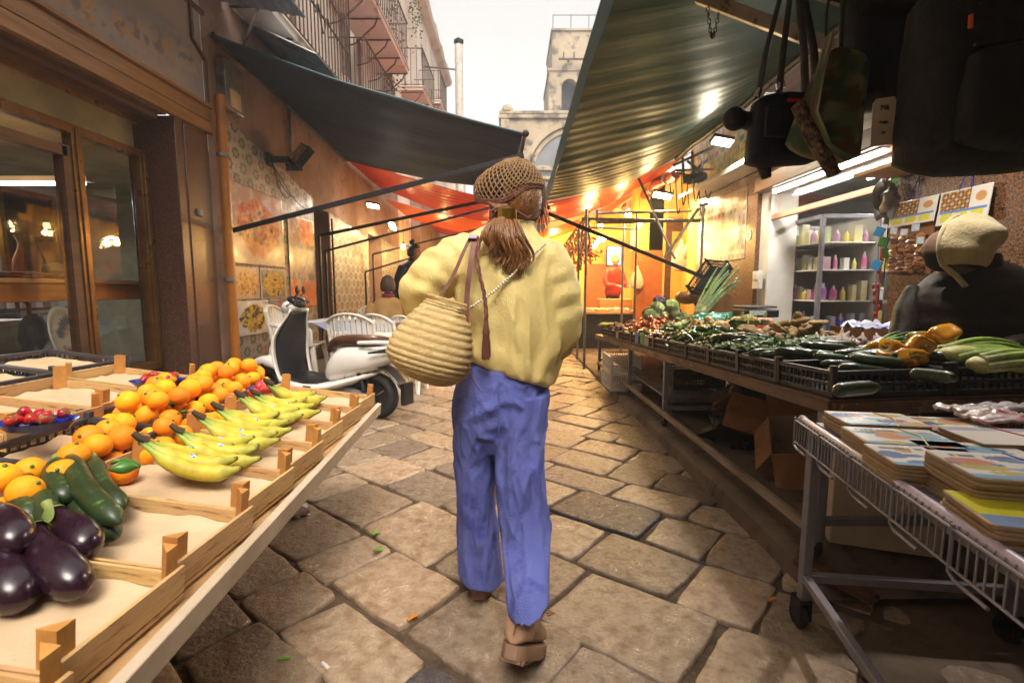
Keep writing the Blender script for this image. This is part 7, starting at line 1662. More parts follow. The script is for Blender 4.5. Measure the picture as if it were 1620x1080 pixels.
shell('lower_skirt', [(-.05,.42,.10,.02),(.15,.36,.16,.04),(.40,.27,.185,.045),(.70,.24,.19,.045),(.92,.27,.19,.05),(1.02,.33,.17,.05)], M['swhite'])
shell('floorboard', [(.44,.315,.16,.02),(.62,.305,.17,.022),(.85,.31,.17,.022),(.98,.34,.16,.03)], M['sblack'])
b = B()   # leg shield: curved sheet, white outside (front), black inside
def ls(s, t): # s across, t up
    z = .28+.68*t; x = .97+.10*math.sin(PI*t)-.08*t; hw = .19*(1-.45*sm(.55,1,t))+.02*math.sin(PI*t); y = (s-.5)*2*hw; return V(x-.5*abs(s-.5)**2*.35+.02, y, z)
b.sheet(ls, 14, 18); b.build('leg_shield', M['swhite'], sco, solid=.012, ang=180)
b = B(); b.sheet(lambda s, t: ls(.10+.80*s, .04+.92*t)+V(-.022-.05*math.sin(PI*s)*math.sin(PI*min(1,t*1.1)), 0, 0), 12, 16); b.build('inner_panel', M['sblack'], sco, solid=.01, ang=180)
shell('front_fender', [(WBs-.30,.30,.05,.03),(WBs-.20,.40,.085,.06),(WBs-.05,.45,.095,.06),(WBs+.10,.43,.085,.05),(WBs+.24,.35,.05,.03),(WBs+.29,.31,.02,.01)], M['swhite'])
shell('headset', [(.84,.98,.03,.03),(.90,1.0,.09,.06),(.99,.98,.10,.07),(1.06,.95,.05,.04)], M['swhite'])
shell('dash_cover', [(.82,.99,.03,.03),(.87,1.03,.085,.05),(.95,1.05,.08,.04),(.99,1.04,.03,.02)], M['sblack'])
TS = Matrix.Translation(V(.92,0,0)) @ Matrix.Rotation(R(42), 4, 'Z') @ Matrix.Translation(V(-1.08,0,0))   # bars turned on the lock
b = B(); b.T = TS; b.tube([(1.02,.36,1.02),(1.05,.22,1.03),(1.08,0,1.0),(1.05,-.22,1.03),(1.02,-.36,1.02)], .014, 8); hb = b.build('handlebar', M['sblack'], sco)
b = B(); b.T = TS
for s in (-1, 1): b.tube([(1.03,.25*s,1.03),(1.01,.38*s,1.02)], .021, 10); b.tube([(1.09,.2*s,1.02),(1.12,.3*s,1.0),(1.10,.38*s,.99)], .006, 6)
b.build('grip', M['rubber'], hb)
for s in (-1, 1):
    b = B(); b.T = TS; b.tube([(1.06,.2*s,1.04),(1.05,.23*s,1.09),(1.03,.25*s,1.11)], .007, 6); b.ell((1.03,.26*s,1.14), (.018,.06,.042)); b.build('mirror', M['sblack'], sco)
b = B(); b.tube([(WBs-.02,0,.28),(1.0,0,.85)], .03, 10); b.tube([(WBs,.075,.21),(WBs-.03,.075,.42)], .02, 8); b.tube([(WBs,-.075,.21),(WBs-.03,-.075,.42)], .02, 8); b.build('fork', M['sblack'], sco)
M['seat'] = mat('brown vinyl seat', '#4d2c1a', '#3c2114', rough=.4, scale=10, bump=.1)
shell('seat', [(-.12,.70,.05,.02),(-.06,.70,.12,.035),(.10,.695,.14,.05),(.30,.69,.13,.055),(.42,.67,.10,.05),(.50,.62,.06,.05),(.53,.58,.03,.03)], M['seat'])
b = B(); b.tube([(.06,.15,.69),(-.10,.15,.70),(-.22,.10,.70),(-.25,0,.70),(-.22,-.10,.70),(-.10,-.15,.70),(.06,-.15,.69)], .017, 10); b.build('grab_rail', M['swhite'], sco)
for s in (-1, 1):
    b = B(); b.sheet(lambda u, w: V(-.235+.17*u, s*(.05+.125*math.sqrt(u)+.008), .615+.045*w*(1-.7*u)-.01*u), 8, 4); b.build('tail_light', mat('red lamp lens', '#a81016', None, rough=.12, coat=.7) if 'tl' not in M else M['tl'], sco, solid=.01)
    M.setdefault('tl', sco.children[-1].data.materials[0])
b = B(); b.sheet(lambda u, w: V(-.30+.34*u, (w-.5)*.15, .46+.03*math.sin(PI*u)-.16*(1-u)**2), 8, 4); b.bx(-.32,-.29,-.06,.06,.16,.34); b.build('rear_mudguard', M['sblack'], sco, solid=.01)
b = B(); b.tube([(0,.09,.205),(.20,.09,.23),(.38,.07,.26)], [.03,.045,.035], 12); b.tube([(0,-.09,.205),(.20,-.09,.23),(.38,-.07,.26)], [.03,.045,.035], 12); b.build('swing_arm', M['steel'], sco)
b = B(); b.tube([(.06,.10,.26),(.12,.10,.45)], .022, 10); b.bx(.3,.95,-.10,.10,.17,.24); b.box((.18,.0,.38), (.30,.16,.14)); b.build('chassis', M['darksteel'], sco)
b = B(); b.tube([(.28,.1,.28),(.24,.12,.33),(.26,.12,.40)], .006, 6); b.build('red_cable', mat('red cable', '#b0301c', None), sco)
b = B(); b.tube([(.55,.12,.18),(.50,.22,.02)], .010, 8); b.build('side_stand', M['darksteel'], sco)
b = B(); b.box((.62,.192,.262), (.09,.004,.025)); b.build('footrest_latch', M['sblack'], sco)
sco.location = SC0; sco.rotation_euler = (R(0), 0, srz)
sco.scale = ((SC1-SC0).length/WBs,)*2 + (1.06,)

# ------------------------------------------------------------------ cafe furniture on the terrace
def monobloc(label):
    r = thing('plastic_chair', label, 'chair', (0,0,0), 0, 'white plastic chairs of the cafe'); m = M['whiteplastic']
    b = B(); b.sheet(lambda s, t: V((s-.5)*(.46-.06*t), (t-.5)*.44, .44+.012*math.sin(PI*s)*-1-.01*math.sin(PI*t)+.012*(1-t)), 10, 8); b.build('seat', m, r, solid=.012, ang=180)
    for sx in (-1, 1):
        for sy in (-1, 1):
            b = B(); p0 = V(.19*sx, .20*sy*-1, .44); p1 = V(.25*sx, .26*sy*-1, 0); b.rings([[p0+V(.03*a, .022*c_, 0) for a, c_ in ((-1,-1),(1,-1),(1,1),(-1,1))], [p1+V(.018*a, .018*c_, 0) for a, c_ in ((-1,-1),(1,-1),(1,1),(-1,1))]]); b.build('leg', m, r, bevel=.004)
    # back: rim + vertical slats with gaps, curved
    def bk(u, z): # u -1..1
        a = u*1.05; return V(.26*math.sin(a)*(1+.10*(z-.5)), .19+.10*math.cos(a)-.05+.12*(z-.44), z)
    b = B(); b.tube([bk(u, .86-.09*u*u) for u in [-1+2*i/16 for i in range(17)]], [.022]*17, 8, flat=.6); b.tube([bk(u, .53) for u in [-1+2*i/16 for i in range(17)]], .018, 8, flat=.6)
    for i in range(9):
        u = -.78+1.56*i/8; b.beam(bk(u, .52), bk(u, .85-.09*u*u), .032, .008, up=(math.sin(u), math.cos(u), 0))
    b.build('backrest', m, r)
    for s in (-1, 1):
        b = B(); b.tube([bk(s, .80), bk(s*.99, .68), V(.27*s, .05, .65), V(.27*s, -.16, .64), V(.255*s, -.21, .60), V(.235*s, -.20, .44)], [.02,.024,.026,.024,.02,.018], 8, flat=.6); b.tube([bk(s, .80), V(.24*s, .17, .44)], .018, 8, flat=.6); b.build('armrest', m, r)
    return r
ch1 = monobloc('white plastic chair right behind the scooter seat, its slatted back toward the street')
ch1.location = (-1.62, 5.25, .0); ch1.rotation_euler = (0, 0, R(168)); ch1.scale = (1.12,)*3
def chair(lb, x, y, rz, z=.08, s=1.1): o = dup(ch1, (x, y, z), (0, 0, R(rz)), lb, None, s)
chair('white plastic chair by the tiled wall, left of the scooter shield', -2.55, 5.75, 95)
chair('white plastic chair under the seated person in the tan jacket', -1.42, 5.75, 150, .0, 1.08)
chair('white plastic chair on the far side of the cafe table', -2.0, 6.9, 5, .08, 1.05)
chair('white plastic chair standing beside the tan jacket chair, half behind the straw bag', -1.12, 5.9, 140, .0, 1.05)
b = B(); ct = thing('cafe_table', 'white cafe table covered by a lace pattern paper cloth', 'table', (-1.95, 6.0, .08))
b.bx(-2.5, -1.3, 5.65, 6.45, .80, .825); b.build('tabletop', M['whiteplastic'], ct, bevel=.01)
for x, y in ((-2.4, 5.72), (-1.4, 5.72), (-2.4, 6.38), (-1.4, 6.38)):
    b = B(); b.tube([(x, y, .0), (x, y, .80)], .03, 10); b.build('leg', M['whiteplastic'], ct)
def lace(s, t):
    n = math.sin(s*60)*math.sin(t*44); return (.5,.47,.45) if n > .1 else ((.22,.26,.4) if fbm(s*12, t*12, 3) > .1 else (.45,.42,.42))
tc_ = painted('tablecloth', lace, (-2.52, 5.62, .829), (1.24, 0, 0), (0, .86, 0), 60, 40, None, M['attrmatte'], wob=lambda s, t: -.0); tag(tc_, 'grey blue lace patterned cloth on the white cafe table', 'tablecloth')
b = B(); b.sheet(lambda s, t: V(-2.3+.95*s*t+.5*(1-t)*s, 5.615, .829-.26*t*(1-abs(s-.5)*1.9)), 12, 6); hc = b.build('hanging_corner', M['attrmatte'], tc_, colors=[(.3,.34,.48)]*91, ang=180)
b = B(); b.lathe([(.03,0),(.036,.09),(.033,.09),(.028,.004)], 16, (-1.88, 5.85, .832)); tag(b.build('plastic_cup', M['whiteplastic']), 'small white plastic cup on the cafe table', 'cup')
b = B(); b.sheet(lambda s, t: V(-2.25+.4*s, 5.68+.25*t, .86+.03*math.sin(PI*s)), 8, 5); tag(b.build('paper_plate', M['whiteplastic'], solid=.004), 'white tray at the left end of the cafe table', 'tray')
c = V(-1.62, 6.35, .93); hbg = thing('handbag', 'black handbag standing on the far side of the cafe table', 'bag', c); softbag(hbg, c, .40, .20, .18, M['nylon'], 'body', .8, 11); b = B(); b.tube([c+V(-.1,0,.08), c+V(-.04,0,.16), c+V(.06,0,.15), c+V(.1,0,.07)], .012, 8); b.build('handle', M['nylon'], hbg)
b = B(); b.lathe([(.02,0),(.022,.07),(.008,.10),(.008,.12)], 12, (-1.33, 6.2, .832)); tag(b.build('sauce_bottle', M['cardwhite']), 'small pale bottle beside the black handbag', 'bottle')

# ------------------------------------------------------------------ people
def skinbody(name, nodes, edges, m, parent, root_i=0, sub=2):
    """one continuous surface grown round a skeleton: nodes (x,y,z,rx,ry)"""
    root = parent
    while root.parent is not None: root = root.parent
    inv = WM[root.name].inverted()
    me = bpy.data.meshes.new(name); me.from_pydata([tuple(inv @ Vector(n[:3])) for n in nodes], edges, []); me.materials.append(m)
    ob = bpy.data.objects.new(name, me); COL.objects.link(ob); ob.parent = parent
    sk = ob.modifiers.new('skin', 'SKIN'); sk.use_smooth_shade = True
    for i, n in enumerate(nodes): me.skin_vertices[0].data[i].radius = (n[3], n[4] if len(n) > 4 else n[3])
    me.skin_vertices[0].data[root_i].use_root = True
    su = ob.modifiers.new('sub', 'SUBSURF'); su.levels = sub; su.render_levels = sub; return ob
def head(b, c, r, rot, cols, skin=(.42,.24,.16), beard=None):
    """face with brow, nose, lips, chin; local -y is the face"""
    rs = []; n = 56
    for i in range(41):
        t = PI*i/40; ring = []
        for k in range(n):
            a = 2*PI*k/n; d = V(math.sin(t)*math.cos(a), math.sin(t)*math.sin(a), -math.cos(t)); q = V(d.x*.78, d.y*.98, d.z*1.18)
            if d.z < -.1: q.x *= 1-.28*(-d.z-.1); q.y *= 1-.12*(-d.z)
            f = max(0, -d.y)
            q.y -= .20*math.exp(-((d.x)/.10)**2-((d.z+.10)/.16)**2)*f*1.2                      # nose
            q.y -= .05*math.exp(-((d.x)/.22)**2-((d.z+.42)/.07)**2)*f                          # lips
            q.y -= .08*math.exp(-((d.x)/.25)**2-((d.z+.78)/.16)**2)*(f+.2)                      # chin
            for sx in (-.27, .27): q.y += .07*math.exp(-((d.x-sx)/.13)**2-((d.z-.04)/.10)**2)*f  # eye sockets
            q.y -= .04*math.exp(-((d.z-.20)/.09)**2)*f                                         # brow
            ring.append(Vector(c)+rot @ (q*r)); cc = skin
            if f > .3 and abs(d.z+.42) < .06 and abs(d.x) < .22: cc = lerp(skin, (.35,.08,.07), .5)
            if f > .3 and abs(d.z-.22) < .035 and .12 < abs(d.x) < .42: cc = (.05,.03,.02)
            if f > .3 and abs(d.z-.04) < .045 and .17 < abs(d.x) < .37: cc = (.08,.05,.04)
            if beard and d.z < -.22 and d.y < .45 and not (f > .3 and abs(d.z+.42) < .06 and abs(d.x) < .22): cc = beard
            cols.append(cc)
        rs.append(ring)
    b.rings(rs)
def loftc(name, secs, m, parent, n=40, fold=0, fk=7, seed=0, sub=1, cap=True, colors=None, ph=0):
    """garment from rings: (centre, rx, ry, tilt matrix or None)"""
    b = B(); rs = []
    for i, s in enumerate(secs):
        c, rx, ry = Vector(s[0]), s[1], s[2]; Rm = s[3] if len(s) > 3 and s[3] is not None else rotm(0,0,0); f = s[4] if len(s) > 4 else fold; ring = []
        for k in range(n):
            a = 2*PI*k/n; w = 1+f*(.6*math.sin(a*fk+seed+i*.35*ph)+.6*mn.noise(V(math.cos(a)*2.2+seed, math.sin(a)*2.2, i*.45)))
            ring.append(c+Rm @ V(rx*math.cos(a)*w, ry*math.sin(a)*w, 0))
        rs.append(ring)
    b.rings(rs, cap0=cap, cap1=cap); return b.build(name, m, parent, ang=180, sub=sub)
def smoothpath(pts, k=4):
    """Catmull-Rom through rows of numbers"""
    out = []; n = len(pts)
    for i in range(n-1):
        p0, p1, p2, p3 = pts[max(i-1,0)], pts[i], pts[i+1], pts[min(i+2,n-1)]
        for j in range(k):
            t = j/k; out.append(tuple(.5*(2*b_+(c_-a_)*t+(2*a_-5*b_+4*c_-d_)*t*t+(3*b_-3*c_+d_-a_)*t*t*t) for a_, b_, c_, d_ in zip(p0, p1, p2, p3)))
    out.append(tuple(pts[-1])); return out
def sleeve(name, pts, m, parent, fold=.05, n=28, fk=5, seed=0, k=4):
    """tapering cloth tube along a bent path: (x,y,z,r) rows, with folds gathered at the bend"""
    sp = smoothpath(pts, k); b = B(); rs = []; x = None; m_ = len(sp)
    for i, q in enumerate(sp):
        p = V(*q[:3]); t = V(*sp[min(i+1,m_-1)][:3])-V(*sp[max(i-1,0)][:3]); t.normalize()
        if x is None: x = t.orthogonal().normalized()
        x = (x-t*x.dot(t)).normalized(); y = t.cross(x)
        rs.append([p+(x*math.cos(a)+y*math.sin(a))*q[3]*(1+fold*(math.sin(i*1.5+2.2*math.sin(a+seed))*.55+mn.noise(V(math.cos(a)*2+seed, math.sin(a)*2, i*.5))*1.1)) for a in [2*PI*j/n for j in range(n)]])
    b.rings(rs); return b.build(name, m, parent, ang=180, sub=1)
def hand(parent, wrist, d, palm_n, s, m, side=1, curl=.5, name='hand'):
    """palm and five separate bent fingers grown as one skin"""
    d = Vector(d).normalized(); n = Vector(palm_n).normalized(); w = d.cross(n).normalized()*side; n = w.cross(d)*side if False else n; wr = Vector(wrist)
    nodes = [(*wr, .024*s, .018*s), (*(wr+d*.045*s), .034*s, .014*s), (*(wr+d*.08*s), .036*s, .012*s)]; edges = [(0,1),(1,2)]
    for k, (off, L_) in enumerate(((-.028,.062),(-.010,.075),(.009,.07),(.027,.055))):
        base = wr+d*.078*s+w*off*s; i = len(nodes); a = curl; p = base; nodes.append((*p, .0095*s)); edges.append((2, i)); dd = d.copy()
        for j, f in enumerate((.42, .33, .25)):
            dd = (d*math.cos(a*(j+.6))+n*math.sin(a*(j+.6))).normalized(); p = p+dd*L_*f*s; nodes.append((*p, (.009-.001*j)*s)); edges.append((i+j, i+j+1))
    i = len(nodes); p = wr+d*.02*s-w*.028*s
    for j, (q, r) in enumerate(((p, .012), (p+(d*.6-w*.7+n*.4).normalized()*.032*s, .011), (p+(d*.6-w*.7+n*.4).normalized()*.032*s+(d*.8-w*.1+n*.5).normalized()*.028*s, .009))): nodes.append((*q, r*s)); edges.append((1 if j == 0 else i+j-1, i+j))
    return skinbody(name, nodes, edges, m, parent)
# hooded vendor behind the vegetables
vd = thing('person', 'person in a cream hood and dark padded jacket standing behind the celery, facing left', 'person', (2.42, 2.6, .12))
hc_ = P(1508, 392, 2.55); hr_ = .100
skinbody('body', [(2.45,2.62,.95,.17,.15),(2.45,2.62,1.15,.18,.15),(2.42,2.6,1.30,.16,.12),(hc_.x+.03,2.57,1.38,.06,.06),(hc_.x,2.56,1.45,.08,.08),(2.40,2.75,.5,.09,.09),(2.40,2.78,.15,.06,.06),(2.5,2.5,.5,.09,.09),(2.52,2.48,.15,.06,.06)], [(0,1),(1,2),(2,3),(3,4),(0,5),(5,6),(0,7),(7,8)], M['skin_dark'], vd, 0)
b = B(); cols = []; HR = rotm(0, 0, R(-42)); head(b, hc_+HR @ V(-.035, -.0, -.012), hr_*.93, rotm(R(-4), 0, R(-134)), cols, (.13,.065,.04), (.012,.009,.008)); b.build('head', M['attrmatte'], vd, colors=cols, ang=180)
M['fleece'] = mat('cream fleece', '#b3a27a', '#9c8b66', rough=.95, scale=9, bump=.5, bscale=70, sheen=.3)
b = B(); rs = []   # hood: open-faced shell round the head, face opening toward -x
for i in range(19):
    t = i/18; ring = []
    for k in range(26):
        a = -2.15+4.3*k/25 ; d = V(-math.cos(t*2.75-.25)*1.0, 0, math.sin(t*2.75-.25)); 
        rad = .150; ph = t*PI*.98-.5
        # sweep profile arcs from chin over crown to nape
        q = V(math.cos(a)*.0, 0, 0)
        az = (k/25-.5)*2*2.2; el = -.75+t*2.15
        x_ = math.cos(az)*math.cos(el); y_ = math.sin(az)*math.cos(el); z_ = math.sin(el)
        w = 1+.05*mn.noise(V(x_*3, y_*3, z_*3+2))+.03*math.sin(el*7+az*2)
        ring.append(hc_+HR @ (V(.025, 0, .012)+V(x_*.135*w, y_*.135*w, z_*.150*w)+V(.055*max(0, x_)*sm(-.2, .6, z_), 0, -.01*max(0, x_))))
    rs.append(ring)
b.rings(rs, closed=False); b.build('hood', M['fleece'], vd, solid=.014, ang=180, sub=1)
b = B(); rp = [hc_+HR @ V(.025+math.cos(2.2)*math.cos(e)*.135, s*math.sin(2.2)*math.cos(e)*.135, .012+math.sin(e)*.150) for s, e in [(-1, -.75+2.15*i/12) for i in range(13)]+[(1, 1.4-2.15*i/12) for i in range(13)]]
b.tube(rp, .013, 8); b.tube([rp[0], hc_+V(-.01,-.05,-.15), hc_+V(.0,-.09,-.20)], .014, 8); b.build('hood_rim', M['fleece'], vd)
M['puffer'] = mat('dark brown padded jacket', '#140d09', '#20140c', rough=.6, scale=6, bump=.8, bscale=14, spec=.15); M['mustard'] = mat('mustard jacket sleeve', '#7a5212', '#5c3d0e', rough=.5, bump=.4, bscale=20)
secs = []
for i, (z, rx, ry) in enumerate(((.78,.29,.22),(.84,.315,.235),(.87,.29,.22),(.94,.325,.24),(.97,.295,.22),(1.04,.325,.24),(1.07,.295,.22),(1.14,.315,.235),(1.17,.285,.22),(1.23,.29,.22),(1.26,.25,.19),(1.31,.21,.17),(1.345,.14,.12),(1.365,.10,.10))): secs.append((V(2.47, 2.62, z), rx, ry, rotm(0, R(-8)*(z > 1.2), 0), .03))
loftc('jacket', secs, M['puffer'], vd, 44, .03, 9, 2)
loftc('collar', [(V(2.44, 2.59, 1.30), .13, .12), (V(2.425, 2.585, 1.36), .125, .115), (V(2.42, 2.58, 1.405), .12, .11), (V(2.42, 2.58, 1.40), .10, .09)], M['puffer'], vd, 30, .03, 5)
sleeve('sleeve', [(2.26,2.72,1.22,.05),(2.17,2.66,1.10,.062),(2.11,2.60,.98,.062),(2.06,2.56,.90,.055),(2.04,2.54,.885,.045)], M['puffer'], vd, .09)
sleeve('sleeve', [(2.62,2.60,1.22,.085),(2.68,2.50,1.08,.08),(2.62,2.42,.98,.075),(2.50,2.33,.93,.08),(2.36,2.32,.92,.065)], M['puffer'], vd, .09)
hand(vd, (2.03,2.53,.89), (-1,.25,-.25), (0,0,-1), 1.0, M['skin_dark'], 1, .45); hand(vd, (2.34,2.32,.92), (-1,-.1,-.2), (0,0,-1), 1.0, M['skin_dark'], -1, .45)
loftc('trousers', [(V(2.46,2.63,.12),.12,.10),(V(2.46,2.63,.5),.17,.13),(V(2.46,2.63,.85),.20,.16)], M['darksteel'], vd, 24, .03)
# person in red at the butcher counter
def far_person(label, c, h, coat_m, hair_c, yaw, lean=0, skin=(.42,.24,.16), apron=None, hair_m=None, bun=False, seat=False, trousers=None):
    """standing figure: c = foot point, h = height"""
    root = thing('person', label, 'person', c); c = Vector(c); Rz = rotm(0, 0, yaw); k = h/1.7
    def L(x, y, z): return c+Rz @ (V(x, y+lean*max(0, z-.9)*1.0, z)*k)
    hz = .55 if seat else 0
    base = .92-hz*.85
    if seat: legs = [(*L(.09,0,base),.10,.10),(*L(.10,-.42,base+.02),.075,.075),(*L(.10,-.42,.08),.05,.05),(*L(-.09,0,base),.10,.10),(*L(-.10,-.42,base+.02),.075,.075),(*L(-.10,-.42,.08),.05,.05)]
    else: legs = [(*L(.09,0,.85),.10,.10),(*L(.10,0,.48),.07,.07),(*L(.10,0,.08),.045,.045),(*L(-.09,0,.85),.10,.10),(*L(-.10,.02,.48),.07,.07),(*L(-.10,.04,.08),.045,.045)]
    zo = base-.92
    nodes = [(*L(0,0,.92+zo),.15,.11),(*L(0,.01,1.15+zo),.15,.11),(*L(0,0,1.38+zo),.15,.10),(*L(0,-.01,1.48+zo),.05,.05),(*L(0,-.02,1.55+zo),.05,.06)]+legs
    e = [(0,1),(1,2),(2,3),(3,4),(0,5),(5,6),(6,7),(0,8),(8,9),(9,10)]
    skinbody('body', nodes, e, trousers or M['darksteel'], root, 0)
    hc2 = L(0, -.03, 1.60+zo); b = B(); cols = []; head(b, hc2, .098*k, Rz, cols, skin); b.build('head', M['attrmatte'], root, colors=cols, ang=180)
    b = B(); rs = []
    for i in range(13):
        t = i/12; ring = []
        for j in range(24):
            az = 2*PI*j/24; el = -.55+t*2.1; d = V(math.cos(az)*math.cos(el), math.sin(az)*math.cos(el), math.sin(el)); w = 1.0+.04*mn.noise(d*5)
            q = V(d.x*.086, d.y*.108+.012, d.z*.125)*w*1.08
            if d.y < -.35 and d.z < .35: q = q*.80
            ring.append(hc2+Rz @ (q*k))
        rs.append(ring)
    b.rings(rs); 
    if bun: b.ell(hc2+Rz @ (V(0, .04, .15)*k), .045*k, jit=.5)
    b.build('hair', hair_m or mat('hair '+label[:10], hair_c, None, rough=.6, scale=30, bump=.6), root, ang=180)
    loftc('coat', [(L(0,0,z+zo), rx*k, ry*k, Rz) for z, rx, ry in ((.80,.20,.15),(.92,.205,.155),(1.05,.19,.145),(1.2,.20,.15),(1.34,.20,.14),(1.42,.16,.11),(1.47,.075,.07))], coat_m, root, 30, .04, 6, 1)
    for s in (-1, 1): sleeve('sleeve', [(*L(.17*s,0,1.38+zo),.07*k),(*L(.25*s,-.02,1.2+zo),.065*k),(*L(.25*s,-.10,1.06+zo),.058*k),(*L(.17*s,-.28,1.05+zo),.045*k)], coat_m, root, .08, 18); hand(root, L(.17*s,-.29,1.05+zo), Rz @ V(-.1*s,-1,-.1), (0,0,-1), k, mat('hands', (skin), None, rough=.5), s, .4)
    if apron:
        b = B(); b.sheet(lambda s, t: L((s-.5)*.30, -.165-.01*math.cos((s-.5)*5), 1.25-.75*t+zo), 8, 14); b.build('apron', apron, root, solid=.006, ang=180)
    return root
far_person('butcher in a red coat with blond hair behind the wooden counter', (P(970, 440, 11.2).x, 11.2, .2), 1.78, mat('red coat', '#b0200c', '#8f1808', rough=.6, bump=.3), '#a07a3a', .5, -.08, (.45,.27,.17))
far_person('waiter in dark blue with a hair bun bending over the cafe tables', (-1.88, 8.3, 0.1), 1.84, mat('navy shirt', '#141a2c', '#1c2438', rough=.7, bump=.3), '#2a1812', 1.2, -.32, (.40,.22,.14), mat('grey blue apron', '#6a7688', '#5a6678', rough=.8), None, True)
far_person('seated person in a tan jacket with a maroon scarf, back to the street', (-1.62, 6.35, .06), 1.80, mat('tan jacket', '#9a7640', '#856434', rough=.8, bump=.3), '#3a2014', PI+.25, 0, seat=True, trousers=M['navy'])
p = V(-1.50, 6.35, 1.06); b = B(); b.lathe([(.07,-.03),(.085,0),(.08,.03),(.06,.045)], 20, (-1.62, 6.35, 1.12)); tag(b.build('scarf', mat('maroon scarf', '#6a1c28', None, rough=.8, bump=.4), bpy.data.objects['person.003'] if 'person.003' in bpy.data.objects else None))
# ------------------------------------------------------------------ the woman in yellow and blue, seen from behind
WY = 1.75
wm = thing('person', 'woman seen from behind in a yellow jacket, blue trousers and crochet headscarf', 'person', (0, 1.75, 0))
def wp_(px, py, Y=WY): return P(px, py, Y)
NK = wp_(812, 352, 1.77)
# skeleton: pelvis root, neck, head base, arms bent forward, legs mid stride
nd = [(*wp_(795, 590),.09,.07),(*wp_(805, 500),.09,.07),(*wp_(812, 410),.10,.06),(*wp_(815, 372),.05,.05),(*wp_(820, 330, 1.78),.055,.06),
      (*wp_(735, 400),.055,.055),(*wp_(672, 465, 1.72),.042,.042),(*wp_(705, 480, 1.95),.03,.03),
      (*wp_(868, 408),.055,.055),(*wp_(888, 505, 1.74),.042,.042),(*wp_(858, 512, 1.96),.03,.03),
      (*wp_(768, 640, 1.78),.07,.07),(*wp_(765, 780, 1.82),.055,.055),(*wp_(760, 915, 1.86),.036,.036),
      (*wp_(822, 650, 1.73),.07,.07),(*wp_(832, 800, 1.66),.055,.055),(*wp_(832, 955, 1.43),.034,.034)]
skinbody('body', nd, [(0,1),(1,2),(2,3),(3,4),(2,5),(5,6),(6,7),(2,8),(8,9),(9,10),(0,11),(11,12),(12,13),(0,14),(14,15),(15,16)], M['skin'], wm, 0)
hand(wm, wp_(705, 480, 1.95), (.5, .7, .1), (1, -.5, 0), .92, M['skin'], 1, .6); hand(wm, wp_(858, 512, 1.96), (-.5, .7, .1), (-1, -.5, 0), .92, M['skin'], -1, .6)
HC = wp_(816, 312, 1.775); hrot = rotm(R(4), 0, R(180-24))
b = B(); cols = []; head(b, HC, .098, hrot, cols, (.46,.27,.18)); b.build('head', mat('face skin', '#ffffff', attr=True, rough=.5, sss=.1), wm, colors=cols, ang=180)
for s in (-1, 1):
    b = B(); b.ell(HC+hrot @ V(.082*s, .01, -.01), (.010, .018, .03), hrot, 10, 8); b.build('ear', M['skin'], wm)
# jacket torso
M['jacket'] = mat('pale yellow jacket cloth', '#e2cd88', '#d6bf78', rough=.6, scale=3, bump=.35, bscale=120, stretch=(1,1,.8))
rows = [  # px left, px right, py centre, hem tilt (px drop to the right), depth radius
 (741, 866, 586, 44, .125), (733, 876, 582, 46, .145), (731, 884, 566, 36, .158), (727, 892, 540, 22, .162), (722, 896, 505, 10, .160), (718, 894, 468, 4, .155), (715, 889, 435, 2, .145), (715, 882, 408, 1, .128), (724, 871, 388, 1, .105), (744, 855, 371, 1, .085), (768, 846, 358, 0, .070), (782, 843, 350, -1, .062)]
def ridge(p): return .35-min(.7, abs(mn.noise(p))*2.6)
sp = smoothpath([tuple(map(float, r)) for r in rows], 8); b = B(); rs = []; n = 160
for i, (l, r, py, tl, ry) in enumerate(sp):
    a0 = wp_(l, py-tl/2, WY+.0); a1 = wp_(r, py+tl/2, WY+.0); c = (a0+a1)/2; rx = (a1-a0).length/2; ux = (a1-a0).normalized(); ring = []; i = i/1.6; hem = 1-sm(0, 9, i); top = sm(40, 50, i)
    for k in range(n):
        a = 2*PI*k/n; ca, sa = math.cos(a), math.sin(a)
        f = .016*math.sin(a*19+1.2*math.sin(a*5))*hem*1.6 + .022*math.sin(a*8+.6*math.sin(i*.12))*(1-top)*(.35+.65*(1-sm(8, 34, i))) + .03*mn.noise(V(ca*2.4+3, sa*2.4, i*.07))
        f += .05*ridge(V(ca*1.3+2, sa*1.3, i*.045+ca*.5))*(.35+.65*(1-top)) + .05*ridge(V(ca*3+7, sa*3, i*.07-ca*.6))
        f += -.02*math.exp(-((i-14+5*ca)/3.2)**2)*(1 if sa < .3 else 0) + .03*mn.noise(V(ca*6, sa*6, i*.16))*.5
        ring.append(c + ux*rx*ca*(1+f) + V(0, 1, 0)*(ry*sa*(1+f*1.6)) + V(0, 0, .012*math.sin(a*2)*(1-top)*0))
    rs.append(ring)
b.rings(rs); JB = b
def sl(pts, seed, fold):
    o = sleeve('tmp', [(*wp_(px, py, y), r) for px, py, y, r in pts], M['jacket'], None, fold, 36, 5, seed, 5); JB.add([v.co for v in o.data.vertices], [tuple(p.vertices) for p in o.data.polygons]); bpy.data.objects.remove(o)
sl([(752, 392, 1.76, .058), (728, 408, 1.75, .080), (700, 428, 1.735, .086), (678, 450, 1.73, .086), (668, 470, 1.745, .080), (680, 486, 1.80, .072), (700, 492, 1.88, .062), (712, 490, 1.95, .050)], 1.3, .085)
sl([(848, 392, 1.76, .058), (864, 412, 1.75, .080), (874, 445, 1.745, .086), (880, 485, 1.74, .090), (881, 520, 1.75, .086), (874, 540, 1.80, .074), (858, 532, 1.88, .058), (846, 522, 1.95, .046)], 4.1, .07)
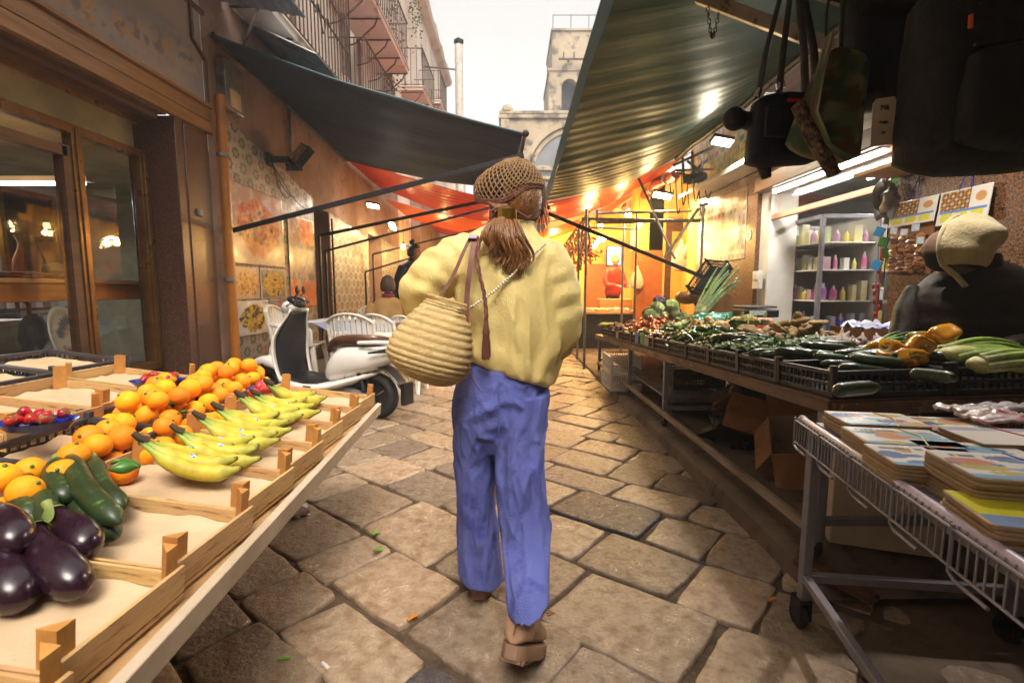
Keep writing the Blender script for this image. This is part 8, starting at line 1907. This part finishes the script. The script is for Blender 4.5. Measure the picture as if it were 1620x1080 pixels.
def cloth_mods(o, vox, layers, smooth=3):
    m = o.modifiers.new('r', 'REMESH'); m.mode = 'VOXEL'; m.voxel_size = vox; m.use_smooth_shade = True
    m = o.modifiers.new('sm', 'SMOOTH'); m.iterations = smooth; m.factor = .5
    for k, (kind, sc_, st_) in enumerate(layers):
        t = bpy.data.textures.new('crease', kind); t.noise_scale = sc_
        if kind == 'MARBLE': t.turbulence = 14; t.marble_type = 'SHARP'; t.noise_depth = 3
        else: t.noise_depth = 2
        m = o.modifiers.new('d', 'DISPLACE'); m.texture = t; m.strength = st_; m.mid_level = .5; m.texture_coords = 'LOCAL'
    return o
cloth_mods(JB.build('jacket', M['jacket'], wm, ang=180), .006, (('CLOUDS', .30, .016),), 3)
b = B(); rs = []   # stand-up collar, open to the front
for i, (py, rr) in enumerate(((362, .075), (352, .070), (342, .064), (337, .066), (345, .074))):
    rs.append([wp_(814, py, 1.76)+V(rr*1.0*math.cos(a), .01+rr*1.0*math.sin(a), .018*math.sin(a*.5+.4)) for a in [-PI*1.35+PI*1.7*k/30 for k in range(31)]])
b.rings(rs, closed=False); b.build('collar', M['jacket'], wm, solid=.004, ang=180, sub=1)
b = B(); b.tube([wp_(773, 395, 1.76-.135+.02), wp_(790, 398, 1.63), wp_(748, 396, 1.655)], .0014, 5); b.build('yoke_seam', M['jacket'], wm)
# trousers
M['linen'] = mat('periwinkle linen', '#555ea8', '#646cb4', rough=.9, scale=5, bump=.6, bscale=170, c3='#4850a0', s3=9, a3=.56)
def leg_loft(rows, name, seed, k=9, close=True):
    sp = smoothpath([tuple(map(float, r)) for r in rows], k); b = B(); rs = []; n = 130
    for i, (l, r, py, Y, ry, tl, fo) in enumerate(sp):
        i = i/1.5
        a0 = wp_(l, py-tl/2, Y); a1 = wp_(r, py+tl/2, Y); c = (a0+a1)/2; rx = (a1-a0).length/2; ux = (a1-a0).normalized(); ring = []
        for j in range(n):
            a = 2*PI*j/n; ca, sa = math.cos(a), math.sin(a)
            f = fo*(.5*math.sin(a*6+seed+.5*math.sin(i*.2))+.5*math.sin(a*11+seed*2+i*.05))
            # diagonal creases that wrap the leg
            u = a*1.3+i*.22+seed; f += .030*(.5-abs((u/1.15) % 1-.5))*2*sm(8, 22, i)*(1-.3*sm(40, 60, i))*mn.noise(V(ca*1.5, sa*1.5+seed, i*.13))*2.4
            f += .085*ridge(V(ca*1.1+seed, sa*1.1, i*.085+ca*.55))*sm(0, 8, i) + .05*ridge(V(ca*2.6+seed, sa*2.6+3, i*.17-ca*.8)) + .02*mn.noise(V(ca*5, sa*5, i*.3+seed))
            f *= 1-.8*sm((len(sp)-10)/1.5, (len(sp)-1)/1.5, i)
            ring.append(c+ux*rx*ca*(1+f)+V(0,1,0)*ry*sa*(1+f*1.5)+V(0,0,.004*math.sin(a*5+seed)*sm((len(sp)-3)/1.5, (len(sp)-1)/1.5, i)))
        rs.append(ring)
    b.rings(rs); return b
tr = leg_loft([(742, 862, 568, 1.75, .12, 20, .02), (730, 865, 590, 1.75, .14, 16, .03), (720, 868, 625, 1.75, .155, 8, .035), (719, 864, 660, 1.75, .15, 4, .03), (724, 860, 685, 1.75, .125, 2, .03), (738, 846, 706, 1.75, .09, 0, .02)], 'trousers', 1)
lg1 = leg_loft([(719, 800, 620, 1.76, .13, 2, .02), (717, 796, 665, 1.765, .143, 2, .03), (716, 793, 700, 1.78, .135, 2, .03), (718, 787, 730, 1.79, .12, 0, .03), (721, 785, 780, 1.80, .115, 0, .035), (723, 788, 830, 1.82, .12, 2, .04), (724, 793, 870, 1.83, .125, 6, .05), (725, 797, 906, 1.84, .13, 16, .06)], 'leg', 2.2)
lg2 = leg_loft([(782, 867, 620, 1.74, .13, 0, .02), (781, 865, 665, 1.735, .143, -2, .03), (783, 863, 700, 1.71, .135, -2, .03), (782, 864, 735, 1.69, .13, -4, .03), (785, 868, 790, 1.66, .125, -6, .035), (791, 872, 840, 1.62, .12, -8, .04), (795, 871, 890, 1.52, .12, -12, .045), (802, 870, 948, 1.43, .125, -26, .05)], 'leg', 5.3)
for q in (lg1, lg2): tr.add(q.v, q.f)
TRO = cloth_mods(tr.build('trousers', M['linen'], wm, ang=180), .005, (('CLOUDS', .30, .014),), 4)
b = B(); b.tube([wp_(789, py, 1.75-ry-.003) for py, ry in ((600,.142),(630,.152),(665,.156),(700,.146))], .0018, 5); b.build('back_seam', M['linen'], TRO)
# boots
M['boot'] = mat('beige leather boot', '#a8846a', '#957258', rough=.42, scale=7, bump=.15, coat=.15); M['sole'] = mat('beige lug sole', '#8f6f58', '#7a5d48', rough=.6, scale=9)
def boot(heel, yaw, pitch, label):
    c = Vector(heel); Rm = rotm(0, 0, yaw) @ rotm(pitch, 0, 0)    # local: +y toe, z up, origin under the ball of the foot
    piv = V(0, .17, 0)
    def L(x, y, z): return c+rotm(0,0,yaw) @ piv+Rm @ (V(x*1.28, y, z*1.05)-piv)
    b = B(); rs = []
    for y, hw, h, z0 in ((-.035,.018,.05,.035),(-.02,.034,.11,.033),(.02,.038,.15,.032),(.07,.037,.125,.032),(.12,.042,.085,.030),(.17,.045,.066,.030),(.21,.040,.056,.032),(.235,.026,.045,.034),(.245,.010,.03,.036)):
        rs.append([L(hw*math.cos(a)*(1 if math.sin(a) < 0 else .92), y, z0+(h*.5)+h*.5*math.sin(a)) for a in [2*PI*k/20 for k in range(20)]])
    b.rings(rs); b.rings([[L(.038*w_*math.cos(a), .016+dy+.052*w_*math.sin(a), z) for a in [2*PI*k/28 for k in range(28)]] for z, w_, dy in ((.05,.95,.0),(.10,.96,.0),(.13,.90,-.004),(.15,.88,-.006),(.165,.86,-.008))]); o = cloth_mods(b.build('boot', M['boot'], wm, ang=180, label=label), .0045, (), 6)
    b = B(); b.tube([L(.0, -.040, .06), L(.0, -.043, .13), L(0, -.042, .2)], .003, 5); b.build('heel_seam', M['sole'], o)
    b = B(); out = []
    for k in range(32):
        a = 2*PI*k/32; y = .105+.148*math.sin(a); hw = (.040 if y < .05 else .049)*abs(math.cos(a))**.65*(1 if math.cos(a) >= 0 else -1); out.append((hw, y))
    b.rings([[L(x*s, y, z) for x, y in out] for s, z in ((.96, .0), (1, .004), (1, .03), (.97, .036))]); so = b.build('sole', M['sole'], o, ang=30)
    b = B()
    for k in range(6): b.beam(L(-.03, -.01+.042*k, -.003), L(.03, -.01+.042*k, -.003), .02, .009)
    b.beam(L(0, -.03, -.004), L(0, .05, -.004), .06, .009); b.beam(L(0, .11, -.004), L(0, .2, -.004), .07, .009); b.build('lug', M['sole'], so, smooth=False)
    return o
boot(G(759, 943, 0.01)+V(0, .02, 0), R(4), 0, 'beige boot planted in front')
bt2 = boot(V(-.005, 1.32, .022), R(-20), R(-33), 'beige boot lifting its heel behind')
b = B(); q = P(856, 968, 1.46)
for dx in (0, 1): b.tube([q+V(-.01, .02, .0), q+V(.02, .0, .012*dx-.002), q+V(.045, .0, -.004*dx), q+V(.02, .0, -.012)], .0022, 6)
b.build('lace', mat('brown lace', '#8a6038', None), bt2)
# hair
def hairc(name, strands_, m):
    b = B()
    for pts, r0 in strands_: b.tube(pts, [r0*(.6+.4*math.sin(PI*min(1, .12+i/len(pts)*.88))) if i < len(pts)-1 else r0*.12 for i in range(len(pts))], 6)
    return b.build(name, m, wm, ang=180)
M['hair'] = mat('chestnut hair', '#6e4426', '#9c6c3e', rough=.38, scale=26, stretch=(6,6,.35), c3='#4a2c18', s3=60, a3=.55, coat=.15)
rr = random.Random(4); S = []
PO = wp_(800, 338, 1.665)
for lock in range(58):
    a = rr.random()*6.28; q = math.sqrt(rr.random()); wv = rr.uniform(.7, 1.5); ph = rr.random()*6.28
    ex = rr.gauss(-3, 17); end = wp_(806+ex, 440-max(0, 8-ex)*.75-max(0, ex-14)*1.4-rr.uniform(0, 8), 1.61+.02*math.sin(a)); lp = []
    for i in range(8):
        t = i/7; w_ = math.sin(PI*min(1, .03+t*.97)**.85)
        c = PO.lerp(end, t)+V((.010+.040*w_)*q*math.cos(a), -.034*w_*(.5-.9*q*math.sin(a)), 0)+V(.014*wv*math.sin(t*7.5+.25*ph+2*q)*t, .010*math.cos(t*7.5+.25*ph)*t, 0); lp.append(tuple(c))
    lp = smoothpath(lp, 3)
    for k in range(12):
        cut = rr.randint(0, 4)
        a2 = rr.random()*6.28; r2 = math.sqrt(rr.random())*.013
        S.append(([V(*p)+V(r2*math.cos(a2), r2*math.sin(a2), 0)*(.5+.8*math.sin(PI*i/len(lp))) for i, p in enumerate(lp[:len(lp)-cut])], .0019))
hairc('ponytail', S, M['hair'])
b = B(); b.tube([PO+V(0,.0,-.0), wp_(798, 380, 1.635), wp_(802, 415, 1.625)], [.022, .042, .018], 14, flat=.7); b.build('ponytail_core', M['hair'], wm, ang=180)
b = B(); rs = []   # hair drawn back over the skull
for i in range(17):
    t = i/16; ring = []
    for j in range(40):
        az = 2*PI*j/40; el = -.85+t*2.4; d = V(math.cos(az)*math.cos(el), math.sin(az)*math.cos(el), math.sin(el)); q = V(d.x*.084, d.y*.102, d.z*.114); w = 1.0+.13*(1-sm(.05, .5, el))+.012*math.sin(az*26+t*4)
        face = max(0, -d.y-.25)*(1 if d.z < .45 else .3)
        ring.append(HC+hrot @ (q*(w-.28*face)))
    rs.append(ring)
b.rings(rs); b.build('hair_cap', mat('drawn back hair', '#40261a', '#55351f', rough=.55, scale=30, stretch=(6,6,.3), c3='#2c1a10', s3=70, a3=.55, bump=.5, bscale=90), wm, ang=180)
S = []
for k in range(26):
    x0 = 848+rr.uniform(-6, 8); S.append(([wp_(x0, 300, 1.80), wp_(x0+8, 325, 1.79), wp_(x0+12+rr.uniform(-3,3), 350, 1.785), wp_(x0+14+rr.uniform(-5,6), 382-rr.uniform(0,22), 1.78)], .0012))
for k in range(3):
    S.append(([wp_(842+k*3, 322, 1.78), wp_(850+k*2, 350, 1.775), wp_(851+k, 375, 1.77), wp_(858+k*4, 392, 1.77)], .0016))
pd = (PO-HC).normalized()
for k in range(420):   # hair combed over the back of the skull to the clip
    az = rr.uniform(-1.75, 1.75); el = rr.uniform(-.45, .30); d0 = V(math.sin(az)*math.cos(el), -math.cos(az)*math.cos(el), math.sin(el)); pts = []
    for i in range(9):
        t = i/8; d = d0.lerp(pd, t).normalized(); r_s = .116+.003*rr.random()
        pts.append(HC+V(d.x*.096, d.y*.115, d.z*.128)*(1.03-.012*(1-t)) if t < .99 else PO+V(rr.gauss(0, .008), 0, .012))
    S.append((pts, .0017))
for k in range(26): S.append(([wp_(790+rr.uniform(-14,12), 322, 1.665), wp_(795+rr.uniform(-8,10), 332, 1.655), wp_(800, 340, 1.66)], .003))
hairc('loose_strands', S, M['hair'])
b = B(); cpos_ = wp_(800, 338.5, 1.645); rs = []
for z in (-.020, .020):
    pass
for r, z in ((.0245,-.019),(.027,-.017),(.027,.017),(.0245,.019)): rs.append([cpos_+rotm(R(6),0,0) @ V(r*1.35*math.cos(a), r*.85*math.sin(a), z) for a in [2*PI*k/36 for k in range(36)]])
b.rings(rs, cap0=False, cap1=False); b.build('hair_clip', mat('brushed gold', '#c9a860', '#b8954a', rough=.22, metal=1, scale=40, stretch=(1,1,.1)), wm, solid=.002)
# crochet headscarf: shell over the crown with a real net of yarn
M['yarn'] = mat('crochet yarn', '#8f6f48', '#7a5a3c', rough=.9, scale=60, bump=.5, bscale=200); M['yarn2'] = mat('dusty pink yarn', '#7a4f40', '#6a4238', rough=.9, scale=60, bump=.5)
M['lining'] = mat('dark hair under scarf', '#1e130e', '#332118', rough=.6, scale=30, stretch=(1,1,.2))
def scf(u, w):   # u across -1..1 (left to right in the picture), w 0 (back edge) .. 1 (over to the front)
    az = u*1.45; el = -.36+w*2.0
    d = V(math.sin(az)*math.cos(el), -math.cos(az)*math.cos(el), math.sin(el))
    p = HC + V(d.x*.103, d.y*.121, d.z*.127+.004)
    k = max(0, -u-.30)/.7*(1-sm(.15, .75, w)); p += V(-.030, -.026, .012)*k*1.4        # corner sticking out to the left
    low = sm(-.55, .7, u)*(1-sm(0, .35, w)); p += V(0, 0, .062)*low*(1-sm(.8, 1, u)*1.3)
    p += V(0, 0, .010)*mn.noise(V(u*2, w*2, 3)); return p
b = B(); b.sheet(lambda s, t: HC+(scf(-1+2*s, t)-HC)*.965, 30, 22); b.build('scarf_underlay', M['lining'], wm, ang=180)  # dark brown hair-coloured underlay seen through the crochet net
b = B(); K = 19
for s_ in (1, -1):
    for i in range(-K, K*2, 1):
        pts = []
        for j in range(25):
            w = j/24; u = -1+2*((i+.5)/K)+s_*w*.9 if s_ > 0 else -1+2*((i+.5)/K)-w*.9
            if -1 <= u <= 1: pts.append(scf(u, w))
        if len(pts) > 2: b.tube(pts, .0029, 6)
b.build('headscarf', M['yarn'], wm, ang=180)
b = B()
for dz in (0, .006): 
    for ph in (0, PI): b.tube([scf(-1+2*i/70, .0+dz)+V(.002*math.sin(i*1.3+ph), -.003, .003*math.cos(i*1.3+ph)+dz) for i in range(71)], .0042, 6)
for e in (-1, 1):
    b.tube([scf(e, i/30)+V(0, -.002, .002*math.sin(i*1.4)) for i in range(31)], .0045, 6)
b.build('scarf_border', M['yarn2'], wm, ang=180)
b = B()   # scarf ties knotted behind the clip and the long plaited cord with tassel
b.tube([wp_(856, 330, 1.74), wp_(835, 345, 1.69), wp_(815, 333, 1.65), wp_(800, 327, 1.645), wp_(785, 330, 1.65), wp_(770, 318, 1.69)], .005, 7)
b.tube([wp_(788, 328, 1.64), wp_(776, 334, 1.635), wp_(775, 346, 1.64), wp_(784, 348, 1.64)], .004, 7)
b.build('scarf_tie', M['yarn2'], wm)
cp_ = smoothpath([tuple(wp_(*q)) for q in ((787, 332, 1.63), (776, 352, 1.645), (762, 375, 1.625), (755, 400, 1.605), (758, 430, 1.585), (765, 460, 1.575), (769, 490, 1.57), (769, 515, 1.57))], 8)
b = B()
for ph in (0, 2.09, 4.19): b.tube([V(*q)+V(.004*math.cos(i*.62+ph), .003*math.sin(i*1.24+ph), 0) for i, q in enumerate(cp_)], .0034, 6)
b.build('plaited_cord', mat('brown plaited leather', '#7a4a36', '#5f3628', rough=.6, scale=50), wm)
b = B(); tp = wp_(769, 515, 1.57); b.lathe([(.003,.012),(.008,.006),(.009,-.004),(.012,-.02),(.012,-.03)], 12, tp)
for k in range(30): a = rr.random()*6.28; b.tube([tp+V(.006*math.cos(a), .006*math.sin(a), -.01), tp+V(.012*math.cos(a), .010*math.sin(a), -.06), tp+V(.012*math.cos(a)+rr.uniform(-.004,.004), .010*math.sin(a), -.108+rr.uniform(-.006,.006))], .0022, 5)
b.build('tassel', mat('brown suede tassel', '#6e3f30', '#5a3226', rough=.7), wm)
# pearl chain across the back
pl_ = smoothpath([tuple(wp_(*q)) for q in ((862, 386, 1.66), (845, 402, 1.615), (822, 424, 1.595), (800, 444, 1.585), (778, 463, 1.578), (757, 478, 1.578), (742, 488, 1.59))], 14)
b = B(); last = None; 
for q in smoothpath(pl_, 3):
    q = V(*q)
    if last is None or (q-last).length > .0095: b.ell(q, (.0052, .0052, .0052), nu=8, nv=6); last = q
b.build('pearl_chain', mat('pearl beads', '#d8cfc0', '#cdbfa8', rough=.18, coat=.6), wm)
# ------------------------------------------------------------------ straw bag on her left arm
bgt = thing('straw_bag', 'round woven straw basket bag with brown leather straps hung on the arm of the woman', 'bag', wp_(680, 560, 1.55))
prof = [(707, 482, 30, 0), (704, 490, 33, 0), (697, 510, 46, 0), (689, 532, 57, 0), (681, 555, 63, 0), (676, 574, 61, 0), (675, 589, 50, 0), (677, 599, 34, 0), (679, 605, 14, 0)]
ax = smoothpath([tuple(map(float, q)) for q in prof], 9); b = B(); rs = []; n = 72; Rt = rotm(R(-4), R(16), 0); BY = 1.56
for i, (px, py, r, _) in enumerate(ax):
    c = wp_(px, py, BY); rad = r/765*BY*1.02; ring = []; br = .0065*abs(math.sin(i*PI/4.2))
    for k in range(n):
        a = 2*PI*k/n; w = rad+br+.0016*math.sin(a*44+(i//4.2)*1.9)+.006*mn.noise(V(math.cos(a)*2, math.sin(a)*2, i*.05)); ring.append(c+Rt @ V(w*math.cos(a), w*.86*math.sin(a), 0))
    rs.append(ring)
b.rings(rs, cap0=False); M['straw'+'w'] = mat('woven palm straw', '#cdb27c', '#b5955c', rough=.8, scale=30, stretch=(1,1,5), c3='#dfca98', s3=60, a3=.55, bump=.6, bscale=90)
b.build('basket', M['straww'], bgt, ang=180, solid=.004)
b = B()
for j, dz in enumerate((0, .011)):
    c = wp_(707, 481, BY)+V(.001, 0, dz); rd = 31/765*BY
    for ph in (0, PI): b.tube([c+Rt @ V((rd+.002*math.cos(a*22+ph))*math.cos(a), (rd*.86)*math.sin(a), .003*math.sin(a*22+ph)) for a in [2*PI*k/120 for k in range(120)]], .0045, 6, loop=True)
b.build('braided_rim', M['straww'], bgt)
M['strap'] = mat('brown leather strap', '#6a3420', '#54281a', rough=.6, scale=12)
def strap(pts, w, nm='handle'):
    sp_ = smoothpath([tuple(wp_(*q)) for q in pts], 8); b = B(); rs = []
    for i, q in enumerate(sp_):
        p = V(*q); t = (V(*sp_[min(i+1, len(sp_)-1)])-V(*sp_[max(i-1, 0)])).normalized(); s = t.cross(V(0, 1, .0)).normalized(); o = s.cross(t)
        rs.append([p+s*w-o*.0015, p+s*w+o*.0015, p-s*w+o*.0015, p-s*w-o*.0015])
    b.rings(rs); return b.build(nm, M['strap'], bgt, ang=50)
strap([(748, 380, 1.70), (744, 378, 1.63), (735, 395, 1.605), (722, 425, 1.585), (710, 448, 1.57), (697, 468, 1.54), (690, 486, 1.515)], .0055)
strap([(757, 382, 1.72), (752, 376, 1.635), (748, 395, 1.60), (743, 430, 1.575), (739, 465, 1.56), (738, 500, 1.545), (736, 540, 1.535)], .0085)
b = B(); b.tube([wp_(738, 520, 1.53), wp_(734, 560, 1.53), wp_(742, 590, 1.535), wp_(758, 617, 1.55)], [.003, .0026, .0022, .0018], 6); b.build('dangling_lace', M['strap'], bgt)
b = B(); b.box(wp_(748, 374, 1.63), (.028, .05, .004), rotm(R(20), 0, 0)); b.build('shoulder_pad', mat('pale lilac strap top', '#a892a8', None, rough=.4), bgt, bevel=.001)
# ------------------------------------------------------------------ smoke and haze hanging in the lane
hz = B(); hz.bx(-12, 14, -4, 50, -1.2, 24)
hm = bpy.data.materials.new('haze'); hm.use_nodes = True; hn = hm.node_tree.nodes; hn.clear()
ho = hn.new('ShaderNodeOutputMaterial'); pvn = hn.new('ShaderNodeVolumePrincipled'); pvn.inputs['Color'].default_value = (.92, .93, .97, 1); pvn.inputs['Density'].default_value = .0045; pvn.inputs['Anisotropy'].default_value = .2
hm.node_tree.links.new(pvn.outputs[0], ho.inputs['Volume'])
tag(hz.build('haze', hm, smooth=False), kind='stuff')
